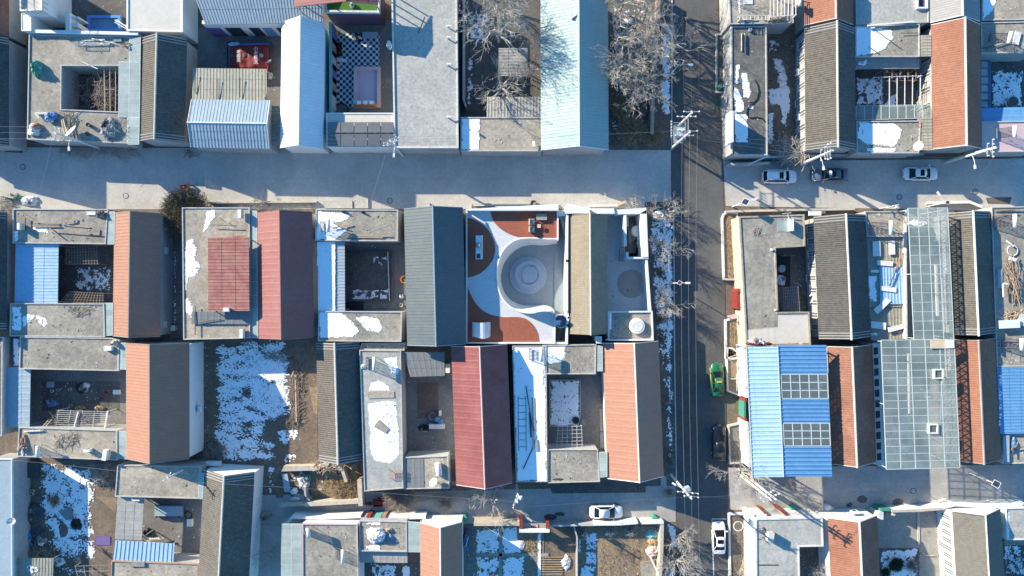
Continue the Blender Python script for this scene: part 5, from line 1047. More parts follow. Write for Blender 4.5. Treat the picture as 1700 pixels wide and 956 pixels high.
pl = MB(); c = P(742, 502, .3); tiers = [(2.55, 2.5, .12), (2.2, 2.15, .30), (1.98, 1.93, .30)]
def oval(cx, cy, r, sq=2.0, n=40): return [(cx+r*math.copysign(abs(math.cos(6.2832*i/n))**(2/sq), math.cos(6.2832*i/n)), cy+r*math.copysign(abs(math.sin(6.2832*i/n))**(2/sq), math.sin(6.2832*i/n))) for i in range(n)]
MB().prism(oval(c.x, c.y, 2.5), .0, .16).build('round_step', 'court_light', th); MB().prism(oval(c.x+.05, c.y+.05, 2.12), .0, .34).build('round_step', 'court_light', th)
MB().rim(oval(c.x+.0, c.y+.12, 1.82), .45, .30, .52).build('round_bench', 'court_light', th); MB().prism(oval(c.x+.25, c.y+.1, 1.08, 3.2), .3, .42).build('round_stage', 'court_light', th)
# spiral stair
s = P(925, 762, ZT); st = MB()
MB().rim(oval(s.x, s.y, .86), .05, 0, ZT+.35).build('stair_drum', 'white', th); MB().tube([(s.x, s.y, 0), (s.x, s.y, ZT+1)], .06, 8).build('stair_newel', 'steel', th)
for i in range(14):
    a = -1.2+i*.42; z = .24*(i+1); q = [(s.x, s.y)]+[(s.x+.78*math.cos(a+t), s.y+.78*math.sin(a+t)) for t in (0, .2, .4)]; MB().prism(q, z-.05, z, True).build('tread', 'court', th)
MB().sheet(oval(s.x, s.y, .81), ZT-1.1).build('brightening_disc', 'court_light', th); MB().obox(P(905, 762, ZT), .9, .28, ZT, ZT+.08).build('bridge', 'white', th); MB().obox(P(903, 775, ZT), .8, .4, ZT-.05, ZT+.05).build('landing', 'white', th)  # first a pale disc added inside the drum so the stair well looks less dark
# grey sheet put in for the curved shade on the east, below the upper deck
MB().prism([P(q.x, q.y, 2.6) for q in smooth([(912, 165), (930, 210), (945, 280), (952, 350), (956, 400), (956, 165)], 3)], 2.45, 2.6, True).build('shade_sheet', 'court', th)
# terrace furniture
o = thing('outdoor_table', 'long white kitchen counter with basin on the round red deck', 'counter', P(462, 342, ZT)); MB().box(PX(443, ZT+.9), PY(409, ZT+.9), ZT+.035, PX(482, ZT+.9), PY(276, ZT+.9), ZT+.9).build('body', 'white', o); q = P(458, 392, ZT+.9); MB().box(q.x-.25, q.y-.3, ZT+.88, q.x+.25, q.y+.3, ZT+.91).build('hob', 'dark_steel', o)
pot('small black round grill on the white counter', 456, 330, ZT+.9, .33, .3, 'black', fill='steel', cat='grill', name='grill')
o = thing('barrel_canopy', 'white barrel vaulted skylight with scalloped ends on the lower deck', 'skylight', P(472, 810, ZT)); a0, a1 = PX(420, ZT+.6), PX(526, ZT+.6); b0, b1 = PY(854, ZT+.6), PY(766, ZT+.6); n = 14; vs = []
for y in (b0, b1):
    for r_ in (1, .94):
        vs += [((a0+a1)/2-(a1-a0)/2*math.cos(math.pi*i/n)*r_, y+(.12*math.sin(math.pi*2.5*i/n) if y == b0 else -.06*math.sin(math.pi*i/n)), ZT+.03+1.15*math.sin(math.pi*i/n)*r_) for i in range(n+1)]
k = n+1; MB().add(vs, [(i, i+1, 2*k+i+1, 2*k+i) for i in range(n)]+[(k+i, 3*k+i, 3*k+i+1, k+i+1) for i in range(n)]+[(i, k+i, k+i+1, i+1) for i in range(n)]+[(2*k+i, 2*k+i+1, 3*k+i+1, 3*k+i) for i in range(n)]).build('vault', 'white', o)
for y0 in (b0+.15, b1-.15): MB().box(a0+.05, y0-.03, ZT+.036, a0+.12, y0+.03, ZT+.3).build('bracket', 'white', o)
for t, y in (('upper', 199), ('lower', 240)):
    o = thing('armchair', t+' wooden framed armchair with grey cushion on the upper red deck', 'armchair', P(760, y, ZT), 'terrace armchairs'); x0, x1 = PX(744, ZT+.5), PX(777, ZT+.5); y0, y1 = PY(y+17, ZT+.5), PY(y-17, ZT+.5); B = ZT+.036
    MB().box(x0+.08, y0+.07, B+.2, x1, y1-.07, B+.42).build('seat', 'cushion', o); MB().box(x0-.02, y0, B+.15, x0+.14, y1, B+.8).build('backrest', 'wood_pale', o)
    for q in (y0, y1-.06): MB().box(x0+.145, q, B+.5, x1-.05, q+.06, B+.56).build('armrest', 'wood_pale', o)
    for q in (x0+.15, x1-.07):
        for v in (y0+.003, y1-.055): MB().box(q, v, B, q+.05, v+.05, B+.5).build('leg', 'wood_pale', o)
    MB().box(x1-.3, y0+.15, B+.422, x1-.08, y1-.3, B+.5).build('cushion', 'white', o)
o = thing('side_table', 'small cube shaped wooden table beside the armchairs', 'table', P(802, 222, ZT)); q = P(802, 222, ZT+.5); MB().obox(q, .46, .46, ZT+.46, ZT+.52).build('top', 'wood_pale', o)
for sx in (-1, 1):
    for sy in (-1, 1): MB().obox((q.x+sx*.19, q.y+sy*.19), .05, .05, ZT+.036, ZT+.458).build('leg', 'wood_pale', o)
o = thing('bench', 'grey slatted bench in the shade of the white front parapet', 'bench', P(815, 170, ZT)); x0, x1, y0, y1 = PX(786, ZT+.4), PX(846, ZT+.4), PY(188, ZT+.4), PY(153, ZT+.4)
for i in range(6): MB().box(x0, y0+i*(y1-y0)/6, ZT+.4, x1, y0+(i+.82)*(y1-y0)/6, ZT+.44).build('slat', 'cushion', o)
for x in (x0+.1, x1-.16): MB().box(x, y0+.05, ZT+.036, x+.06, y1-.05, ZT+.398).build('leg', 'wood_pale', o)
pot('black round street planter before the terrace house', 770, 93, 0, .4, .6, 'black', fill='dry_grass')
o = thing('planter', 'long white edged gravel planter along the street front', 'planter', P(640, 108, 0)); w = [P(x, y, .35) for x, y in R(415, 93, 905, 128)]; MB().rim(w, .16, 0, .35).build('kerb', 'parapet', o); MB().sheet(inset(ccw(w), .15), .2).build('gravel', 'terrace', o)
wallrun('small white frame wall in the street planter', [(430, 106), (540, 104)], .6, .12, 'wall_white', cap='white')
# ================================================================ tan roof house and its court
use(900, 310, 3.415)
gable('tan tiled house with dark shaded slope beside the terrace house', (148, 272, 374, 150), (160, 276, 366, 840), 'tile_tan', 'fine', zr=5.7, roll=True, ridge='ridge_pale', verge='tile_tan')
th = thing('court_walls', 'white wedge shaped front walls of the tan roofed house', 'wall', P(250, 130, 0))
pts = [P(*q, 4.2) for q in ((128, 152), (146, 94), (270, 122), (270, 150))]; MB().prism(pts, 0, 4.2).build('wall_body', 'wall_white', th)
MB().prism([P(*q, 3.5) for q in ((272, 122), (408, 122), (412, 152), (272, 152))], 0, 3.5).build('wall_body', 'wall_white', th)
pts = [P(*q, 3.3) for q in ((412, 130), (590, 118), (592, 152), (415, 156))]; MB().prism(pts, 0, 3.3).build('wall_body', 'wall_white', th)
patch('courtyard_floor', R(360, 140, 615, 710), 'terrace', .014, 'blue grey concrete court beside the tan roofed house')
c = P(505, 550, .02); struct('sand_circle', MB().sheet(oval(c.x, c.y, 1.92), .032), 'sand', 'round brown gravel circle set in the court floor')
wallrun('white court wall along the planted strip', [(590, 400), (612, 700)], 3.0, .28, 'wall_white', cap='white'); 
o = thing('roofless_room', 'roofless white walled storage room in the court', 'room', P(530, 280, 0))
MB().prism([P(*q, 3.3) for q in ((556, 152), (592, 130), (603, 398), (568, 400))], 0, 3.3).build('wall', 'wall_white', o); MB().prism([P(*q, 3.2) for q in ((462, 152), (478, 152), (480, 336), (464, 336))], 0, 3.2).build('wall', 'wall_white', o); MB().prism([P(*q, 3.2) for q in ((478, 396), (604, 400), (604, 408), (480, 408))], 0, 3.2).build('wall', 'wall_white', o); MB().prism([P(*q, 3.2) for q in ((478, 370), (490, 370), (490, 395), (478, 395))], 0, 3.2).build('wall', 'wall_white', o)
MB().prism([P(*q, 2.0) for q in ((450, 345), (477, 345), (477, 420), (450, 420))], 0, .6).build('plinth', 'court', o); MB().sheet([P(*q, .02) for q in R(470, 150, 575, 405)], .04).build('floor', 'yard', o)
drum('white round water tank in the roofless room', 540, 250, .04, .75, 1.5, 'white', 'tank', 'water_tank'); ac('white appliance in the roofless room', 548, 305, 1.2, 1.57, s=1.2)
planks('dark wooden boards stacked in the roofless room', [(500, 215, 515, 310), (490, 230, 500, 320), (508, 210, 525, 300), (482, 170, 486, 225, .3, 'white_dirty')], .3, 'wood', .3, .12); heap('dark machinery in the roofless room', 548, 360, .04, 14, 24, .8, ['black', 'dark_steel', 'wood'], cat='machine', name='machinery', lumps=4); heap('red and black boxes in the roofless room', 518, 385, .04, 24, 8, .5, ['black', 'red', 'dark_steel'], cat='boxes', name='box_heap', lumps=4)
flat('low grey flat roof with a round white lid beside the court', [(372, 706), (624, 704), (630, 870), (374, 872)], 3.3, 'roof_grey', 'wall_white', par=.2, parh=.2, pmat='white')
drum('flat round white tank lid on the low grey roof', 540, 790, 3.3, 1.0, .55, 'white', 'tank', 'water_tank', lid='white_dirty'); snow('blue snow strip on the shaded edge of the low grey roof', R(370, 715, 395, 810), 3.32, .8, .15)
planks('bent white pipe on the shaded slope foot', [(360, 868, 378, 866), (376, 820, 376, 866)], 3.5, 'white', .1, .1, cat='pipe', name='pipe', part='pipe_length')
o = thing('chimney', 'white square chimney box at the foot of the tan roof', 'chimney', P(322, 868, 3.4)); q = P(322, 868, 4.6); MB().obox(q, .55, .75, 0, 4.5).build('stack', 'wall_white', o); MB().rim([(q.x-.35, q.y-.45), (q.x+.35, q.y-.45), (q.x+.35, q.y+.45), (q.x-.35, q.y+.45)], .14, 4.4, 4.66).build('cap', 'white', o)
snow('blue snow on the planted strip beside the white court wall', [(600, 190), (745, 170), (745, 956), (640, 956), (615, 500)], .03, .5, .5, fr=.9); snow('solid blue snow along the kerb of the planted strip', [(690, 230), (742, 220), (745, 900), (705, 900)], .045, .55, .4, fr=.6)
for i, (x, y, r, t) in enumerate(((690, 150, 1.9, 'bare shrub tree at the street corner with pale rock'), (675, 350, 1.5, 'bare shrub tree beside the roofless room'), (690, 640, 1.7, 'bare shrub tree beside the street lamp'))): tree(t, x, y, 3.6, r*1.25, 70+i, kids=(5, 4, 3), limbs=8, trunk=.07, th=.5, group='roadside shrub trees')
bush('dark small shrub in the snowy strip, upper', 665, 492, .6, .8, 130, 'bark_brown', 21); bush('dark small shrub in the snowy strip, lower', 672, 745, .75, .9, 160, 'bark_brown', 22); bush('low dark shrub at the foot of the snowy strip', 670, 860, .6, .7, 110, 'bark_brown', 23)
heap('snow covered pale rock at the street corner', 672, 160, 0, 40, 32, .8, ['white_dirty', 'snow', 'white_dirty'], cat='rock', name='rock', lumps=4); tree('thin bare tree before the white court wall', 500, 95, 2.6, 1.5, 77, kids=(4, 3, 2), limbs=6, trunk=.05, th=.4)
wallrun('low white kerb wall at the street corner', [(270, 108), (430, 106)], .5, .2, 'wall_white', cap='white'); wallrun('low stone kerb along the street corner', [(432, 100), (470, 85)], .6, .3, 'wall_tan', cap='wall_tan')
# ================================================================ middle row right of the road
use(1100, 240, 2.811); Z = 3.6
def planter(label, pts, mat='dry_soil', h=.5, t=.22, fill=.3, kerb='white_dirty'):
    w = [P(x, y, h) for x, y in pts]; c = cen(w); o = thing('planter', label, 'planter', (c.x, c.y, 0), 'roadside planters')
    MB().rim(w, t, 0, h).build('kerb', kerb, o); MB().sheet(inset(ccw(w), t-.01), fill).build('soil', mat, o); return o
planter('rounded kerb planter with dry brown soil at the street corner', [(276, 345), (284, 322), (305, 312), (352, 316), (352, 634), (284, 632)]); scatter('dry brown stalks in the rounded corner planter', R(295, 340, 345, 620), .3, 260, 'dry_grass', .3)
planter('square planter with dry straw beside the red gate wall', [(292, 818), (365, 800), (366, 1000), (294, 1000)]); scatter('dry straw stalks in the planter by the red gate', R(305, 825, 360, 1000), .3, 200, 'dry_grass', .3)
wallrun('long low concrete wall along the street right of the road', [(300, 312), (440, 308), (660, 304), (892, 300)], .8, .25, 'wall_grey', cap='parapet')
o = thing('gate_wall', 'red painted gate pillars in the white road front wall', 'gate', P(362, 720, 0))
for y0, y1, mt in ((672, 690, 'wall_red'), (690.5, 766, 'red'), ): MB().box(PX(352, 2.6), PY(y1, 2.6), 0, PX(373, 2.6), PY(y0, 2.6), 2.6 if mt == 'wall_red' else 2.3).build('pillar' if mt == 'wall_red' else 'door', mt, o)
wallrun('white road front wall below the red gate', [(372, 770), (382, 1010)], 2.0, .3, 'wall_white', cap='white')
slab('brick coloured step beside the red gate', [(308, 800), (356, 790), (360, 808), (312, 815)], 0, .6, 'pinkish', 'step', 'step')
flat('large grey flat roof bent round a small dark court beside the road', [(356, 336), (660, 326), (664, 474), (526, 482), (538, 782), (683, 780), (690, 936), (390, 942)], Z, 'roof_grey', 'wall_tan', par=.2, pmat='roof_warm')
slab('paler tan screed at the foot of the large grey flat roof', [(394, 866), (540, 852), (544, 796), (676, 794), (682, 926), (398, 932)], Z+.02, .07, 'roof_cream', 'screed', 'screed')
patch('courtyard_floor', R(515, 460, 720, 800), 'yard_dark', .012, 'dark small court bitten into the grey flat roof'); 
trellis('thin steel frame holding the mesh net', [(562, 668), (632, 664), (640, 778), (568, 778)], 2.3, 9, 9, 'steel', .03, name='net_frame', cat='frame')
drum('pale round pot stand in the small court', 558, 578, 0, .5, .6, 'metal_palest', 'drum', 'drum'); heap('white bags in the small court', 556, 635, 0, 24, 26, .5, ['tarp_white', 'tarp_grey', 'tarp_white'], cat='sacks', name='sack_pile', lumps=5); slab('dark square bed frame in the small court', R(535, 520, 595, 660), 0, .15, 'black', 'bed', 'bed_frame')
sticks('small round scatter of broken twigs on the grey flat roof', [(418, 390), (455, 390), (458, 425), (425, 430)], Z, 40, .6, .03, 'bark_brown', h=.2); slab('pale green sheet of glass on the grey flat roof', R(536, 352, 598, 406), Z, .08, 'glass_green'); slab('white upright board at the edge of the green glass', R(597, 346, 612, 402), Z, .8, 'white'); planks('thin rods at the top of the grey flat roof', [(560, 322, 600, 318), (585, 325, 590, 352), (600, 340, 640, 345)], Z+.1, 'white_dirty', .07, .07, cat='rods', name='rod_bundle', part='rod')
drum('white corner post cap on the small court edge', 512, 490, Z, .16, .4, 'white', 'post', 'corner_bollard'); drum('small white cap on the lower court edge', 528, 772, Z, .13, .3, 'white', 'post', 'corner_bollard')
gable('grey tiled house with coloured window front beside the small court', (703, 856, 945, 322), (730, 882, 968, 910), 'tile_dark', win=9, winw=.8, ridge='ridge_pale', winmat='solar_grey')
heap('purple and white laundry along the window front', 700, 520, 1.4, 8, 40, .6, ['purple', 'tarp_white', 'pinkish'], cat='laundry', name='laundry', lumps=4); heap('white and mauve laundry along the lower window front', 710, 700, 1.4, 8, 50, .6, ['tarp_white', 'purple', 'tarp_white'], cat='laundry', name='laundry', lumps=4)
slab('white pipe cover at the head of the grey tiled house', R(685, 310, 740, 330), 2.2, .25, 'white'); slab('white stone slab at the street before the grey tiled house', R(700, 308, 760, 320), 0, .4, 'white_dirty', 'slab', 'stone_slab')
heap('scrap and red cloth at the foot of the grey flat roof', 455, 930, Z, 60, 10, .4, ['red', 'tarp_blue', 'tarp_white', 'wood'], cat='scrap', lumps=7); rubble('row of loose bricks along the grey roof foot', R(580, 925, 680, 940), Z+.01, 26, ['brick', 'white_dirty'], .15, .3); drum('brown bucket at the foot of the grey flat roof', 433, 908, Z, .25, .35, 'wood', 'bucket', 'bucket')
planks('rods and trays on the window lane', [(610, 640, 650, 660), (555, 520, 620, 518)], 1.0, 'steel', .04, .04, cat='rods', name='rod_bundle', part='rod')
use(1400, 240, 2.813)
flat('small tan flat roof with a pink solar heater beside the street', [(100, 312), (292, 312), (288, 430), (108, 430)], Z, 'roof_warm'); heater('pinkish solar heater with white tank beside the street', 168, 390, Z+.1, 3.14, 1.6, 2.4)
canopy('khaki ribbed roof strewn with white boards', [(108, 430), (288, 432), (290, 758), (118, 762)], (3.3, 3.3, 3.3, 3.3), 'metal_khaki', 'metal', 'x'); canopy('khaki ribbed roof below the blue sheet', [(118, 764), (290, 760), (292, 908), (130, 912)], (3.2, 3.2, 3.2, 3.2), 'metal_khaki', 'metal', 'x')
canopy('bright blue ribbed sheet lying among white boards', [(168, 568), (282, 572), (292, 745), (172, 745)], (3.45, 3.45, 3.45, 3.45), 'metal_skyblue', 'metal', 'x', posts=False, z0=3.35)
for t, q in (('upper left', [(138, 452), (172, 450), (174, 520), (140, 522)]), ('upright', [(214, 450), (240, 448), (242, 512), (216, 514)]), ('slanted upper', [(158, 540), (232, 545), (230, 568), (160, 562)]), ('small', [(130, 585), (165, 585), (165, 598), (130, 596)]), ('slanted middle', [(172, 660), (248, 668), (246, 690), (174, 680)]), ('tilted', [(142, 770), (205, 718), (222, 730), (160, 792)]), ('lower left', [(130, 824), (200, 832), (198, 864), (132, 855)]), ('lower right', [(210, 855), (280, 838), (282, 858), (214, 876)])): slab(t+' white foam board on the khaki ribbed roof', q, 3.5, .12, 'white', group='white boards on the khaki roof')
snow('snow strip along the left of the white boards', R(118, 615, 155, 740), 3.36, .8, .3); planks('rusty bar across the blue sheet', [(240, 590, 278, 505), (215, 660, 245, 590, .08, 'dark_steel')], 3.6, 'brick', .12, .1, cat='bar', name='bar', part='bar_length'); heap('dark bag on the khaki roof edge', 225, 405, Z, 10, 10, .3, ['dark_steel'], cat='bag', name='bag_heap', lumps=2); heap('white rag at the foot of the khaki roof', 145, 885, 3.3, 18, 7, .2, ['tarp_white'], cat='rag', name='rag', lumps=2)
wallrun('white parapet wall between khaki roof and glass roof', [(292, 312), (290, 560), (294, 905)], 3.9, .2, 'wall_grey', cap='white_dirty')
glassroof('long glazed courtyard roof beside the street', [(302, 297), (487, 295), (516, 910), (330, 912)], (5.3, 5.7, 5.7, 5.3), 4, 14, 'glass', truss=1.3, name='glass_roof'); patch('courtyard_floor', R(290, 300, 520, 912), 'yard_light', .012, 'pale courtyard floor under the long glazed roof')
heap('pale dust sheets seen through the long glazed roof', 350, 380, .1, 40, 30, 1.2, ['tarp_white', 'white_dirty', 'dry_grass'], cat='sheets', name='dust_sheets', lumps=5); planks('white duct running under the long glazed roof', [(432, 560, 440, 800)], 2.8, 'white', .3, .25, cat='duct', name='duct', part='duct_length')
gable('grey tiled house with lattice shadows beside the long glazed roof', (490, 606, 684, 308), (517, 632, 706, 892), 'tile_grey', ze=3.6, zr=5.7, ridge='wall_white', win=0)
lamp('white street lamp before the long glazed roof', 385, 290, 2.2, 4.5, 1.2, .45)
o, _ = upole('short white pole with arm at the street before the khaki roof', 170, 300, 4.5, (), 0, r=.08); 
wallrun('sunlit low wall along the street before the glazed roof', [(405, 272), (590, 268), (640, 288)], .7, .3, 'wall_tan', cap='wall_white'); heap('two white sacks at the street corner wall', 255, 290, 0, 14, 10, .5, ['tarp_white', 'white_dirty'], cat='sacks', name='sack_pile')
flat('wide grey flat roof piled with branches at the right border', [(690, 292), (900, 288), (900, 948), (712, 950)], Z, 'roof_grey'); heater('solar heater at the head of the branch roof', 745, 358, Z+.1, 3.14, 1.5, 2.2); sticks('long bundle of cut branches on the right border roof', [(770, 560), (790, 555), (820, 700), (790, 730), (760, 660)], Z, 110, 3.2, .04, 'stick', h=.7, ang=-1.35, spread=.18); sticks('short firewood heap on the right border roof', [(755, 785), (835, 770), (840, 812), (760, 822)], Z, 70, .9, .05, 'wood', h=.6)
planks('coiled pipe and posts on the right border roof', [(762, 450, 795, 475, .2, 'white'), (775, 530, 808, 540, .45, 'white'), (745, 650, 748, 712, .1, 'white'), (750, 648, 768, 650, .2, 'white'), (700, 300, 830, 298, .1, 'dark_steel'), (730, 312, 800, 306, .1, 'dark_steel')], Z+.3, 'white', .14, .14, cat='pipes', name='pipe_bundle', part='pipe'); pot('coiled white hose ring on the right border roof', 792, 495, Z, .75, .2, 'white_dirty', fill='roof_grey', cat='hose', name='hose_coil')
o = thing('chest', 'long white chest box on the right border roof', 'box', P(778, 838, Z)); q = P(778, 838, Z+.8); MB().obox(q, 2.5, .95, Z+.02, Z+.7, .05).build('body', 'white', o); MB().obox(q, 2.6, 1.05, Z+.7, Z+.8, .05).build('lid', 'white', o)
slab('white slab beside the long chest', R(822, 790, 850, 845), Z, .5, 'white_dirty'); slab('pale tray on the right border roof', R(722, 582, 742, 670), Z, .15, 'metal_palest'); heater('solar heater at the foot of the right border roof', 780, 930, Z+.05, 3.14, 1.3, 2.0); snow('snow line along the edge of the dark tiled slope', R(676, 400, 688, 570), Z+.02, .8, .1)
# ================================================================ blue roof and second glass roof
use(1100, 540, 3.297)
o = thing('steel_hall', 'big blue ribbed steel roof with two glazed skylight fields', 'hall', P(690, 480, 0))
def at3(u, y, z): # u 0 west eave, 1 ridge, 2 east eave along a slightly slanted plan
    t = (y-115)/715.0; xs = (460+32*t, 630+32*t, 897+31*t); x = xs[0]+(xs[1]-xs[0])*u if u <= 1 else xs[1]+(xs[2]-xs[1])*(u-1)
    return P(x, y, z)
zw, zr_, ze_ = 5.2, 5.9, 5.5
def hh(u): return zw+(zr_-zw)*u if u <= 1 else zr_+(ze_-zr_)*(u-1)
def pt(u, y): return at3(u, y, hh(u))
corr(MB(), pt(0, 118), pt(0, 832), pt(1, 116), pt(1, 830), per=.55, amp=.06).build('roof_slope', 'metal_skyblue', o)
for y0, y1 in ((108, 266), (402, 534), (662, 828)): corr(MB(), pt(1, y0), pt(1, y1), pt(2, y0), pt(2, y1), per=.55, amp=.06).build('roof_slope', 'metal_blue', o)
for y0, y1 in ((268, 400), (536, 660)):
    f = MB()
    for i in range(6): u = 1.04+.95*i/5; f.bar(pt(u, y0), pt(u, y1), .12, .08)
    for k in range(4): y = y0+(y1-y0)*k/3; f.bar(pt(1.04, y)-Vector((0, 0, .01)), pt(1.99, y)-Vector((0, 0, .01)), .12, .07)
    fr = f.build('skylight_frame', 'glass_frame', o)
    for i in range(5):
        for k in range(3):
            u0, u1 = 1.04+.95*(i+.06)/5, 1.04+.95*(i+.94)/5; ya, yb = y0+(y1-y0)*(k+.05)/3, y0+(y1-y0)*(k+.95)/3; t = Vector((0, 0, .02)); c4 = [pt(u0, ya), pt(u1, ya), pt(u1, yb), pt(u0, yb)]
            MB().add([q+t for q in c4]+[q for q in c4], [(3, 2, 1, 0), (0, 1, 5, 4), (1, 2, 6, 5), (2, 3, 7, 6), (3, 0, 4, 7)]).build('pane', 'poly_pane', fr)
MB().tube([pt(1, 112)+Vector((0, 0, .05)), pt(1, 830)+Vector((0, 0, .05))], .07, 6).build('ridge_cap', 'metal_palest', o); MB().tube([pt(0, 116)+Vector((0, 0, .02)), pt(0, 832)+Vector((0, 0, .02))], .09, 6).build('gutter', 'metal_palest', o)
base = [pt(.06, 125), pt(1.0, 125), pt(1.96, 125), pt(1.96, 815), pt(1.0, 815), pt(.06, 815)]
for a in base+[pt(.06, 350), pt(.06, 590), pt(1.96, 350), pt(1.96, 590)]: MB().bar((a.x, a.y, 0), (a.x, a.y, a.z-.08), .14, .14).build('post', 'steel', o)
t = MB(); a, b = pt(1.99, 120)-Vector((0, 0, .1)), pt(1.99, 825)-Vector((0, 0, .1)); dn = Vector((0, 0, -1.2)); t.bar(a, b, .08, .08); t.bar(a+dn, b+dn, .08, .08)
for k in range(24): q0, q1 = a.lerp(b, k/24), a.lerp(b, (k+1)/24); t.bar(q0+(dn if k % 2 else dn*0), q1+(dn*0 if k % 2 else dn), .06, .06)
t.build('truss', 'steel', o)
for i in range(3): tb = MB(); a, b = pt(1.02, 266+i*268 if i < 2 else 660)-Vector((0, 0, .12)), pt(1.98, 266+i*268 if i < 2 else 660)-Vector((0, 0, .12)); tb.bar(a, b, .1, .14); tb.build('beam', 'steel', o)
patch('courtyard_floor', [(465, 125), (890, 120), (900, 790), (490, 810)], 'yard', .012, 'shaded courtyard floor under the big blue roof')
wallrun('white front wall under the eave of the big blue roof', [(452, 120), (462, 390)], 3.4, .3, 'wall_white', cap='white'); wallrun('white front wall of the blue roofed house below the red gate', [(462, 535), (478, 770)], 3.2, .3, 'wall_white', cap='white')
o = thing('gate', 'green gate between two red pillars under the blue roof', 'gate', P(452, 465, 0))
for y0, y1, mt, nm in ((402, 420, 'wall_red', 'pillar'), (421, 510, 'tarp_green', 'door'), (511, 530, 'wall_red', 'pillar')): MB().box(PX(452, 2.6), PY(y1, 2.6), 0, PX(462, 2.6), PY(y0, 2.6), 2.6 if nm == 'pillar' else 2.2).build(nm, mt, o)
slab('pale ramp before the green gate', [(436, 425), (452, 425), (455, 512), (440, 512)], 0, .12, 'metal_palest', 'ramp', 'ramp')
planter('walled bed of dry soil before the blue roof', [(348, 180), (352, 362), (440, 396), (452, 390), (440, 160), (380, 120), (352, 120)], 'dry_soil'); planter('walled bed of dark soil beside the black car', [(358, 548), (444, 528), (462, 755), (366, 760)], 'yard', kerb='parapet'); scatter('dry stalks in the bed beside the black car', [(372, 560), (440, 545), (450, 745), (375, 750)], .3, 120, 'stick', .25)
ac('white unit on the bed before the blue roof', 425, 235, .9, 1.57, s=1.2); slab('pale concrete pad in the bed before the blue roof', R(365, 290, 405, 296), .3, .2, 'parapet', 'pad', 'pad'); planks('pale rods over the bed before the blue roof', [(365, 190, 420, 180), (362, 175, 435, 150), (405, 265, 407, 360)], .5, 'white', .06, .06, cat='rods', name='rod_bundle', part='rod'); o = thing('notice_sign', 'small blue sign board at the road front wall', 'sign', P(418, 118, 0)); MB().bar(P(418, 118, 0), P(418, 118, 1.6), .06, .06).build('post', 'steel', o); q = P(418, 118, 1.6); MB().obox(q, .6, .4, 1.6, 1.68).build('board', 'tarp_blue', o)
heap('dark bag beside the bed of dry soil', 440, 250, .1, 10, 14, .6, ['dark_steel'], cat='bag', name='bag_heap', lumps=2)
gable('salmon tiled house shaded by the big blue roof', (900, 1037, 1142, 118), (930, 1065, 1165, 778), 'tile_rust', 'brick', ze=3.6, zr=5.6, ridge='ridge_pale', roll=True)
use(1420, 540, 3.414)
flat('narrow pale window lane roof beside the second glazed roof', [(95, 100), (145, 98), (170, 818), (118, 790)], 3.0, 'white_dirty', 'wall_white', par=.06, parh=.05); 
for i in range(11): slab('dark glazed hatch in the narrow window lane roof', [(100+i*1.9, 125+i*60), (130+i*1.9, 120+i*60), (131+i*1.9, 165+i*60), (102+i*1.9, 168+i*60)], 3.05, .05, 'pane_dark', 'hatch', 'lane_hatch', 'dark hatches in the window lane roof', trim='white')
glassroof('wide second glazed roof with two white hatches', [(146, 84), (560, 80), (592, 806), (176, 816)], (5.1, 5.7, 5.7, 5.1), 5, 17, 'glass', truss=1.3, name='glass_roof', fw=.09); patch('courtyard_floor', R(120, 85, 595, 815), 'yard_light', .012, 'pale courtyard floor under the wide glazed roof')
for t, x, y in (('upper', 470, 275), ('lower', 440, 586)):
    o = thing('roof_hatch', t+' white square hatch on the wide glazed roof', 'hatch', P(x, y, 5.5), 'white roof hatches'); q = P(x, y, 5.7); w = [(q.x+sx*.6, q.y+sy*.6) for sx, sy in ((-1, -1), (1, -1), (1, 1), (-1, 1))]; MB().rim(w, .14, 5.4, 5.84).build('frame', 'white', o); MB().sheet(inset(w, .13), 5.7).build('pane', 'poly_pane', o)
o = thing('ceiling_fan', 'three bladed white fan under the wide glazed roof', 'fan', P(400, 380, 4.45)); q = P(400, 380, 4.4)
for i in range(3): a = .5+i*2.094; MB().bar(q+Vector((math.cos(a)*.1, math.sin(a)*.1, 0)), q+Vector((math.cos(a)*.85, math.sin(a)*.85, 0)), .13, .02).build('blade', 'white', o)
MB().tube([q-Vector((0, 0, .08)), q+Vector((0, 0, .5))], .06, 8).build('hub', 'white', o)
slab('beige board covering the top panes of the wide glazed roof', [(428, 82), (512, 82), (514, 130), (430, 130)], 5.66, .08, 'wood_pale'); slab('white board beside the beige board on the glazed roof', [(513, 82), (558, 82), (560, 128), (515, 128)], 5.74, .08, 'white')
heap('pale furniture seen through the wide glazed roof', 290, 620, .1, 40, 90, .9, ['tarp_white', 'white_dirty', 'wood_pale'], cat='furniture', name='covered_furniture', lumps=6); heap('dusty boxes seen through the wide glazed roof', 200, 600, .1, 30, 80, .8, ['white_dirty', 'tarp_grey'], cat='boxes', name='box_heap', lumps=5); planks('white wall rail under the wide glazed roof', [(300, 160, 305, 500), (485, 380, 488, 560)], 2.6, 'white', .2, .2, cat='rail', name='wall_rail', part='rail_length'); heap('white sacks along the lane under the glazed roof', 320, 590, .1, 14, 14, .6, ['tarp_white'], cat='sacks', name='sack_pile')
gable('salmon tiled house with lattice shadows beside the wide glazed roof', (560, 698, 792, 84), (592, 730, 828, 788), 'tile_salmon', 'brick', ze=3.6, zr=5.4, ridge='tile_whitish'); 
flat('grey flat roof above the blue canopy at the right border', [(795, 88), (1000, 88), (1000, 232), (800, 234)], 3.6, 'roof_grey'); canopy('bright blue ribbed canopy at the right border', [(803, 238), (1000, 236), (1000, 612), (820, 616)], (3.7, 3.7, 3.7, 3.7), 'metal_blue', 'metal', 'y'); snow('frost fringe on the edge of the bright blue canopy', R(808, 262, 835, 585), 3.76, .55, .2, fr=2)
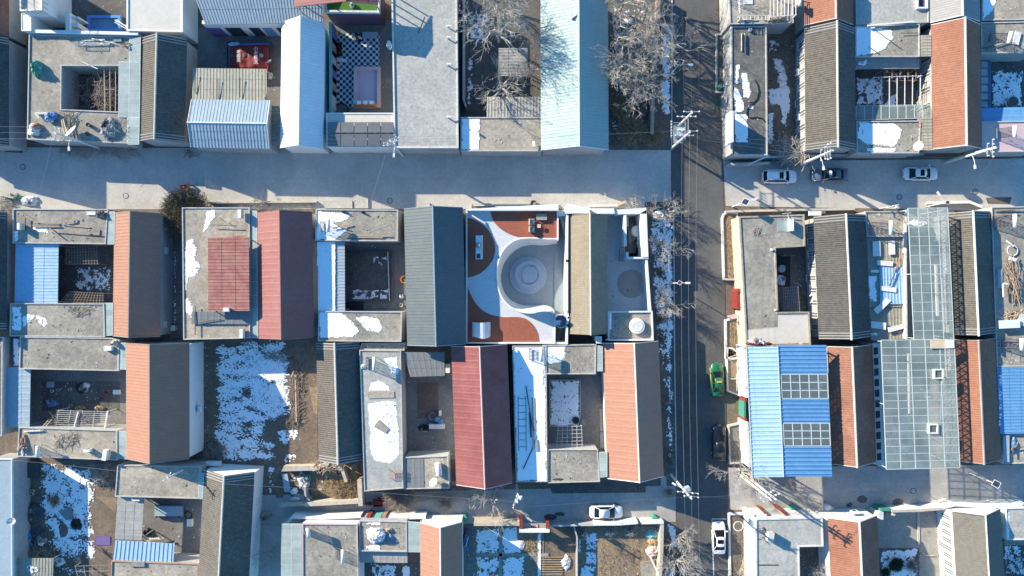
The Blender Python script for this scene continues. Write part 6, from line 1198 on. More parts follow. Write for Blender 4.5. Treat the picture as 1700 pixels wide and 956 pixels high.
flat('small pale roof below the bright blue canopy', [(828, 618), (1000, 616), (1000, 782), (834, 784)], 3.3, 'roof_warm'); heap('blue tub and tools on the small pale roof', 900, 680, 3.3, 16, 50, .4, ['tarp_blue', 'brick', 'steel'], cat='tools', name='tool_heap', lumps=5); slab('white frost covered trough on the small pale roof', R(840, 625, 872, 775), 3.3, .35, 'metal_palest', 'trough', 'trough'); planks('bent dark pipes on the small pale roof', [(890, 700, 950, 690), (895, 690, 895, 740)], 3.6, 'dark_steel', .1, .1, cat='pipes', name='pipe_bundle', part='pipe')
lamp('white solar lamp standing in the alley below the glazed roof', 640, 835, -.8, 5.2, .8, .8)
# ================================================================ lower middle row, left of the road
use(0, 550, 4.157); Z = 3.6
flat('pale grey flat roof above the bean trellis court', [(142, 36), (770, 45), (826, 60), (822, 272), (136, 258)], Z, 'roof_grey'); canopy('pale blue ribbed roof at the left border beside the trellis court', [(32, 248), (212, 248), (205, 660), (22, 662)], (3.2, 3.2, 3.2, 3.2), 'metal_palest', 'flat', 'y')
flat('narrow grey roof on the left border above the pale blue roof', [(-60, 40), (22, 40), (16, 720), (-60, 720)], 3.8, 'roof_dark'); canopy('small snowy blue roof tucked beside the pale grey roof', [(85, 48), (136, 48), (134, 240), (80, 240)], (2.8, 2.8, 2.8, 2.8), 'roof_dark', 'flat', 'x'); snow('bright blue snow in the narrow slot roof', R(94, 52, 134, 236), 2.86, .9, .15)
ac('upper white unit in the slot beside the pale grey roof', 60, 132, 2.0, 1.57); ac('lower white unit in the slot beside the pale grey roof', 55, 218, 2.0, 1.57)
patch('courtyard_floor', R(200, 255, 885, 690), 'yard', .012, 'grey court with a dark soil bed and trellis'); patch('garden_bed', R(290, 345, 825, 545), 'yard_dark', .03, 'dark soil bed littered with pots in the trellis court')
for i, (x, y, mt, t) in enumerate(((355, 412, 'white', 'white bucket'), (400, 405, 'metal_palest', 'pale blue bucket'), (345, 470, 'tarp_blue', 'blue bucket'), (370, 500, 'metal_skyblue', 'sky blue bucket'), (480, 400, 'white_dirty', 'grey bucket'), (485, 515, 'metal_palest', 'small blue bucket'))): pot(t+' in the dark soil bed', x, y, .03, .22, .3, mt, 'buckets in the trellis court')
heap('blue and white bags at the left of the soil bed', 355, 500, .03, 45, 22, .4, ['tarp_blue', 'tarp_white', 'metal_palest'], cat='bags', name='bag_heap', lumps=6); heap('black and white rags in the soil bed', 565, 390, .03, 40, 40, .4, ['black', 'tarp_grey', 'tarp_white', 'dry_grass'], cat='rags', name='rag', lumps=8); heap('straw bundle with red cloth by the trellis', 550, 530, .03, 40, 16, .5, ['dry_grass', 'dry_grass', 'red'], cat='straw', name='straw_bundle', lumps=4); heap('round straw bundle by the trellis posts', 682, 532, .03, 30, 20, .6, ['dry_grass', 'wood_pale'], cat='straw', name='straw_bundle'); heap('red bag in the soil bed', 700, 465, .03, 14, 8, .3, ['red'], cat='bag', name='bag_heap', lumps=2); heap('red cloth in the soil bed', 733, 425, .03, 10, 8, .3, ['red'], cat='rag', name='rag', lumps=2); slab('white crate frame in the soil bed', R(780, 405, 822, 435), .03, .4, 'white', 'crate', 'crate', trim='white'); slab('pale crate at the top of the soil bed', R(322, 348, 360, 388), .03, .4, 'metal_palest', 'crate', 'crate')
trellis('bean trellis of rods over the court foot', [(405, 545), (735, 555), (725, 660), (385, 655)], 2.3, 5, 9, 'white_dirty', .05); sticks('dry vines hanging on the bean trellis', [(350, 560), (640, 560), (640, 655), (340, 650)], 2.0, 130, 1.4, .02, 'stick', h=.5); ladder('pale ladder leaning on the lower flat roof', 350, 605, 2.2, 280, 685, 3.9, 'wood_pale', 7); planks('two white posts of the bean trellis', [(540, 555, 512, 660), (745, 548, 722, 670)], 2.45, 'white', .14, .12, cat='posts', name='pole_pair', part='post')
flat('grey flat roof with twigs and two boxes below the trellis court', [(134, 660), (812, 682), (812, 888), (122, 862)], Z, 'roof_warm'); glassroof('dark glass strip beside the orange roof, upper', [(815, 80), (872, 80), (872, 262), (812, 260)], (3.6, 3.8, 3.8, 3.6), 2, 5, 'glass_green', posts=False, group='pale green glass strips'); glassroof('dark glass strip beside the orange roof, lower', [(800, 692), (873, 690), (873, 882), (798, 870)], (3.6, 3.8, 3.8, 3.6), 1, 6, 'glass_green', posts=False, group='pale green glass strips')
sticks('scatter of dry twigs on the lower flat roof', [(390, 720), (540, 700), (560, 780), (470, 810), (380, 790)], Z, 70, 1.3, .02, 'bark_brown', h=.25); heater('solar heater in the corner of the lower flat roof', 255, 820, Z+.05, 3.14, 1.2, 1.4); ac('white box with pipe on the lower flat roof', 605, 822, Z+.5, .1); ac('large pale box at the end of the lower flat roof', 728, 852, Z+.7, 1.4, s=1.6); heap('rusty junk rack in the corner of the lower flat roof', 160, 790, Z, 28, 70, .5, ['brick', 'tarp_grey', 'white_dirty', 'wood'], cat='junk', name='junk_heap', lumps=7); slab('pale box beside the orange roof head', R(715, 105, 768, 132), Z, .5, 'white'); heap('pale box and dark flue beside the orange roof head', 785, 80, Z, 20, 22, .8, ['white_dirty', 'dark_steel'], cat='flue', name='flue'); planks('white pipe along the lower flat roof edge', [(165, 690, 280, 684)], Z+.2, 'white', .12, .12, cat='pipe', name='pipe', part='pipe_length')
gable('orange and brown steel roofed house with pale blue side wall', (872, 1033, 1308, 90), (872, 1034, 1308, 915), 'metal_salmon', 'metal', zr=6.7, wall='wall_white', ridge='ridge_dark', ze=4.2, ov=.1); ac('white air conditioner on the pale blue side wall', 1378, 535, 2.2, 1.57); 
patch('lane', R(1395, 60, 1440, 960), 'yard', .012, 'shaded lane beside the pale blue side wall')
# snow garden
use(320, 550, 3.186)
patch('garden_ground', [(60, 30), (880, 30), (880, 880), (60, 730)], 'soil', .011, 'brown earth of the large snow covered garden'); snow('large speckled blue snow field of the garden', [(120, 60), (480, 40), (520, 140), (515, 450), (400, 480), (390, 560), (440, 600), (420, 870), (395, 870), (390, 690), (150, 690), (115, 600)], .03, .62, .8, fr=.7, aniso=(.7, 1.6), fine=.40); snow('solid inner snow of the garden', [(270, 70), (450, 60), (510, 160), (505, 440), (420, 470), (330, 420), (280, 250)], .05, .62, .8, fr=.7, fine=.34); snow('broken snow beside the garden path', [(430, 520), (560, 510), (570, 570), (470, 610)], .03, .55, .4, fr=1.5); snow('snow scraps at the foot of the garden path', [(480, 640), (560, 640), (540, 690), (480, 700)], .03, .55, .4, fr=1.5)
scatter('dead garden stalks poking through the snow', [(120, 60), (510, 60), (510, 680), (120, 680)], .03, 700, 'bark_brown', .25, .018); sticks('row of uprooted stalks at the edge of the snow garden', [(510, 150), (590, 150), (590, 520), (520, 520)], .02, 220, .9, .02, 'bark_brown', h=.3); sticks('dark stalk heap at the top of the snow garden', [(380, 110), (520, 110), (500, 160), (380, 150)], .03, 120, .9, .02, 'bark_brown', h=.3); sticks('dark stalk row at the foot of the snow garden', [(400, 460), (560, 460), (560, 510), (400, 510)], .03, 140, .9, .02, 'bark_brown', h=.3); planks('long pale pole lying beside the uprooted stalks', [(542, 230, 548, 480, .12), (520, 240, 535, 210)], .2, 'wood_pale', .1, .1, cat='pole', name='pole_length', part='pole'); bush('dark round plant in the snow garden, left', 285, 325, .5, .4, 120, 'bark_brown', 81); bush('dark small plant in the snow garden, right', 422, 265, .3, .3, 70, 'bark_brown', 82); sticks('dark brush at the left foot of the snow garden', [(70, 610), (170, 600), (150, 680), (40, 690)], .02, 150, 1.6, .025, 'bark_brown', h=.9)
patch('path', [(440, 880), (435, 680), (455, 620), (500, 600), (570, 560), (640, 480), (660, 400), (660, 700), (560, 640), (480, 660), (470, 720), (480, 880)], 'soil', .028, 'trodden brown earth path curving through the garden'); patch('dry_or_sunlit_ground', [(615, 295), (660, 295), (660, 440), (640, 430)], 'dry_soil', .03, 'patch of sunlight painted as paler tan earth beside the narrow grey tiled house')  # the small tan patch paints a spot of sunlight in dry soil colour
gable('narrow old grey tiled house with dark snowy slope', (658, 750, 882, 62), (668, 768, 900, 705), 'tile_grey', ze=3.0, zr=4.9, wall='wall_tan', ridge='ridge_pale'); heap('small blue bucket rag beside the old tiled house', 642, 195, .03, 10, 8, .3, ['tarp_blue'], cat='rag', name='rag', lumps=2)
# ruin at the end of the garden
wallrun('ruined low earth wall round the dry grass plot', [(600, 915), (870, 900)], 1.6, .45, 'wall_tan', cap='wall_tan'); wallrun('tall earth wall end beside the dry grass plot', [(882, 795), (888, 912)], 1.8, .5, 'wall_tan', cap='wall_tan'); wallrun('low crumbling wall along the alley before the garden', [(470, 920), (600, 912)], .9, .4, 'wall_tan', cap='wall_tan'); patch('dry_or_sunlit_ground', [(600, 700), (870, 700), (870, 900), (590, 900)], 'dry_soil', .02, 'dry tan earth inside the ruined plot'); wallrun('broken inner wall of the ruined plot', [(592, 830), (596, 880), (614, 895)], 1.4, .25, 'wall_grey', cap=None); wallrun('dark broken wall behind the ruined plot', [(640, 730), (720, 700), (790, 730), (810, 790)], 1.2, .35, 'wall_tan', cap='wall_tan')
bush('golden dry grass clump in the corner of the ruined plot', 815, 850, 1.7, 1.2, 700, 'dry_grass', 91, thick=.02); scatter('dry tan stalks over the ruined plot', [(620, 760), (860, 790), (860, 890), (620, 890)], .02, 500, 'dry_grass', .35); heap('white sacks and plaster lumps in the ruined plot', 585, 800, .02, 26, 40, .7, ['tarp_white', 'white_dirty', 'tarp_grey', 'tarp_white'], cat='sacks', name='sack_pile', lumps=7); heap('green bag beside the plaster lumps', 610, 770, .02, 16, 18, .7, ['tarp_green'], cat='bag', name='bag_heap', lumps=2); heap('white snow capped tub beside the ruined plot', 535, 848, .02, 18, 18, .5, ['snow', 'tarp_white'], cat='tub', name='tub'); heap('white plastic bundle at the alley edge', 540, 890, .02, 24, 12, .5, ['tarp_white', 'tarp_grey'], cat='bundle'); slab('long white trough beside the ruined plot', [(470, 755), (500, 755), (515, 850), (485, 850)], .02, .3, 'metal_palest', 'trough', 'trough'); slab('tan broken roof slab above the ruined plot', [(480, 715), (640, 712), (640, 735), (470, 740)], .02, 1.2, 'wall_tan', 'slab', 'roof_slab'); rubble('broken tiles and bricks in the ruined plot', [(520, 720), (860, 720), (840, 800), (520, 870)], .02, 80, ['white_dirty', 'brick', 'wall_tan', 'dark_steel'], .1, .45); sticks('fallen roof poles over the ruined plot', [(640, 690), (800, 690), (800, 740), (660, 740)], 1.0, 50, 1.6, .04, 'wood', h=.7)
# long snowy roof and red roof
use(580, 550, 3.413)
flat('long pale flat roof with thick snow and footprints', [(58, 106), (292, 108), (306, 888), (86, 905)], Z, 'roof_pale', par=.12); snow('big bright snow patch on the long pale roof', [(105, 410), (220, 392), (262, 400), (280, 560), (284, 700), (235, 748), (150, 735), (120, 690), (115, 560)], Z+.02, .97, .25, fr=.8); snow('upper bright snow patch on the long pale roof', [(120, 290), (170, 278), (225, 310), (228, 335), (110, 335)], Z+.02, .95, .2); snow('snow in the shade of the heater on the long pale roof', [(195, 150), (275, 140), (280, 250), (235, 240)], Z+.02, .75, .25, fr=1.3); slab('grey concrete plate among the snow of the long roof', [(105, 345), (252, 342), (254, 374), (108, 380)], Z, .1, 'roof_warm', 'plate', 'concrete_plate'); slab('tilted grey mat lying in the roof snow', [(168, 502), (222, 552), (205, 578), (140, 540)], Z+.03, .12, 'roof_grey', 'mat', 'mat'); heater('solar heater at the head of the long pale roof', 120, 180, Z+.05, 3.14, 1.5, 1.4); heap('dirty white insulation beside the heater on the long pale roof', 75, 200, Z, 14, 14, .3, ['tarp_white', 'white_dirty'], cat='bundle'); trellis('rusty grid leaning on the long pale roof edge', [(228, 790), (298, 788), (298, 832), (230, 834)], Z+.35, 8, 3, 'brick', .04, z0=Z)
fp = MB()
for i in range(60):
    x, y = 190+random.random()*75, 410+random.random()*230; q = P(x, y, Z); fp.obox((q.x, q.y), .12, .26, Z+.03, Z+.048, random.uniform(-.4, .4))
tag(fp.build('footprints', 'white_dirty'), 'trail of grey footprints in the bright roof snow', 'footprints', None, 'stuff')
canopy('grey slab roof joining the long pale roof and red roof', [(302, 118), (538, 118), (540, 252), (345, 258)], (3.4, 3.4, 3.3, 3.3), 'felt', 'flat', 'x', posts=True, cat='roof'); patch('courtyard_floor', R(290, 240, 612, 730), 'yard', .012, 'concrete court beside the red steel roof'); patch('paved_area', [(382, 290), (502, 288), (505, 490), (388, 492)], 'paving', .03, 'dark red brick paving in the concrete court'); pot('round stone millwheel in the concrete court', 470, 482, 0, .55, .35, 'tarp_grey', fill='yard_dark', cat='well', name='stone_well'); heap('dark heap of coal beside the millwheel', 425, 548, 0, 32, 20, .5, ['black', 'dark_steel', 'tarp_grey'], cat='coal', name='coal_heap', lumps=5); drum('blue barrel in the concrete court', 516, 515, 0, .35, .8, 'tarp_blue'); drum('second blue barrel behind the first in the court', 495, 500, 0, .35, .8, 'tarp_blue'); slab('pale machine bench in the concrete court', R(452, 528, 538, 552), 0, .8, 'white_dirty', 'bench', 'work_bench'); ac('small white unit along the red roofed house wall', 514, 462, .6, 1.57, s=.8); pot('white pot by the lower roof of the court', 480, 682, 0, .35, .35, 'white'); slab('white appliance below the slab roof', R(545, 185, 568, 235), 0, 1.0, 'white', 'appliance', 'appliance')
flat('two toned flat roof with white boiler beside the alley', [(312, 712), (558, 705), (566, 888), (312, 892)], 3.4, 'roof_warm'); canopy('grey felt half of the two toned flat roof', [(322, 722), (420, 720), (422, 884), (322, 886)], (3.5, 3.5, 3.5, 3.5), 'felt', 'flat', 'x', posts=False, z0=3.45); 
o = thing('boiler_tank', 'white dented boiler tank on the two toned roof', 'tank', P(505, 780, 3.45)); q0, q1 = P(500, 745, 3.85), P(510, 818, 3.85); MB().tube([q0, q0.lerp(q1, .06), q0.lerp(q1, .94), q1], [.3, .4, .4, .3], 14).build('drum', 'white', o, True); MB().bar(q0.lerp(q1, .25)-Vector((0, 0, .38)), q0.lerp(q1, .25)-Vector((.6, 0, .38)), .08, .08).build('pipe', 'dark_steel', o); MB().box(q1.x-.3, q1.y+.3, 3.45, q1.x+.3, q0.y-.3, 3.52).build('cradle', 'steel', o)
dish('grey dish at the alley edge of the two toned roof', 478, 858, 3.45, .6, 2.2); 
gable('red steel roofed house beside the concrete court', (578, 738, 895, 86), (605, 768, 922, 895), 'metal_red', 'flat', ze=4.3, zr=6.6, ridge='pinkish', wall='wall_white')
flat('low dull roof strip under the grey ribbed roof end', [(70, 66), (312, 66), (312, 108), (60, 104)], 3.0, 'roof_warm')
heap('orange pot and rag at the foot of the red steel roof', 592, 862, 0, 10, 10, .8, ['pinkish', 'orange'], cat='pot', name='pot_heap')
bush('dense dark thicket beside the alley below the long pale roof', 290, 930, 2.2, 1.4, 500, 'bark_brown', 95); sticks('grey weeds along the alley below the red roof', [(380, 900), (900, 905), (900, 940), (400, 960)], 0, 420, .8, .018, 'bark', h=.5)
# snow roof and salmon roof by the road
use(830, 550, 2.897)
flat('flat roof entirely under blue shaded snow', [(60, 70), (222, 70), (228, 722), (78, 724)], Z, 'roof_grey', par=.1); snow('thick blue snow sheet with a buried ladder', [(64, 74), (218, 74), (222, 716), (84, 718)], Z+.03, .98, .15, fr=.6); ladder('dark ladder half buried in the roof snow', 108, 575, Z+.08, 106, 310, Z+.08, 'dark_steel', 8, 1.0); planks('dark boards and bent pole lying on the roof snow', [(160, 320, 165, 480, .35, 'tarp_grey'), (172, 520, 178, 575, .4, 'tarp_grey'), (125, 262, 160, 490), (160, 490, 158, 560), (158, 560, 112, 662), (142, 390, 150, 510, .2)], Z+.06, 'dark_steel', .12, .06)
flat('grey flat roof with solar heater above the snow bed court', [(205, 66), (462, 62), (460, 205), (215, 205)], Z, 'roof_grey'); snow('blue snow beside the heater above the snow bed court', [(208, 72), (312, 70), (312, 145), (240, 155), (208, 120)], Z+.02, .92, .2); snow('sunlit snow wedge at the court corner', [(155, 145), (210, 180), (212, 270), (170, 210)], Z+.09, .92, .2); heater('solar heater between snow roof and court', 170, 110, Z+.1, 3.14, 1.5, 1.6)
patch('courtyard_floor', R(210, 190, 515, 580), 'yard', .012, 'planked grey court floor round the snow bed'); o = thing('garden_bed', 'raised square bed of snow in the grey court', 'garden bed', P(312, 345, 0)); w = [P(x, y, .25) for x, y in R(238, 233, 388, 458)]; MB().rim(w, .12, 0, .25).build('rim', 'parapet', o); MB().sheet(inset(ccw(w), .11), .15).build('soil', 'soil', o); snow('speckled snow lying in the raised square bed', R(243, 238, 383, 453), .16, .74, .2, fr=1.6); pot('dark round basin beside the snow bed', 365, 428, 0, .55, .35, 'tarp_grey', fill='black', cat='basin', name='basin'); slab('grey square stone beside the round basin', R(393, 422, 413, 452), 0, .4, 'tarp_grey', 'stone', 'stone_block'); trellis('white trellis grid below the snow bed', [(280, 458), (392, 455), (396, 562), (272, 565)], 2.2, 6, 7, 'white_dirty', .05)
planks('long pale boards of the court floor edge', [(488, 372, 490, 480, .5, 'yard_light'), (490, 485, 492, 560, .5, 'yard_light')], .02, 'yard_light', .5, .04, name='paving_strip', cat='paving'); flat('grey ribbed flat roof below the trellis grid', [(232, 568), (470, 568), (480, 722), (232, 728)], 3.5, 'roof_grey', par=.1); heap('dark rag on the grey ribbed flat roof', 280, 712, 3.5, 34, 6, .15, ['dark_steel'], cat='rag', name='rag', lumps=3); glassroof('glass strip beside the road side salmon roof, upper', [(460, 70), (493, 70), (493, 190), (462, 190)], (3.6, 3.8, 3.8, 3.6), 1, 4, 'glass_green', posts=False, group='pale green glass strips'); glassroof('glass strip beside the road side salmon roof, lower', [(478, 582), (515, 580), (515, 698), (480, 702)], (3.6, 3.8, 3.8, 3.6), 1, 4, 'glass_green', posts=False, group='pale green glass strips')
gable('salmon steel roofed house with white ridge beside the road', (492, 646, 763, 57), (517, 672, 786, 728), 'metal_salmon', 'flat', zr=5.8, ze=3.5, ridge='white', wall='wall_white', ov=.2)
snow('blue snow along the kerb beside the salmon roof', [(795, 60), (832, 60), (840, 620), (800, 620)], .03, .55, .5, fr=.9); snow('scraps of snow beside the salmon roof wall', [(770, 60), (795, 60), (800, 300), (775, 200)], .03, .4, .3, fr=1.5); bush('dark shrub in the verge beside the salmon roof, upper', 800, 330, .6, .7, 110, 'bark_brown', 31); bush('dark shrub in the verge beside the salmon roof, lower', 812, 620, .9, .9, 150, 'bark_brown', 32); bush('thin bare shrub at the alley mouth', 812, 770, .9, 1.1, 90, 'bark_brown', 33)
patch('garden_strip', [(235, 725), (700, 725), (700, 775), (250, 780)], 'yard_dark', .02, 'dark planted strip along the alley below the salmon roof'); scatter('dark weeds in the strip along the alley', [(235, 730), (700, 735), (700, 770), (250, 778)], .03, 300, 'bark_brown', .3)
# ================================================================ bottom left
use(0, 750, 4.641)
flat('pale blue corrugated roof on the left bottom border', [(-80, 55), (95, 55), (98, 1100), (-80, 1100)], 3.4, 'metal_palest', par=.1, pmat='white'); dish('white round vent on the left bottom roof', 85, 540, 3.4, .5, 1.0)
patch('garden_ground', [(95, 60), (905, 60), (880, 1050), (80, 1050)], 'soil', .011, 'brown earth of the bottom left snow garden'); snow('large speckled snow patch of the bottom left garden', [(290, 90), (720, 100), (745, 350), (720, 480), (735, 820), (480, 820), (380, 720), (340, 540), (290, 420), (310, 250)], .03, .66, .9, fr=.7, fine=.40); snow('snow scraps at the foot of the bottom left garden', [(420, 870), (700, 880), (690, 950), (430, 956)], .03, .45, .4, fr=1.4)
patch('dry_or_sunlit_ground', [(745, 345), (905, 355), (890, 470)], 'dry_soil', .03, 'triangle of sunlight painted as paler tan earth at the edge of the bottom left garden'); heap('black bag slumped in the snow of the bottom left garden', 580, 560, .03, 36, 45, .6, ['black', 'dark_steel'], .6, cat='bag', name='bag_heap', lumps=2); slab('grey tarpaulin sheet beside the black bag', [(450, 460), (545, 430), (560, 520), (510, 525)], .05, .2, 'tarp_grey', 'tarpaulin', 'tarpaulin_sheet'); blot(105, 880, 8, 12, 'soil', 'bare earth scrape in the snow of the garden', z=.06); slab('flat pink mat on the garden earth', R(735, 652, 848, 718), .03, .04, 'purple', 'mat', 'mat')  # the tan triangle paints a wedge of sunlight in dry soil colour
sticks('tangle of dead brush at the garden wall', [(720, 80), (900, 80), (880, 250), (740, 240)], 0, 260, 1.3, .02, 'bark', h=1.6); heap('dark scrap piled along the left garden side', 250, 480, .03, 80, 70, .7, ['dark_steel', 'wood', 'metal_palest', 'black', 'tarp_grey'], cat='scrap', lumps=10); heap('blue sheet and junk piled at the left garden side', 180, 670, .03, 70, 70, .7, ['tarp_blue', 'dark_steel', 'tarp_blue', 'wood'], cat='junk', name='junk_heap', lumps=9); heap('dark junk and boards beside the snow garden', 290, 660, .03, 60, 80, .6, ['dark_steel', 'wood', 'tarp_grey', 'tarp_white'], cat='junk', name='junk_heap', lumps=9); sticks('long sticks over the left garden junk', [(110, 740), (420, 740), (400, 815), (110, 815)], .1, 110, 2.0, .03, 'wood', h=.6); slab('white washing board at the garden side', [(130, 490), (155, 478), (185, 525), (165, 540)], .03, .3, 'white'); slab('pale blue washing tray at the garden side', [(175, 470), (215, 432), (230, 448), (195, 490)], .03, .3, 'metal_palest'); slab('dark ribbed sheet leaning in the garden corner', R(110, 80, 280, 200), .03, .6, 'dark_steel', 'sheet', 'ribbed_sheet')
for i, (x, y) in enumerate(((205, 308), (245, 305), (205, 335), (240, 328))): pot('tan clay pot in the cluster of four beside the garden wall', x, y, .03, .24, .35, 'wood_pale', 'cluster of four clay pots')
bush('low brown thorn plant in the snow garden', 430, 380, .8, .5, 200, 'dry_grass', 41); canopy('rusty patched shed roof in the bottom left corner', [(75, 820), (412, 820), (405, 1050), (70, 1050)], (2.6, 2.6, 2.6, 2.6), 'metal_khaki', 'metal', 'x', cat='shed', name='shed'); snow('blue snow streaks on the patched shed roof', [(180, 850), (300, 870), (330, 950), (190, 950)], 2.68, .5, .4, fr=1.2); trellis('rickety pole frame at the bottom of the snow garden', [(580, 880), (840, 870), (840, 960), (600, 960)], 1.6, 5, 3, 'stick', .06)
heap('white blue sacks at the foot of the snow garden', 450, 850, .03, 40, 34, .5, ['tarp_white', 'metal_palest', 'tarp_grey'], cat='sacks', name='sack_pile', lumps=6); heap('brown stump in the foot of the snow garden', 590, 838, .03, 28, 24, .6, ['wood', 'bark_brown'], cat='stump', name='stump', lumps=2)
flat('flat roof with tree shadows above the grey panel roof', [(908, 100), (1545, 112), (1562, 360), (890, 342)], Z, 'roof_warm'); glassroof('pale glass strip beside the lower grey tiles, upper', [(1535, 165), (1572, 165), (1562, 362), (1530, 360)], (3.7, 3.8, 3.8, 3.7), 1, 4, 'glass_green', posts=False, group='pale green glass strips'); canopy('grey panel roof beside the cart court', [(905, 340), (1112, 345), (1092, 680), (885, 672)], (3.2, 3.1, 3.1, 3.2), 'metal_beige', 'flat', 'y', cat='shed', name='panel_roof'); canopy('striped blue and white ribbed roof in the bottom left', [(890, 680), (1345, 708), (1335, 852), (872, 832)], (3.0, 3.0, 3.2, 3.2), 'metal_skyblue', 'rib', 'x'); flat('tan flat roof below the striped blue roof', [(862, 838), (1532, 862), (1530, 1060), (855, 1060)], 3.4, 'roof_warm', pmat='wall_brick'); patch('courtyard_floor', R(1080, 340, 1560, 830), 'yard', .012, 'grey court with a snow covered cart')
o = thing('cart', 'flat cart under a snow covered sheet in the grey court', 'cart', P(1295, 455, 0)); w = [P(x, y, .9) for x, y in R(1185, 415, 1405, 500)]; MB().prism(w, .5, .75, True).build('bed', 'tarp_blue', o); MB().prism(inset(ccw(w), .08), .752, .9).build('cover', 'metal_palest', o)
for x, y in ((1210, 425), (1210, 490), (1380, 425), (1380, 490)): q = P(x, y, .3); MB().tube([(q.x-.05, q.y, .3), (q.x+.05, q.y, .3)], .3, 14).build('wheel', 'rubber', o)
heap('black bags at the left of the grey court', 1130, 620, 0, 30, 34, .6, ['black', 'dark_steel', 'tarp_grey'], cat='bags', name='bag_heap', lumps=5); pot('black tyre tub in the grey court', 1450, 490, 0, .5, .35, 'rubber', cat='tyre', name='tyre_tub'); slab('white stool frame in the grey court', R(1440, 520, 1478, 575), 0, .45, 'white', 'stool', 'stool', trim='white'); planks('planks along the edge of the striped roof', [(1130, 690, 1250, 660, .3), (1150, 670, 1260, 668, .2, 'white_dirty')], .6, 'wood', .2, .1); planks('grey gutter elbow on the panel roof', [(1015, 345, 1020, 372), (1020, 372, 1075, 375)], 3.3, 'white', .15, .1, cat='pipe', name='pipe', part='pipe_length'); slab('grey vent slab on the tan flat roof', R(1000, 850, 1112, 884), 3.4, .25, 'tarp_grey', 'vent', 'vent_slab')
use(300, 750, 4.641)
gable('large grey tiled house at the bottom with white gable end', (180, 334, 565, 186), (138, 285, 525, 1120), 'tile_grey', zr=6.2, ze=3.7, wall='wall_white', ridge='ridge_pale', ov=.12); ac('white unit on the side wall of the large grey tiled house', 582, 380, 2.0, 1.57); ac('second white unit down the side wall of the large grey tiled house', 565, 572, 2.0, 1.57); slab('white flue boxes at the gable end of the grey tiled house', R(190, 78, 300, 108), 1.5, .6, 'white', 'flue box', 'flue_box')
heap('brown sack cart and green bin in the lane', 645, 495, 0, 45, 38, .9, ['wood', 'dark_steel', 'tarp_green', 'brick'], cat='cart', name='loaded_cart', lumps=4)
tree('pale bare tree in the lane beside the dark glass roof', 725, 740, 4.5, 2.0, 61, kids=(4, 3, 3), limbs=6, trunk=.09, th=1.2)
glassroof('long dark glass roof beside the tall flat roof at the bottom', [(776, 556), (930, 556), (930, 1000), (776, 1000)], (3.4, 3.7, 3.7, 3.4), 2, 10, 'glass_green', group='pale green glass strips'); flat('wide warm grey flat roof with two tank heaters at the bottom', [(938, 552), (1362, 556), (1372, 1080), (940, 1080)], 3.7, 'roof_grey', 'wall_white', pmat='pinkish'); heater('upper solar heater on the wide bottom roof', 970, 612, 3.8, 3.3, 1.0, 1.0); heater('lower solar heater on the wide bottom roof', 1225, 790, 3.8, 3.14, 1.5, 1.3); wallrun('white gabled front wall along the alley at the bottom', [(815, 552), (860, 505), (1100, 510), (1380, 498)], 2.2, .3, 'wall_white', cap='white'); 
# ================================================================ bottom middle
use(580, 770, 5.14)
o = thing('gate', 'red gate pillar and green door in the white front wall', 'gate', P(200, 470, 0)); 
for x0, x1, mt, nm in ((145, 180, 'wall_red', 'pillar'), (215, 270, 'wall_teal', 'door'), (275, 310, 'wall_brick', 'pillar')): MB().box(PX(x0, 2.4), PY(480, 2.4), 0, PX(x1, 2.4), PY(445, 2.4), 2.4).build(nm, mt, o)
wallrun('white front wall right of the green door', [(315, 465), (640, 455)], 2.2, .35, 'wall_white', cap='white'); flat('grey flat roof with a green covered stack at the bottom', [(84, 482), (490, 490), (492, 748), (88, 742)], 3.5, 'roof_grey'); heap('stack of bales under green and white sheets', 225, 610, 3.5, 80, 60, 1.0, ['tarp_white', 'tarp_green', 'tarp_white', 'tarp_grey'], cat='bales', name='covered_bales', lumps=5); snow('snow spot above the covered bales', R(145, 490, 265, 520), 3.52, .85, .2); snow('snow spot below the covered bales', R(135, 690, 270, 735), 3.52, .8, .2); heap('blue cloth beside the covered bales', 345, 635, 3.5, 34, 30, .4, ['tarp_blue', 'tarp_white', 'metal_palest'], cat='cloth', name='crumpled_cloth', lumps=4); heap('brown scrap behind the covered bales', 335, 565, 3.5, 30, 18, .4, ['wood', 'pinkish', 'dark_steel'], cat='scrap', lumps=4); canopy('grey panel strip below the covered bales', [(88, 748), (495, 745), (495, 845), (92, 842)], (3.1, 3.1, 2.9, 2.9), 'metal_beige', 'flat', 'x', cat='shed', name='panel_roof'); patch('courtyard_floor', R(80, 840, 610, 1000), 'yard_dark', .012, 'dark bottom court with speckled snow'); snow('speckled snow in the dark bottom court', R(185, 850, 400, 1000), .03, .62, .4, fr=1.6); snow('snow strip beside the dark bottom court', R(440, 870, 525, 1000), .03, .7, .3)
glassroof('glass roof strip beside the peach steel roof at the bottom', [(488, 492), (606, 500), (604, 752), (490, 750)], (3.5, 3.7, 3.7, 3.5), 1, 5, 'glass_green', group='pale green glass strips'); gable('peach steel roofed house with white gable wall at the bottom', (603, 776, 958, 544), (608, 779, 968, 1150), 'metal_salmon', 'flat', ze=3.7, zr=5.8, wall='wall_white', ridge='white', ov=.1)
drum('green bin at the corner of the white gable wall', 982, 470, 0, .45, 1.0, 'tarp_green', 'bin', 'bin'); patch('lane', R(965, 520, 1075, 1000), 'yard', .012, 'shaded lane between peach roof and snow plots'); heap('laundry and bags hung along the peach house wall', 990, 650, .5, 16, 100, .8, ['tarp_blue', 'purple', 'tarp_white', 'dark_steel'], cat='bags', name='bag_heap', lumps=8)
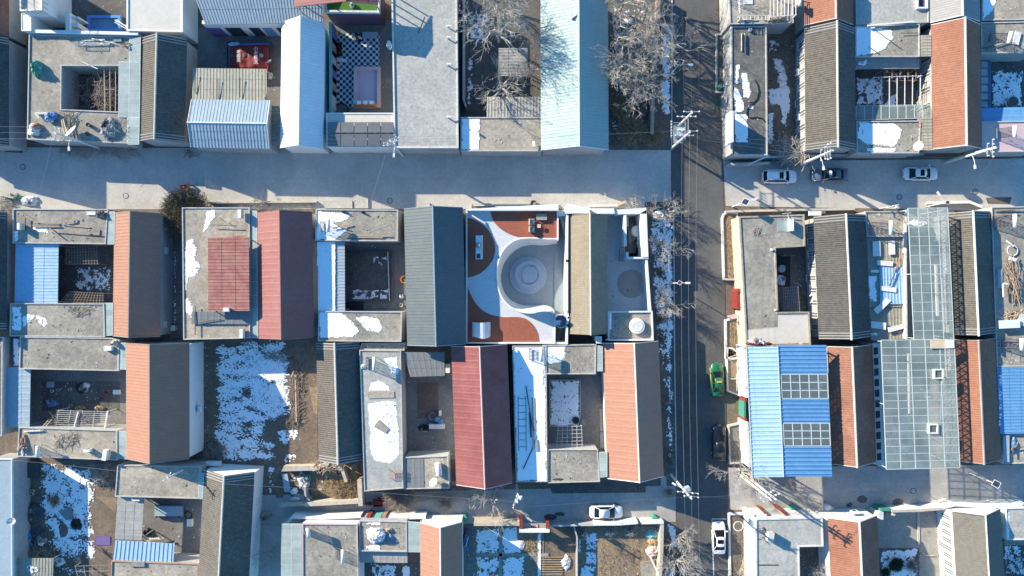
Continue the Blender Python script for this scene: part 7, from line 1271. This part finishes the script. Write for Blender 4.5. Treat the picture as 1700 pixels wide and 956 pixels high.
bush('bare grey thicket along the alley, left', 500, 260, 1.3, 1.6, 220, 'bark', 43); bush('bare grey thicket along the alley, right', 820, 330, 1.3, 1.3, 200, 'bark', 44); tree('spreading bare tree in the alley beside the meter pole', 1230, 290, 4.5, 2.6, 62, kids=(4, 4, 3), limbs=7, trunk=.1, th=.8); tree('small bare tree leaning over the alley wall', 1060, 270, 3.0, 1.4, 63, kids=(3, 3, 2), limbs=4, trunk=.06, th=.5); wallrun('tan coped wall of the snow plots', [(1075, 512), (1450, 512)], 2.0, .4, 'wall_tan', cap='wall_tan'); planks('white plank leaning on the plot wall', [(1500, 445, 1560, 490, .25)], 1.0, 'white', .2, .1)
patch('garden_ground', R(1070, 530, 1660, 1020), 'dry_soil', .011, 'tan earth of the gated garden plots'); snow('speckled snow of the upper left plot', R(1080, 550, 1275, 768), .03, .68, .3, fr=1.5); snow('speckled snow of the lower left plot', R(1082, 792, 1280, 1010), .03, .68, .3, fr=1.5); snow('half sunlit snow of the middle upper plot', [(1305, 540), (1430, 540), (1430, 620), (1470, 765), (1305, 765)], .03, .85, .3, fr=1.2); snow('speckled snow of the middle lower plot', R(1310, 790, 1490, 1010), .03, .76, .4, fr=1.5)
for a, b, t in (((1290, 535), (1290, 1010), 'upright concrete path between the snow plots'), ((1080, 776), (1700, 776), 'cross concrete path between the snow plots'), ((1612, 600), (1612, 1010), 'concrete path beside the snow trail below the gate')): q0, q1 = P(*a, .05), P(*b, .05); struct('garden_path', MB().bar(q0, q1, .42, .06), 'yard_light', t)
scatter('dry stalks on the tan plots', R(1480, 620, 1610, 760), .02, 150, 'dry_grass', .4)
use(860, 780, 5.0)
o = thing('gate', 'red gate roof with painted blossom panel at the garden entrance', 'gate', P(135, 475, 0)); MB().box(PX(10, 2.8), PY(522, 2.8), 2.3, PX(262, 2.8), PY(495, 2.8), 2.75).build('lintel', 'white', o); MB().box(PX(12, 2.6), PY(494, 2.6), 0, PX(40, 2.6), PY(425, 2.6), 2.7).build('pillar', 'wall_red', o); MB().box(PX(232, 2.6), PY(494, 2.6), 0, PX(260, 2.6), PY(432, 2.6), 2.6).build('pillar', 'wall_red', o)
pn = MB().box(PX(41, 2.0), PY(494, 2.0), 1.9, PX(231, 2.0), PY(445, 2.0), 2.0).build('panel', 'cushion', o); rs_ = random.Random(3)
for i in range(14): q = P(90+rs_.random()*90, 458+rs_.random()*28, 2.0); MB().tube([(q.x, q.y, 2.002), (q.x, q.y, 2.03)], [.12+.1*rs_.random(), .05], 8).build('blossom', ('red', 'tarp_red', 'pinkish')[i % 3], pn)
snow('narrow snow trail down the garden path below the gate', R(165, 530, 190, 880), .09, .75, .1); heap('white plaster scraps at the left of the gate garden', 20, 620, .02, 30, 40, .3, ['tarp_white', 'white_dirty', 'snow'], cat='scraps', name='plaster_heap', lumps=5); heap('white sheeting bunched on the ploughed plot', 405, 770, .02, 30, 60, .35, ['tarp_white', 'metal_palest', 'white'], cat='sheeting', name='crumpled_cloth', lumps=6)
fr_ = MB()
for i in range(9): fr_.tube([P(195, 725+i*20, .04), P(370, 725+i*20, .04)], .09, 5)
tag(fr_.build('furrows', 'dry_soil'), 'ploughed ridges of dry soil in the gate garden', 'furrows', None, 'stuff'); wallrun('thin dark fence wall in the gate garden', [(465, 470), (490, 560), (490, 900)], 1.2, .15, 'wall_grey'); wallrun('long low wall of the garden along the alley', [(265, 462), (640, 455)], 1.6, .22, 'wall_grey'); wallrun('white ribbed fence panel along the alley, long piece', [(640, 450), (850, 448), (985, 438)], 1.7, .3, 'wall_white', cap='white'); wallrun('white ribbed fence panel along the alley, short piece', [(1035, 440), (1200, 436)], 1.7, .28, 'wall_white', cap='white')
patch('garden_ground', R(490, 470, 1190, 950), 'dry_soil', .011, 'dry tan earth of the corner garden'); snow('ragged snow column in the corner garden, upper', R(555, 520, 660, 670), .03, .66, .3, fr=1.5); snow('ragged snow column in the corner garden, middle', R(560, 675, 660, 785), .03, .66, .3, fr=1.5); snow('bright snow at the foot of the corner garden', R(510, 790, 650, 900), .03, .66, .3, fr=1.5); snow('thin blue snow line along the dark fence', R(497, 570, 525, 780), .03, .5, .2, fr=1.5); scatter('dry stalks over the corner garden', R(660, 560, 1060, 880), .02, 420, 'dry_grass', .4); 
for i, (x, y) in enumerate(((520, 520), (760, 480), (930, 480), (1180, 470))): bush(('leftmost', 'second', 'third', 'corner')[i]+' dry shrub under the ribbed white fence', x, y, .95, 1.0, 160, 'bark', 45+i)
heap('teal plastic sheet in the corner garden', 1110, 540, .02, 48, 40, .4, ['wall_teal', 'tarp_blue'], cat='sheeting', name='crumpled_cloth'); heap('pink covered woodpile in the corner garden', 1120, 680, .02, 50, 50, .7, ['pinkish', 'wood_pale', 'pinkish'], cat='woodpile', name='woodpile', lumps=4); heap('straw heap in the corner garden', 1120, 610, .02, 45, 40, .5, ['dry_grass', 'wood_pale'], cat='straw', name='straw_bundle'); slab('grey mottled slab in the corner garden', [(1020, 770), (1130, 750), (1150, 900), (1025, 900)], .02, .2, 'roof_grey', 'slab', 'stone_slab')
wallrun('brown earth wall between corner garden and road verge', [(1195, 445), (1190, 700), (1178, 900)], 1.6, .4, 'wall_tan', cap='wall_tan'); planks('white pole lying against the corner garden wall', [(1100, 725, 1170, 880, .22)], 1.2, 'white', .2, .18, cat='pole', name='pole_length', part='pole'); patch('verge', R(1205, 430, 1325, 1000), 'verge_soil', .02, 'snowy verge strip at the bottom of the road'); snow('snow on the bottom verge strip', [(1235, 450), (1305, 450), (1318, 640), (1270, 640)], .03, .72, .3, fr=1.2)
tree('round bare shrub tree on the bottom verge, upper', 1330, 540, 3.2, 1.6, 64, kids=(5, 4, 3), limbs=8, trunk=.06, th=.5, group='roadside shrub trees'); tree('large bare shrub tree on the bottom verge, lower', 1300, 740, 4.2, 2.6, 65, kids=(5, 4, 3), limbs=9, trunk=.09, th=.6, group='roadside shrub trees'); slab('pale concrete stub on the bottom verge', R(1235, 830, 1300, 900), 0, .3, 'metal_palest', 'slab', 'concrete_stub'); planks('white marker posts on the bottom verge', [(1255, 800, 1300, 870, .12), (1320, 780, 1370, 855, .12), (1205, 770, 1290, 762, .1)], .8, 'white', .12, .12, cat='posts', name='pole_pair', part='post'); drum('green litter bin at the alley corner', 1135, 402, 0, .4, .8, 'tarp_green', 'bin', 'bin')
# ================================================================ bottom right
use(1150, 760, 4.877)
planter('long roadside bed of dark soil beside the white parked car', [(288, 450), (465, 448), (470, 1100), (300, 1100)], 'verge_soil', .45, .25, .3, 'white_dirty'); scatter('dry stalks in the long roadside bed', R(320, 480, 450, 1000), .3, 300, 'stick', .3); heap('golden straw at the foot of the roadside bed', 430, 900, .3, 30, 140, .25, ['dry_grass', 'dry_soil'], cat='straw', name='straw_bundle', lumps=4); pot('white hoop frames in the roadside bed', 370, 555, .3, .7, .1, 'white_dirty', fill='verge_soil', cat='hoop', name='hoop_frame'); tree('small bare bush tree in the roadside bed', 400, 880, 2.5, 1.6, 66, kids=(4, 3, 2), limbs=6, trunk=.05, th=.3)
wallrun('tall white side wall beside the roadside bed', [(482, 470), (488, 1100)], 3.0, .45, 'wall_white', cap='white'); wallrun('white front wall with red gate pillars at the bottom right', [(500, 470), (590, 468)], 2.8, .3, 'wall_white', cap='white'); wallrun('white front wall right of the red gate pillars', [(770, 462), (990, 470)], 2.4, .35, 'wall_white', cap='white')
o = thing('gate', 'red brick gate pillars with grey door at the bottom right', 'gate', P(670, 460, 0)); 
for q, mt, nm, h in (([(570, 440), (590, 436), (630, 472), (608, 478)], 'wall_red', 'pillar', 2.8), ([(712, 428), (735, 425), (778, 470), (755, 474)], 'wall_red', 'pillar', 2.8), ([(632, 455), (712, 450), (730, 474), (640, 476)], 'metal_palest', 'door', 2.2)): MB().prism([P(x, y, h) for x, y in q], 0, h).build(nm, mt, o)
flat('pale grey flat roof with a small notch court at the bottom right', [(508, 492), (1048, 482), (1056, 715), (860, 718), (866, 1100), (512, 1100)], 3.6, 'roof_pale', 'wall_white', par=.18, pmat='white_dirty'); patch('courtyard_floor', R(850, 700, 1120, 1050), 'yard_dark', .012, 'dark notch court with a bare tree'); tree('bare twisted tree in the dark notch court', 950, 880, 3.4, 1.6, 67, kids=(4, 4, 3), limbs=7, trunk=.08, th=.8); 
o = thing('water_tank', 'rusty cream box tank with pipes on the pale notch roof', 'tank', P(630, 640, 3.6)); q = P(630, 640, 4.6); MB().obox(q, .75, 1.15, 3.9, 4.8, -.15).build('casing', 'roof_cream', o); MB().obox(q, .5, .9, 3.6, 3.9, -.15).build('stand', 'dark_steel', o); MB().bar(q-Vector((.9, .3, .5)), q-Vector((.3, 0, .2)), .08, .08).build('pipe', 'dark_steel', o); MB().bar(q-Vector((.9, -.9, .5)), q-Vector((.2, -.3, .2)), .08, .08).build('pipe', 'dark_steel', o)
planks('rusty rods lying on the pale notch roof', [(520, 866, 690, 866), (568, 560, 590, 600), (560, 640, 600, 690, .06), (520, 575, 555, 575, .05), (520, 655, 552, 660, .05)], 3.65, 'dark_steel', .09, .07, cat='rods', name='rod_bundle', part='rod'); patch('lane', R(1045, 480, 1120, 720), 'yard', .012, 'narrow shaded slot beside the peach tiled roof')
gable('peach tiled roof with pole shadows and white gable wall', (1098, 1350, 1494, 518), (1115, 1378, 1515, 1130), 'tile_salmon', 'brick', ze=3.6, zr=5.7, wall='wall_white', ridge='wall_white', ov=.15); ac('white unit on the white gable wall by the alley', 1310, 440, 3.2, .1); drum('pale green bin at the alley edge before the gable wall', 1100, 410, 0, .5, .8, 'white_dirty', 'bin', 'bin'); planks('square white box stool at the alley wall', [(1065, 412, 1140, 415, .6)], .2, 'roof_cream', .5, .4, cat='box', name='box', part='lid'); drum('green bin behind the leaning poles', 820, 415, 0, .45, .9, 'tarp_green', 'bin', 'bin'); slab('white bag at the alley before the gate wall', [(775, 430), (805, 425), (825, 465), (795, 468)], 0, .5, 'white', 'bag', 'bag_heap')
wallrun('sunlit rubble topped wall along the alley', [(990, 480), (1090, 470)], 1.6, .3, 'wall_white', cap='white')
use(1400, 760, 4.877)
patch('courtyard_floor', R(265, 390, 900, 1000), 'yard_light', .012, 'half sunlit pale court at the bottom right'); wallrun('tan court wall along the alley with broken gate', [(400, 430), (610, 425), (812, 408)], 2.0, .3, 'wall_white', cap='wall_tan'); o = thing('gate', 'dark green gate leaf between crumbling pillars', 'gate', P(350, 415, 0)); MB().box(PX(300, 2), PY(430, 2), 0, PX(385, 2), PY(410, 2), 2.0).build('leaf', 'tarp_green', o); MB().box(PX(285, 2.2), PY(500, 2.2), 0, PX(325, 2.2), PY(440, 2.2), 2.2).build('pillar', 'white_dirty', o); MB().box(PX(402, 2.0), PY(470, 2.0), 0, PX(425, 2.0), PY(440, 2.0), 1.9).build('pillar', 'wall_tan', o)
patch('garden_bed', R(290, 730, 615, 1000), 'yard_dark', .03, 'dark shrub bed with snow in the pale court'); snow('snow round the dark shrubs in the pale court', R(295, 735, 600, 1000), .045, .66, .4, fr=1.2); bush('dark leafy evergreen shrub in the pale court', 410, 850, .9, 1.0, 420, 'leaf', 47, thick=.03); bush('bare shrub beside the evergreen in the pale court', 540, 860, 1.0, 1.1, 200, 'bark_brown', 48); bush('low dark evergreen at the edge of the snow bed', 335, 920, .6, .6, 220, 'leaf', 49, thick=.03)
slab('tan step between the two halves of the court', [(600, 430), (615, 430), (620, 700), (605, 700)], 0, .12, 'parapet', 'step', 'step'); planks('grey box bench at the court wall', [(770, 445, 805, 445, .6)], .1, 'tarp_grey', .4, .4, cat='box', name='box', part='lid'); heap('green bag with black straps on the court floor', 800, 790, .01, 22, 14, .3, ['green', 'black', 'white_dirty'], cat='bag', name='bag_heap'); planks('long pale pole lying across the court', [(615, 748, 662, 790, .1), (620, 790, 740, 790, .05)], .1, 'wood_pale', .1, .08, cat='pole', name='pole_length', part='pole')
gable('tan grey tiled house with white window front at the bottom right', (892, 1152, 1282, 470), (908, 1192, 1302, 1150), 'tile_ash', 'fine', ze=3.6, zr=5.8, wall='wall_white', ridge='wall_white', win=9, winw=.7, ov=.15, verge='tile_grey', winmat='solar_grey'); wallrun('white street front beside the tan grey gable', [(820, 400), (900, 380), (1250, 395)], 2.2, .3, 'wall_white', cap='white')
flat('white edged flat roof in the bottom right corner', [(1312, 405), (1560, 400), (1560, 660), (1318, 662)], 3.5, 'roof_pale', 'wall_white', pmat='white'); snow('blue snow strip on the corner flat roof', R(1318, 440, 1342, 650), 3.52, .85, .15); patch('garden_ground', R(1290, 650, 1560, 1000), 'yard_dark', .012, 'dark garden in the bottom right corner'); snow('speckled snow of the corner garden plot', R(1300, 705, 1500, 950), .03, .48, .3, fr=1.5); scatter('dark weeds in the bottom right corner garden', R(1300, 790, 1500, 950), .03, 200, 'bark_brown', .4); canopy('grey strip roof under the corner flat roof', [(1305, 664), (1560, 664), (1560, 705), (1310, 705)], (2.6, 2.6, 2.5, 2.5), 'roof_grey', 'flat', 'x')
# ================================================================ vehicles, poles, wires, lamps
use(0, 0, 1)
car('white estate car with roof bars parked beside the brush heap', 1297, 292, 0.0, 'car_white', 4.7, 1.85, suv=True)
car('dark blue grey sedan parked between the two white cars', 1380, 289, math.pi, 'car_blue', 4.8, 1.84)
car('white sedan with dark sunroof parked alone on the street', 1533, 287, 0.0, 'car_white', 4.7, 1.82)
car('green and yellow taxi parked on the asphalt road', 1193, 631, math.pi/2+.02, 'car_green', 4.5, 1.76, sunroof=False, taxi=True)
car('black sedan parked beside the walled soil bed', 1196, 737, math.pi/2-.02, 'car_black', 4.8, 1.84, sunroof=False)
car('white sedan parked in the narrow alley', 1007.5, 852, 0.0, 'car_white', 4.5, 1.8, sunroof=False)
car('white car parked in the marked roadside bay', 1195.5, 895, math.pi/2, 'car_white', 4.4, 1.8, sunroof=True)
trike('red cargo tricycle parked in the alley', 621, 836, 3.25)
def T(x, y, z): return W(x, y, z)
# transformer stand: two poles with a platform
t1, tipA = upole('left pole of the transformer stand at the road corner', 1118, 217, 9.5, ((9.2, 2.0), (6.8, 2.4)), 0)
t2, tipB = upole('right pole of the transformer stand at the road corner', 1115, 246, 9.5, ((9.2, 2.0), (6.8, 2.4)), 0)
tr = thing('transformer', 'grey transformer box hung between two poles at the road corner', 'transformer', T(1117, 231, 4.0)); c = T(1117, 230, 5.0)
cc = (W(1118, 217, 0)+W(1115, 246, 0))/2; cz = 3.4
MB().box(cc.x-.65, cc.y-1.2, cz-.15, cc.x+.65, cc.y+1.2, cz).build('platform', 'steel', tr); MB().box(cc.x-.5, cc.y-.55, cz+.002, cc.x+.5, cc.y+.55, cz+1.3).build('tank', 'metal_palest', tr)
for i in range(7):
    MB().box(cc.x-.72, cc.y-.5+i*.16, cz+.2, cc.x-.502, cc.y-.46+i*.16, cz+1.1).build('cooling_fin', 'metal_palest', tr); MB().box(cc.x+.502, cc.y-.5+i*.16, cz+.2, cc.x+.72, cc.y-.46+i*.16, cz+1.1).build('cooling_fin', 'metal_palest', tr)
for i in range(3): MB().tube([(cc.x-.3+i*.3, cc.y+.2, cz+1.3), (cc.x-.3+i*.3, cc.y+.2, cz+1.45), (cc.x-.3+i*.3, cc.y+.2, cz+1.7)], [.05, .1, .06], 8).build('bushing', 'ceramic', tr)
for zz in (6.0, 7.4): MB().bar((cc.x+.2, cc.y-1.25, zz), (cc.x+.2, cc.y+1.25, zz), .1, .1).build('crossbeam', 'steel', tr)
for i in range(6): MB().tube([(cc.x-1.6+.0, cc.y-.9+i*.36, 6.1), (cc.x-1.6, cc.y-.9+i*.36, 6.4)], .06, 6).build('fuse', 'ceramic', tr)
MB().bar((cc.x-1.6, cc.y-1.1, 6.05), (cc.x-1.6, cc.y+1.1, 6.05), .08, .08).build('fuse_beam', 'steel', tr); MB().bar((cc.x-1.6, cc.y-.8, 6.05), (cc.x, cc.y-.8, 6.05), .06, .06).build('bracket', 'steel', tr); MB().bar((cc.x-1.6, cc.y+.8, 6.05), (cc.x, cc.y+.8, 6.05), .06, .06).build('bracket', 'steel', tr)
p2, tip2 = upole('leaning looking pole with insulators at the lower road corner', 1114, 788, 10.5, ((10.2, 1.8), (8.6, 2.6)), -.1, box=(.3, 6.4, .6, .9, 'metal_palest'), lamp=(2.6, 1.2, 6.5))
p3, tip3 = upole('first of two paired white poles below the blue roof', 1231, 790, 10.5, ((10.2, 1.8), (9.0, 1.6)), .5)
p3b, tip3b = upole('second of two paired white poles below the blue roof', 1238, 789, 10.5, ((9.9, 1.6), (8.4, 1.4)), .5)
p4, tip4 = upole('pole with many insulators beside the brush heap', 1328, 273, 9.5, ((9.2, 2.0), (8.5, 2.0), (7.8, 1.6)), 1.57, lamp=(-1.4, 1.4, 6.0)); 
p4b, tip4b = upole('thicker pole stub carrying the junction box by the brush heap', 1332, 272, 6.5, ((6.0, 1.4),), 1.57, r=.17)
p5, tip5 = upole('pole at the right with a street lamp arm', 1568, 270, 9.8, ((9.5, 2.2), (8.6, 1.6)), 1.57, lamp=(-1.5, 1.4, 5.5)); p5b, _ = upole('twin pole beside the right hand lamp pole', 1574, 267, 9.2, (), 1.57)
p6, tip6 = upole('pole at the corner of the pale roof and the solar panels', 668, 258, 9.0, ((8.7, 1.8), (7.8, 2.2), (7.0, 1.4)), .5, box=(2.0, 5.5, .5, .8, 'white_dirty'), lamp=(-1.6, 1.0, 6.0))
p7, tip7 = upole('pole between the dish roof and the street', 166, 246, 9.0, ((8.7, 1.6), (7.9, 1.6)), 1.5, lamp=(-1.5, 1.2, 6.2))
p8, tip8 = upole('meter box pole in the alley below the red roof', 858, 805, 7.5, ((7.2, 1.8), (6.5, 1.6)), 1.2, box=(.1, 5.6, .5, .6, 'white'))
p9, tip9 = upole('pale pole leaning toward the orange roof gable', 325, 768, 7.5, ((7.2, 1.4),), .8)
lamp('solar lamp with white panel on the snowy verge', 1113, 125, -.1, 5.2, 1.2, .75); lamp('solar lamp with dark panel at the street corner', 1216, 343, .3, 5.0, 1.2, .8); lamp('white twin arm lamp on the snowy verge beside the court', 1113, 470, .0, 5.0, .9, .5)
def span(label, a, b, sag=.5): cable(label, [a, b], sag=sag)
far = lambda x, y, z=8.9: T(x, y, z)
for i in range(3):
    n_ = ('first', 'second', 'third')[i]
    span(n_+' wire from the dish roof pole to the solar panel pole', tip7[i], tip6[i], .8); span(n_+' wire from the solar panel pole to the transformer stand', tip6[i], tipB[i], .7); span(n_+' wire leaving the dish roof pole to the left', tip7[i], tip7[i]+Vector((-25, .6, 0)), .6)
    span(n_+' wire along the road to the top border', tipA[i], tipA[i]+Vector((-.4+i*.1, 30, 0)), .5); span(n_+' wire along the road between the two corners', tipB[i], tip2[i], 1.0); span(n_+' wire along the road to the bottom border', tip2[i], tip2[i]+Vector((1.0, -30, 0)), .6)
    span(n_+' wire across the road to the brush heap pole', tipB[i+3], tip4[i], .5); span(n_+' wire between the brush heap pole and the right lamp pole', tip4[i], tip5[i], .5); span(n_+' wire leaving the right lamp pole', tip5[i], tip5[i]+Vector((22, -.5, 0)), .4); span(n_+' wire across the road to the paired poles', tip2[i], tip3[i], .4)
    span(n_+' low wire along the street over the left roofs', tip7[i+3]-Vector((0, 0, .6)), tip6[i+3]-Vector((0, 0, .4)), 1.0); span(n_+' wire from the paired poles along the alley', tip3b[i], tip3b[i]+Vector((45, 4, -.5)), .9)
for a, b, t in ((tip6[0], T(735, 330, 3.4), 'stay wire from the solar panel pole to the grey steel roof'), (tip8[0], tip2[1], 'wire from the meter pole to the lower road corner'), (tip8[1], tip9[0], 'wire from the meter pole to the orange roof gable'), (tip4[3], T(1360, 345, 4), 'stay wire from the brush heap pole over the dark sedan'), (tip5[0], T(1600, 340, 4), 'stay wire from the right lamp pole to the street'), (tip7[2], T(60, 335, 4), 'stay wire from the dish roof pole to the timber roof'), (tip9[1], T(0, 762, 5), 'wire from the orange roof gable to the left border'), (tip3[1], T(1420, 800, 4.4), 'stay wire from the paired poles over the alley'), (tip6[1], T(600, 380, 4), 'stay wire from the solar panel pole to the snowy roof')): span(t, a, b, .3)
tree('bare street tree between the black car and the paired poles', 1226, 778, 5.5, 3.0, 68, kids=(4, 4, 3), limbs=7, trunk=.1, th=1.2)
tree('reddish twiggy sapling in the alley below the blue roof', 1310, 805, 2.4, 1.6, 69, 'bark_brown', kids=(4, 3, 3), limbs=6, trunk=.04, th=.3)
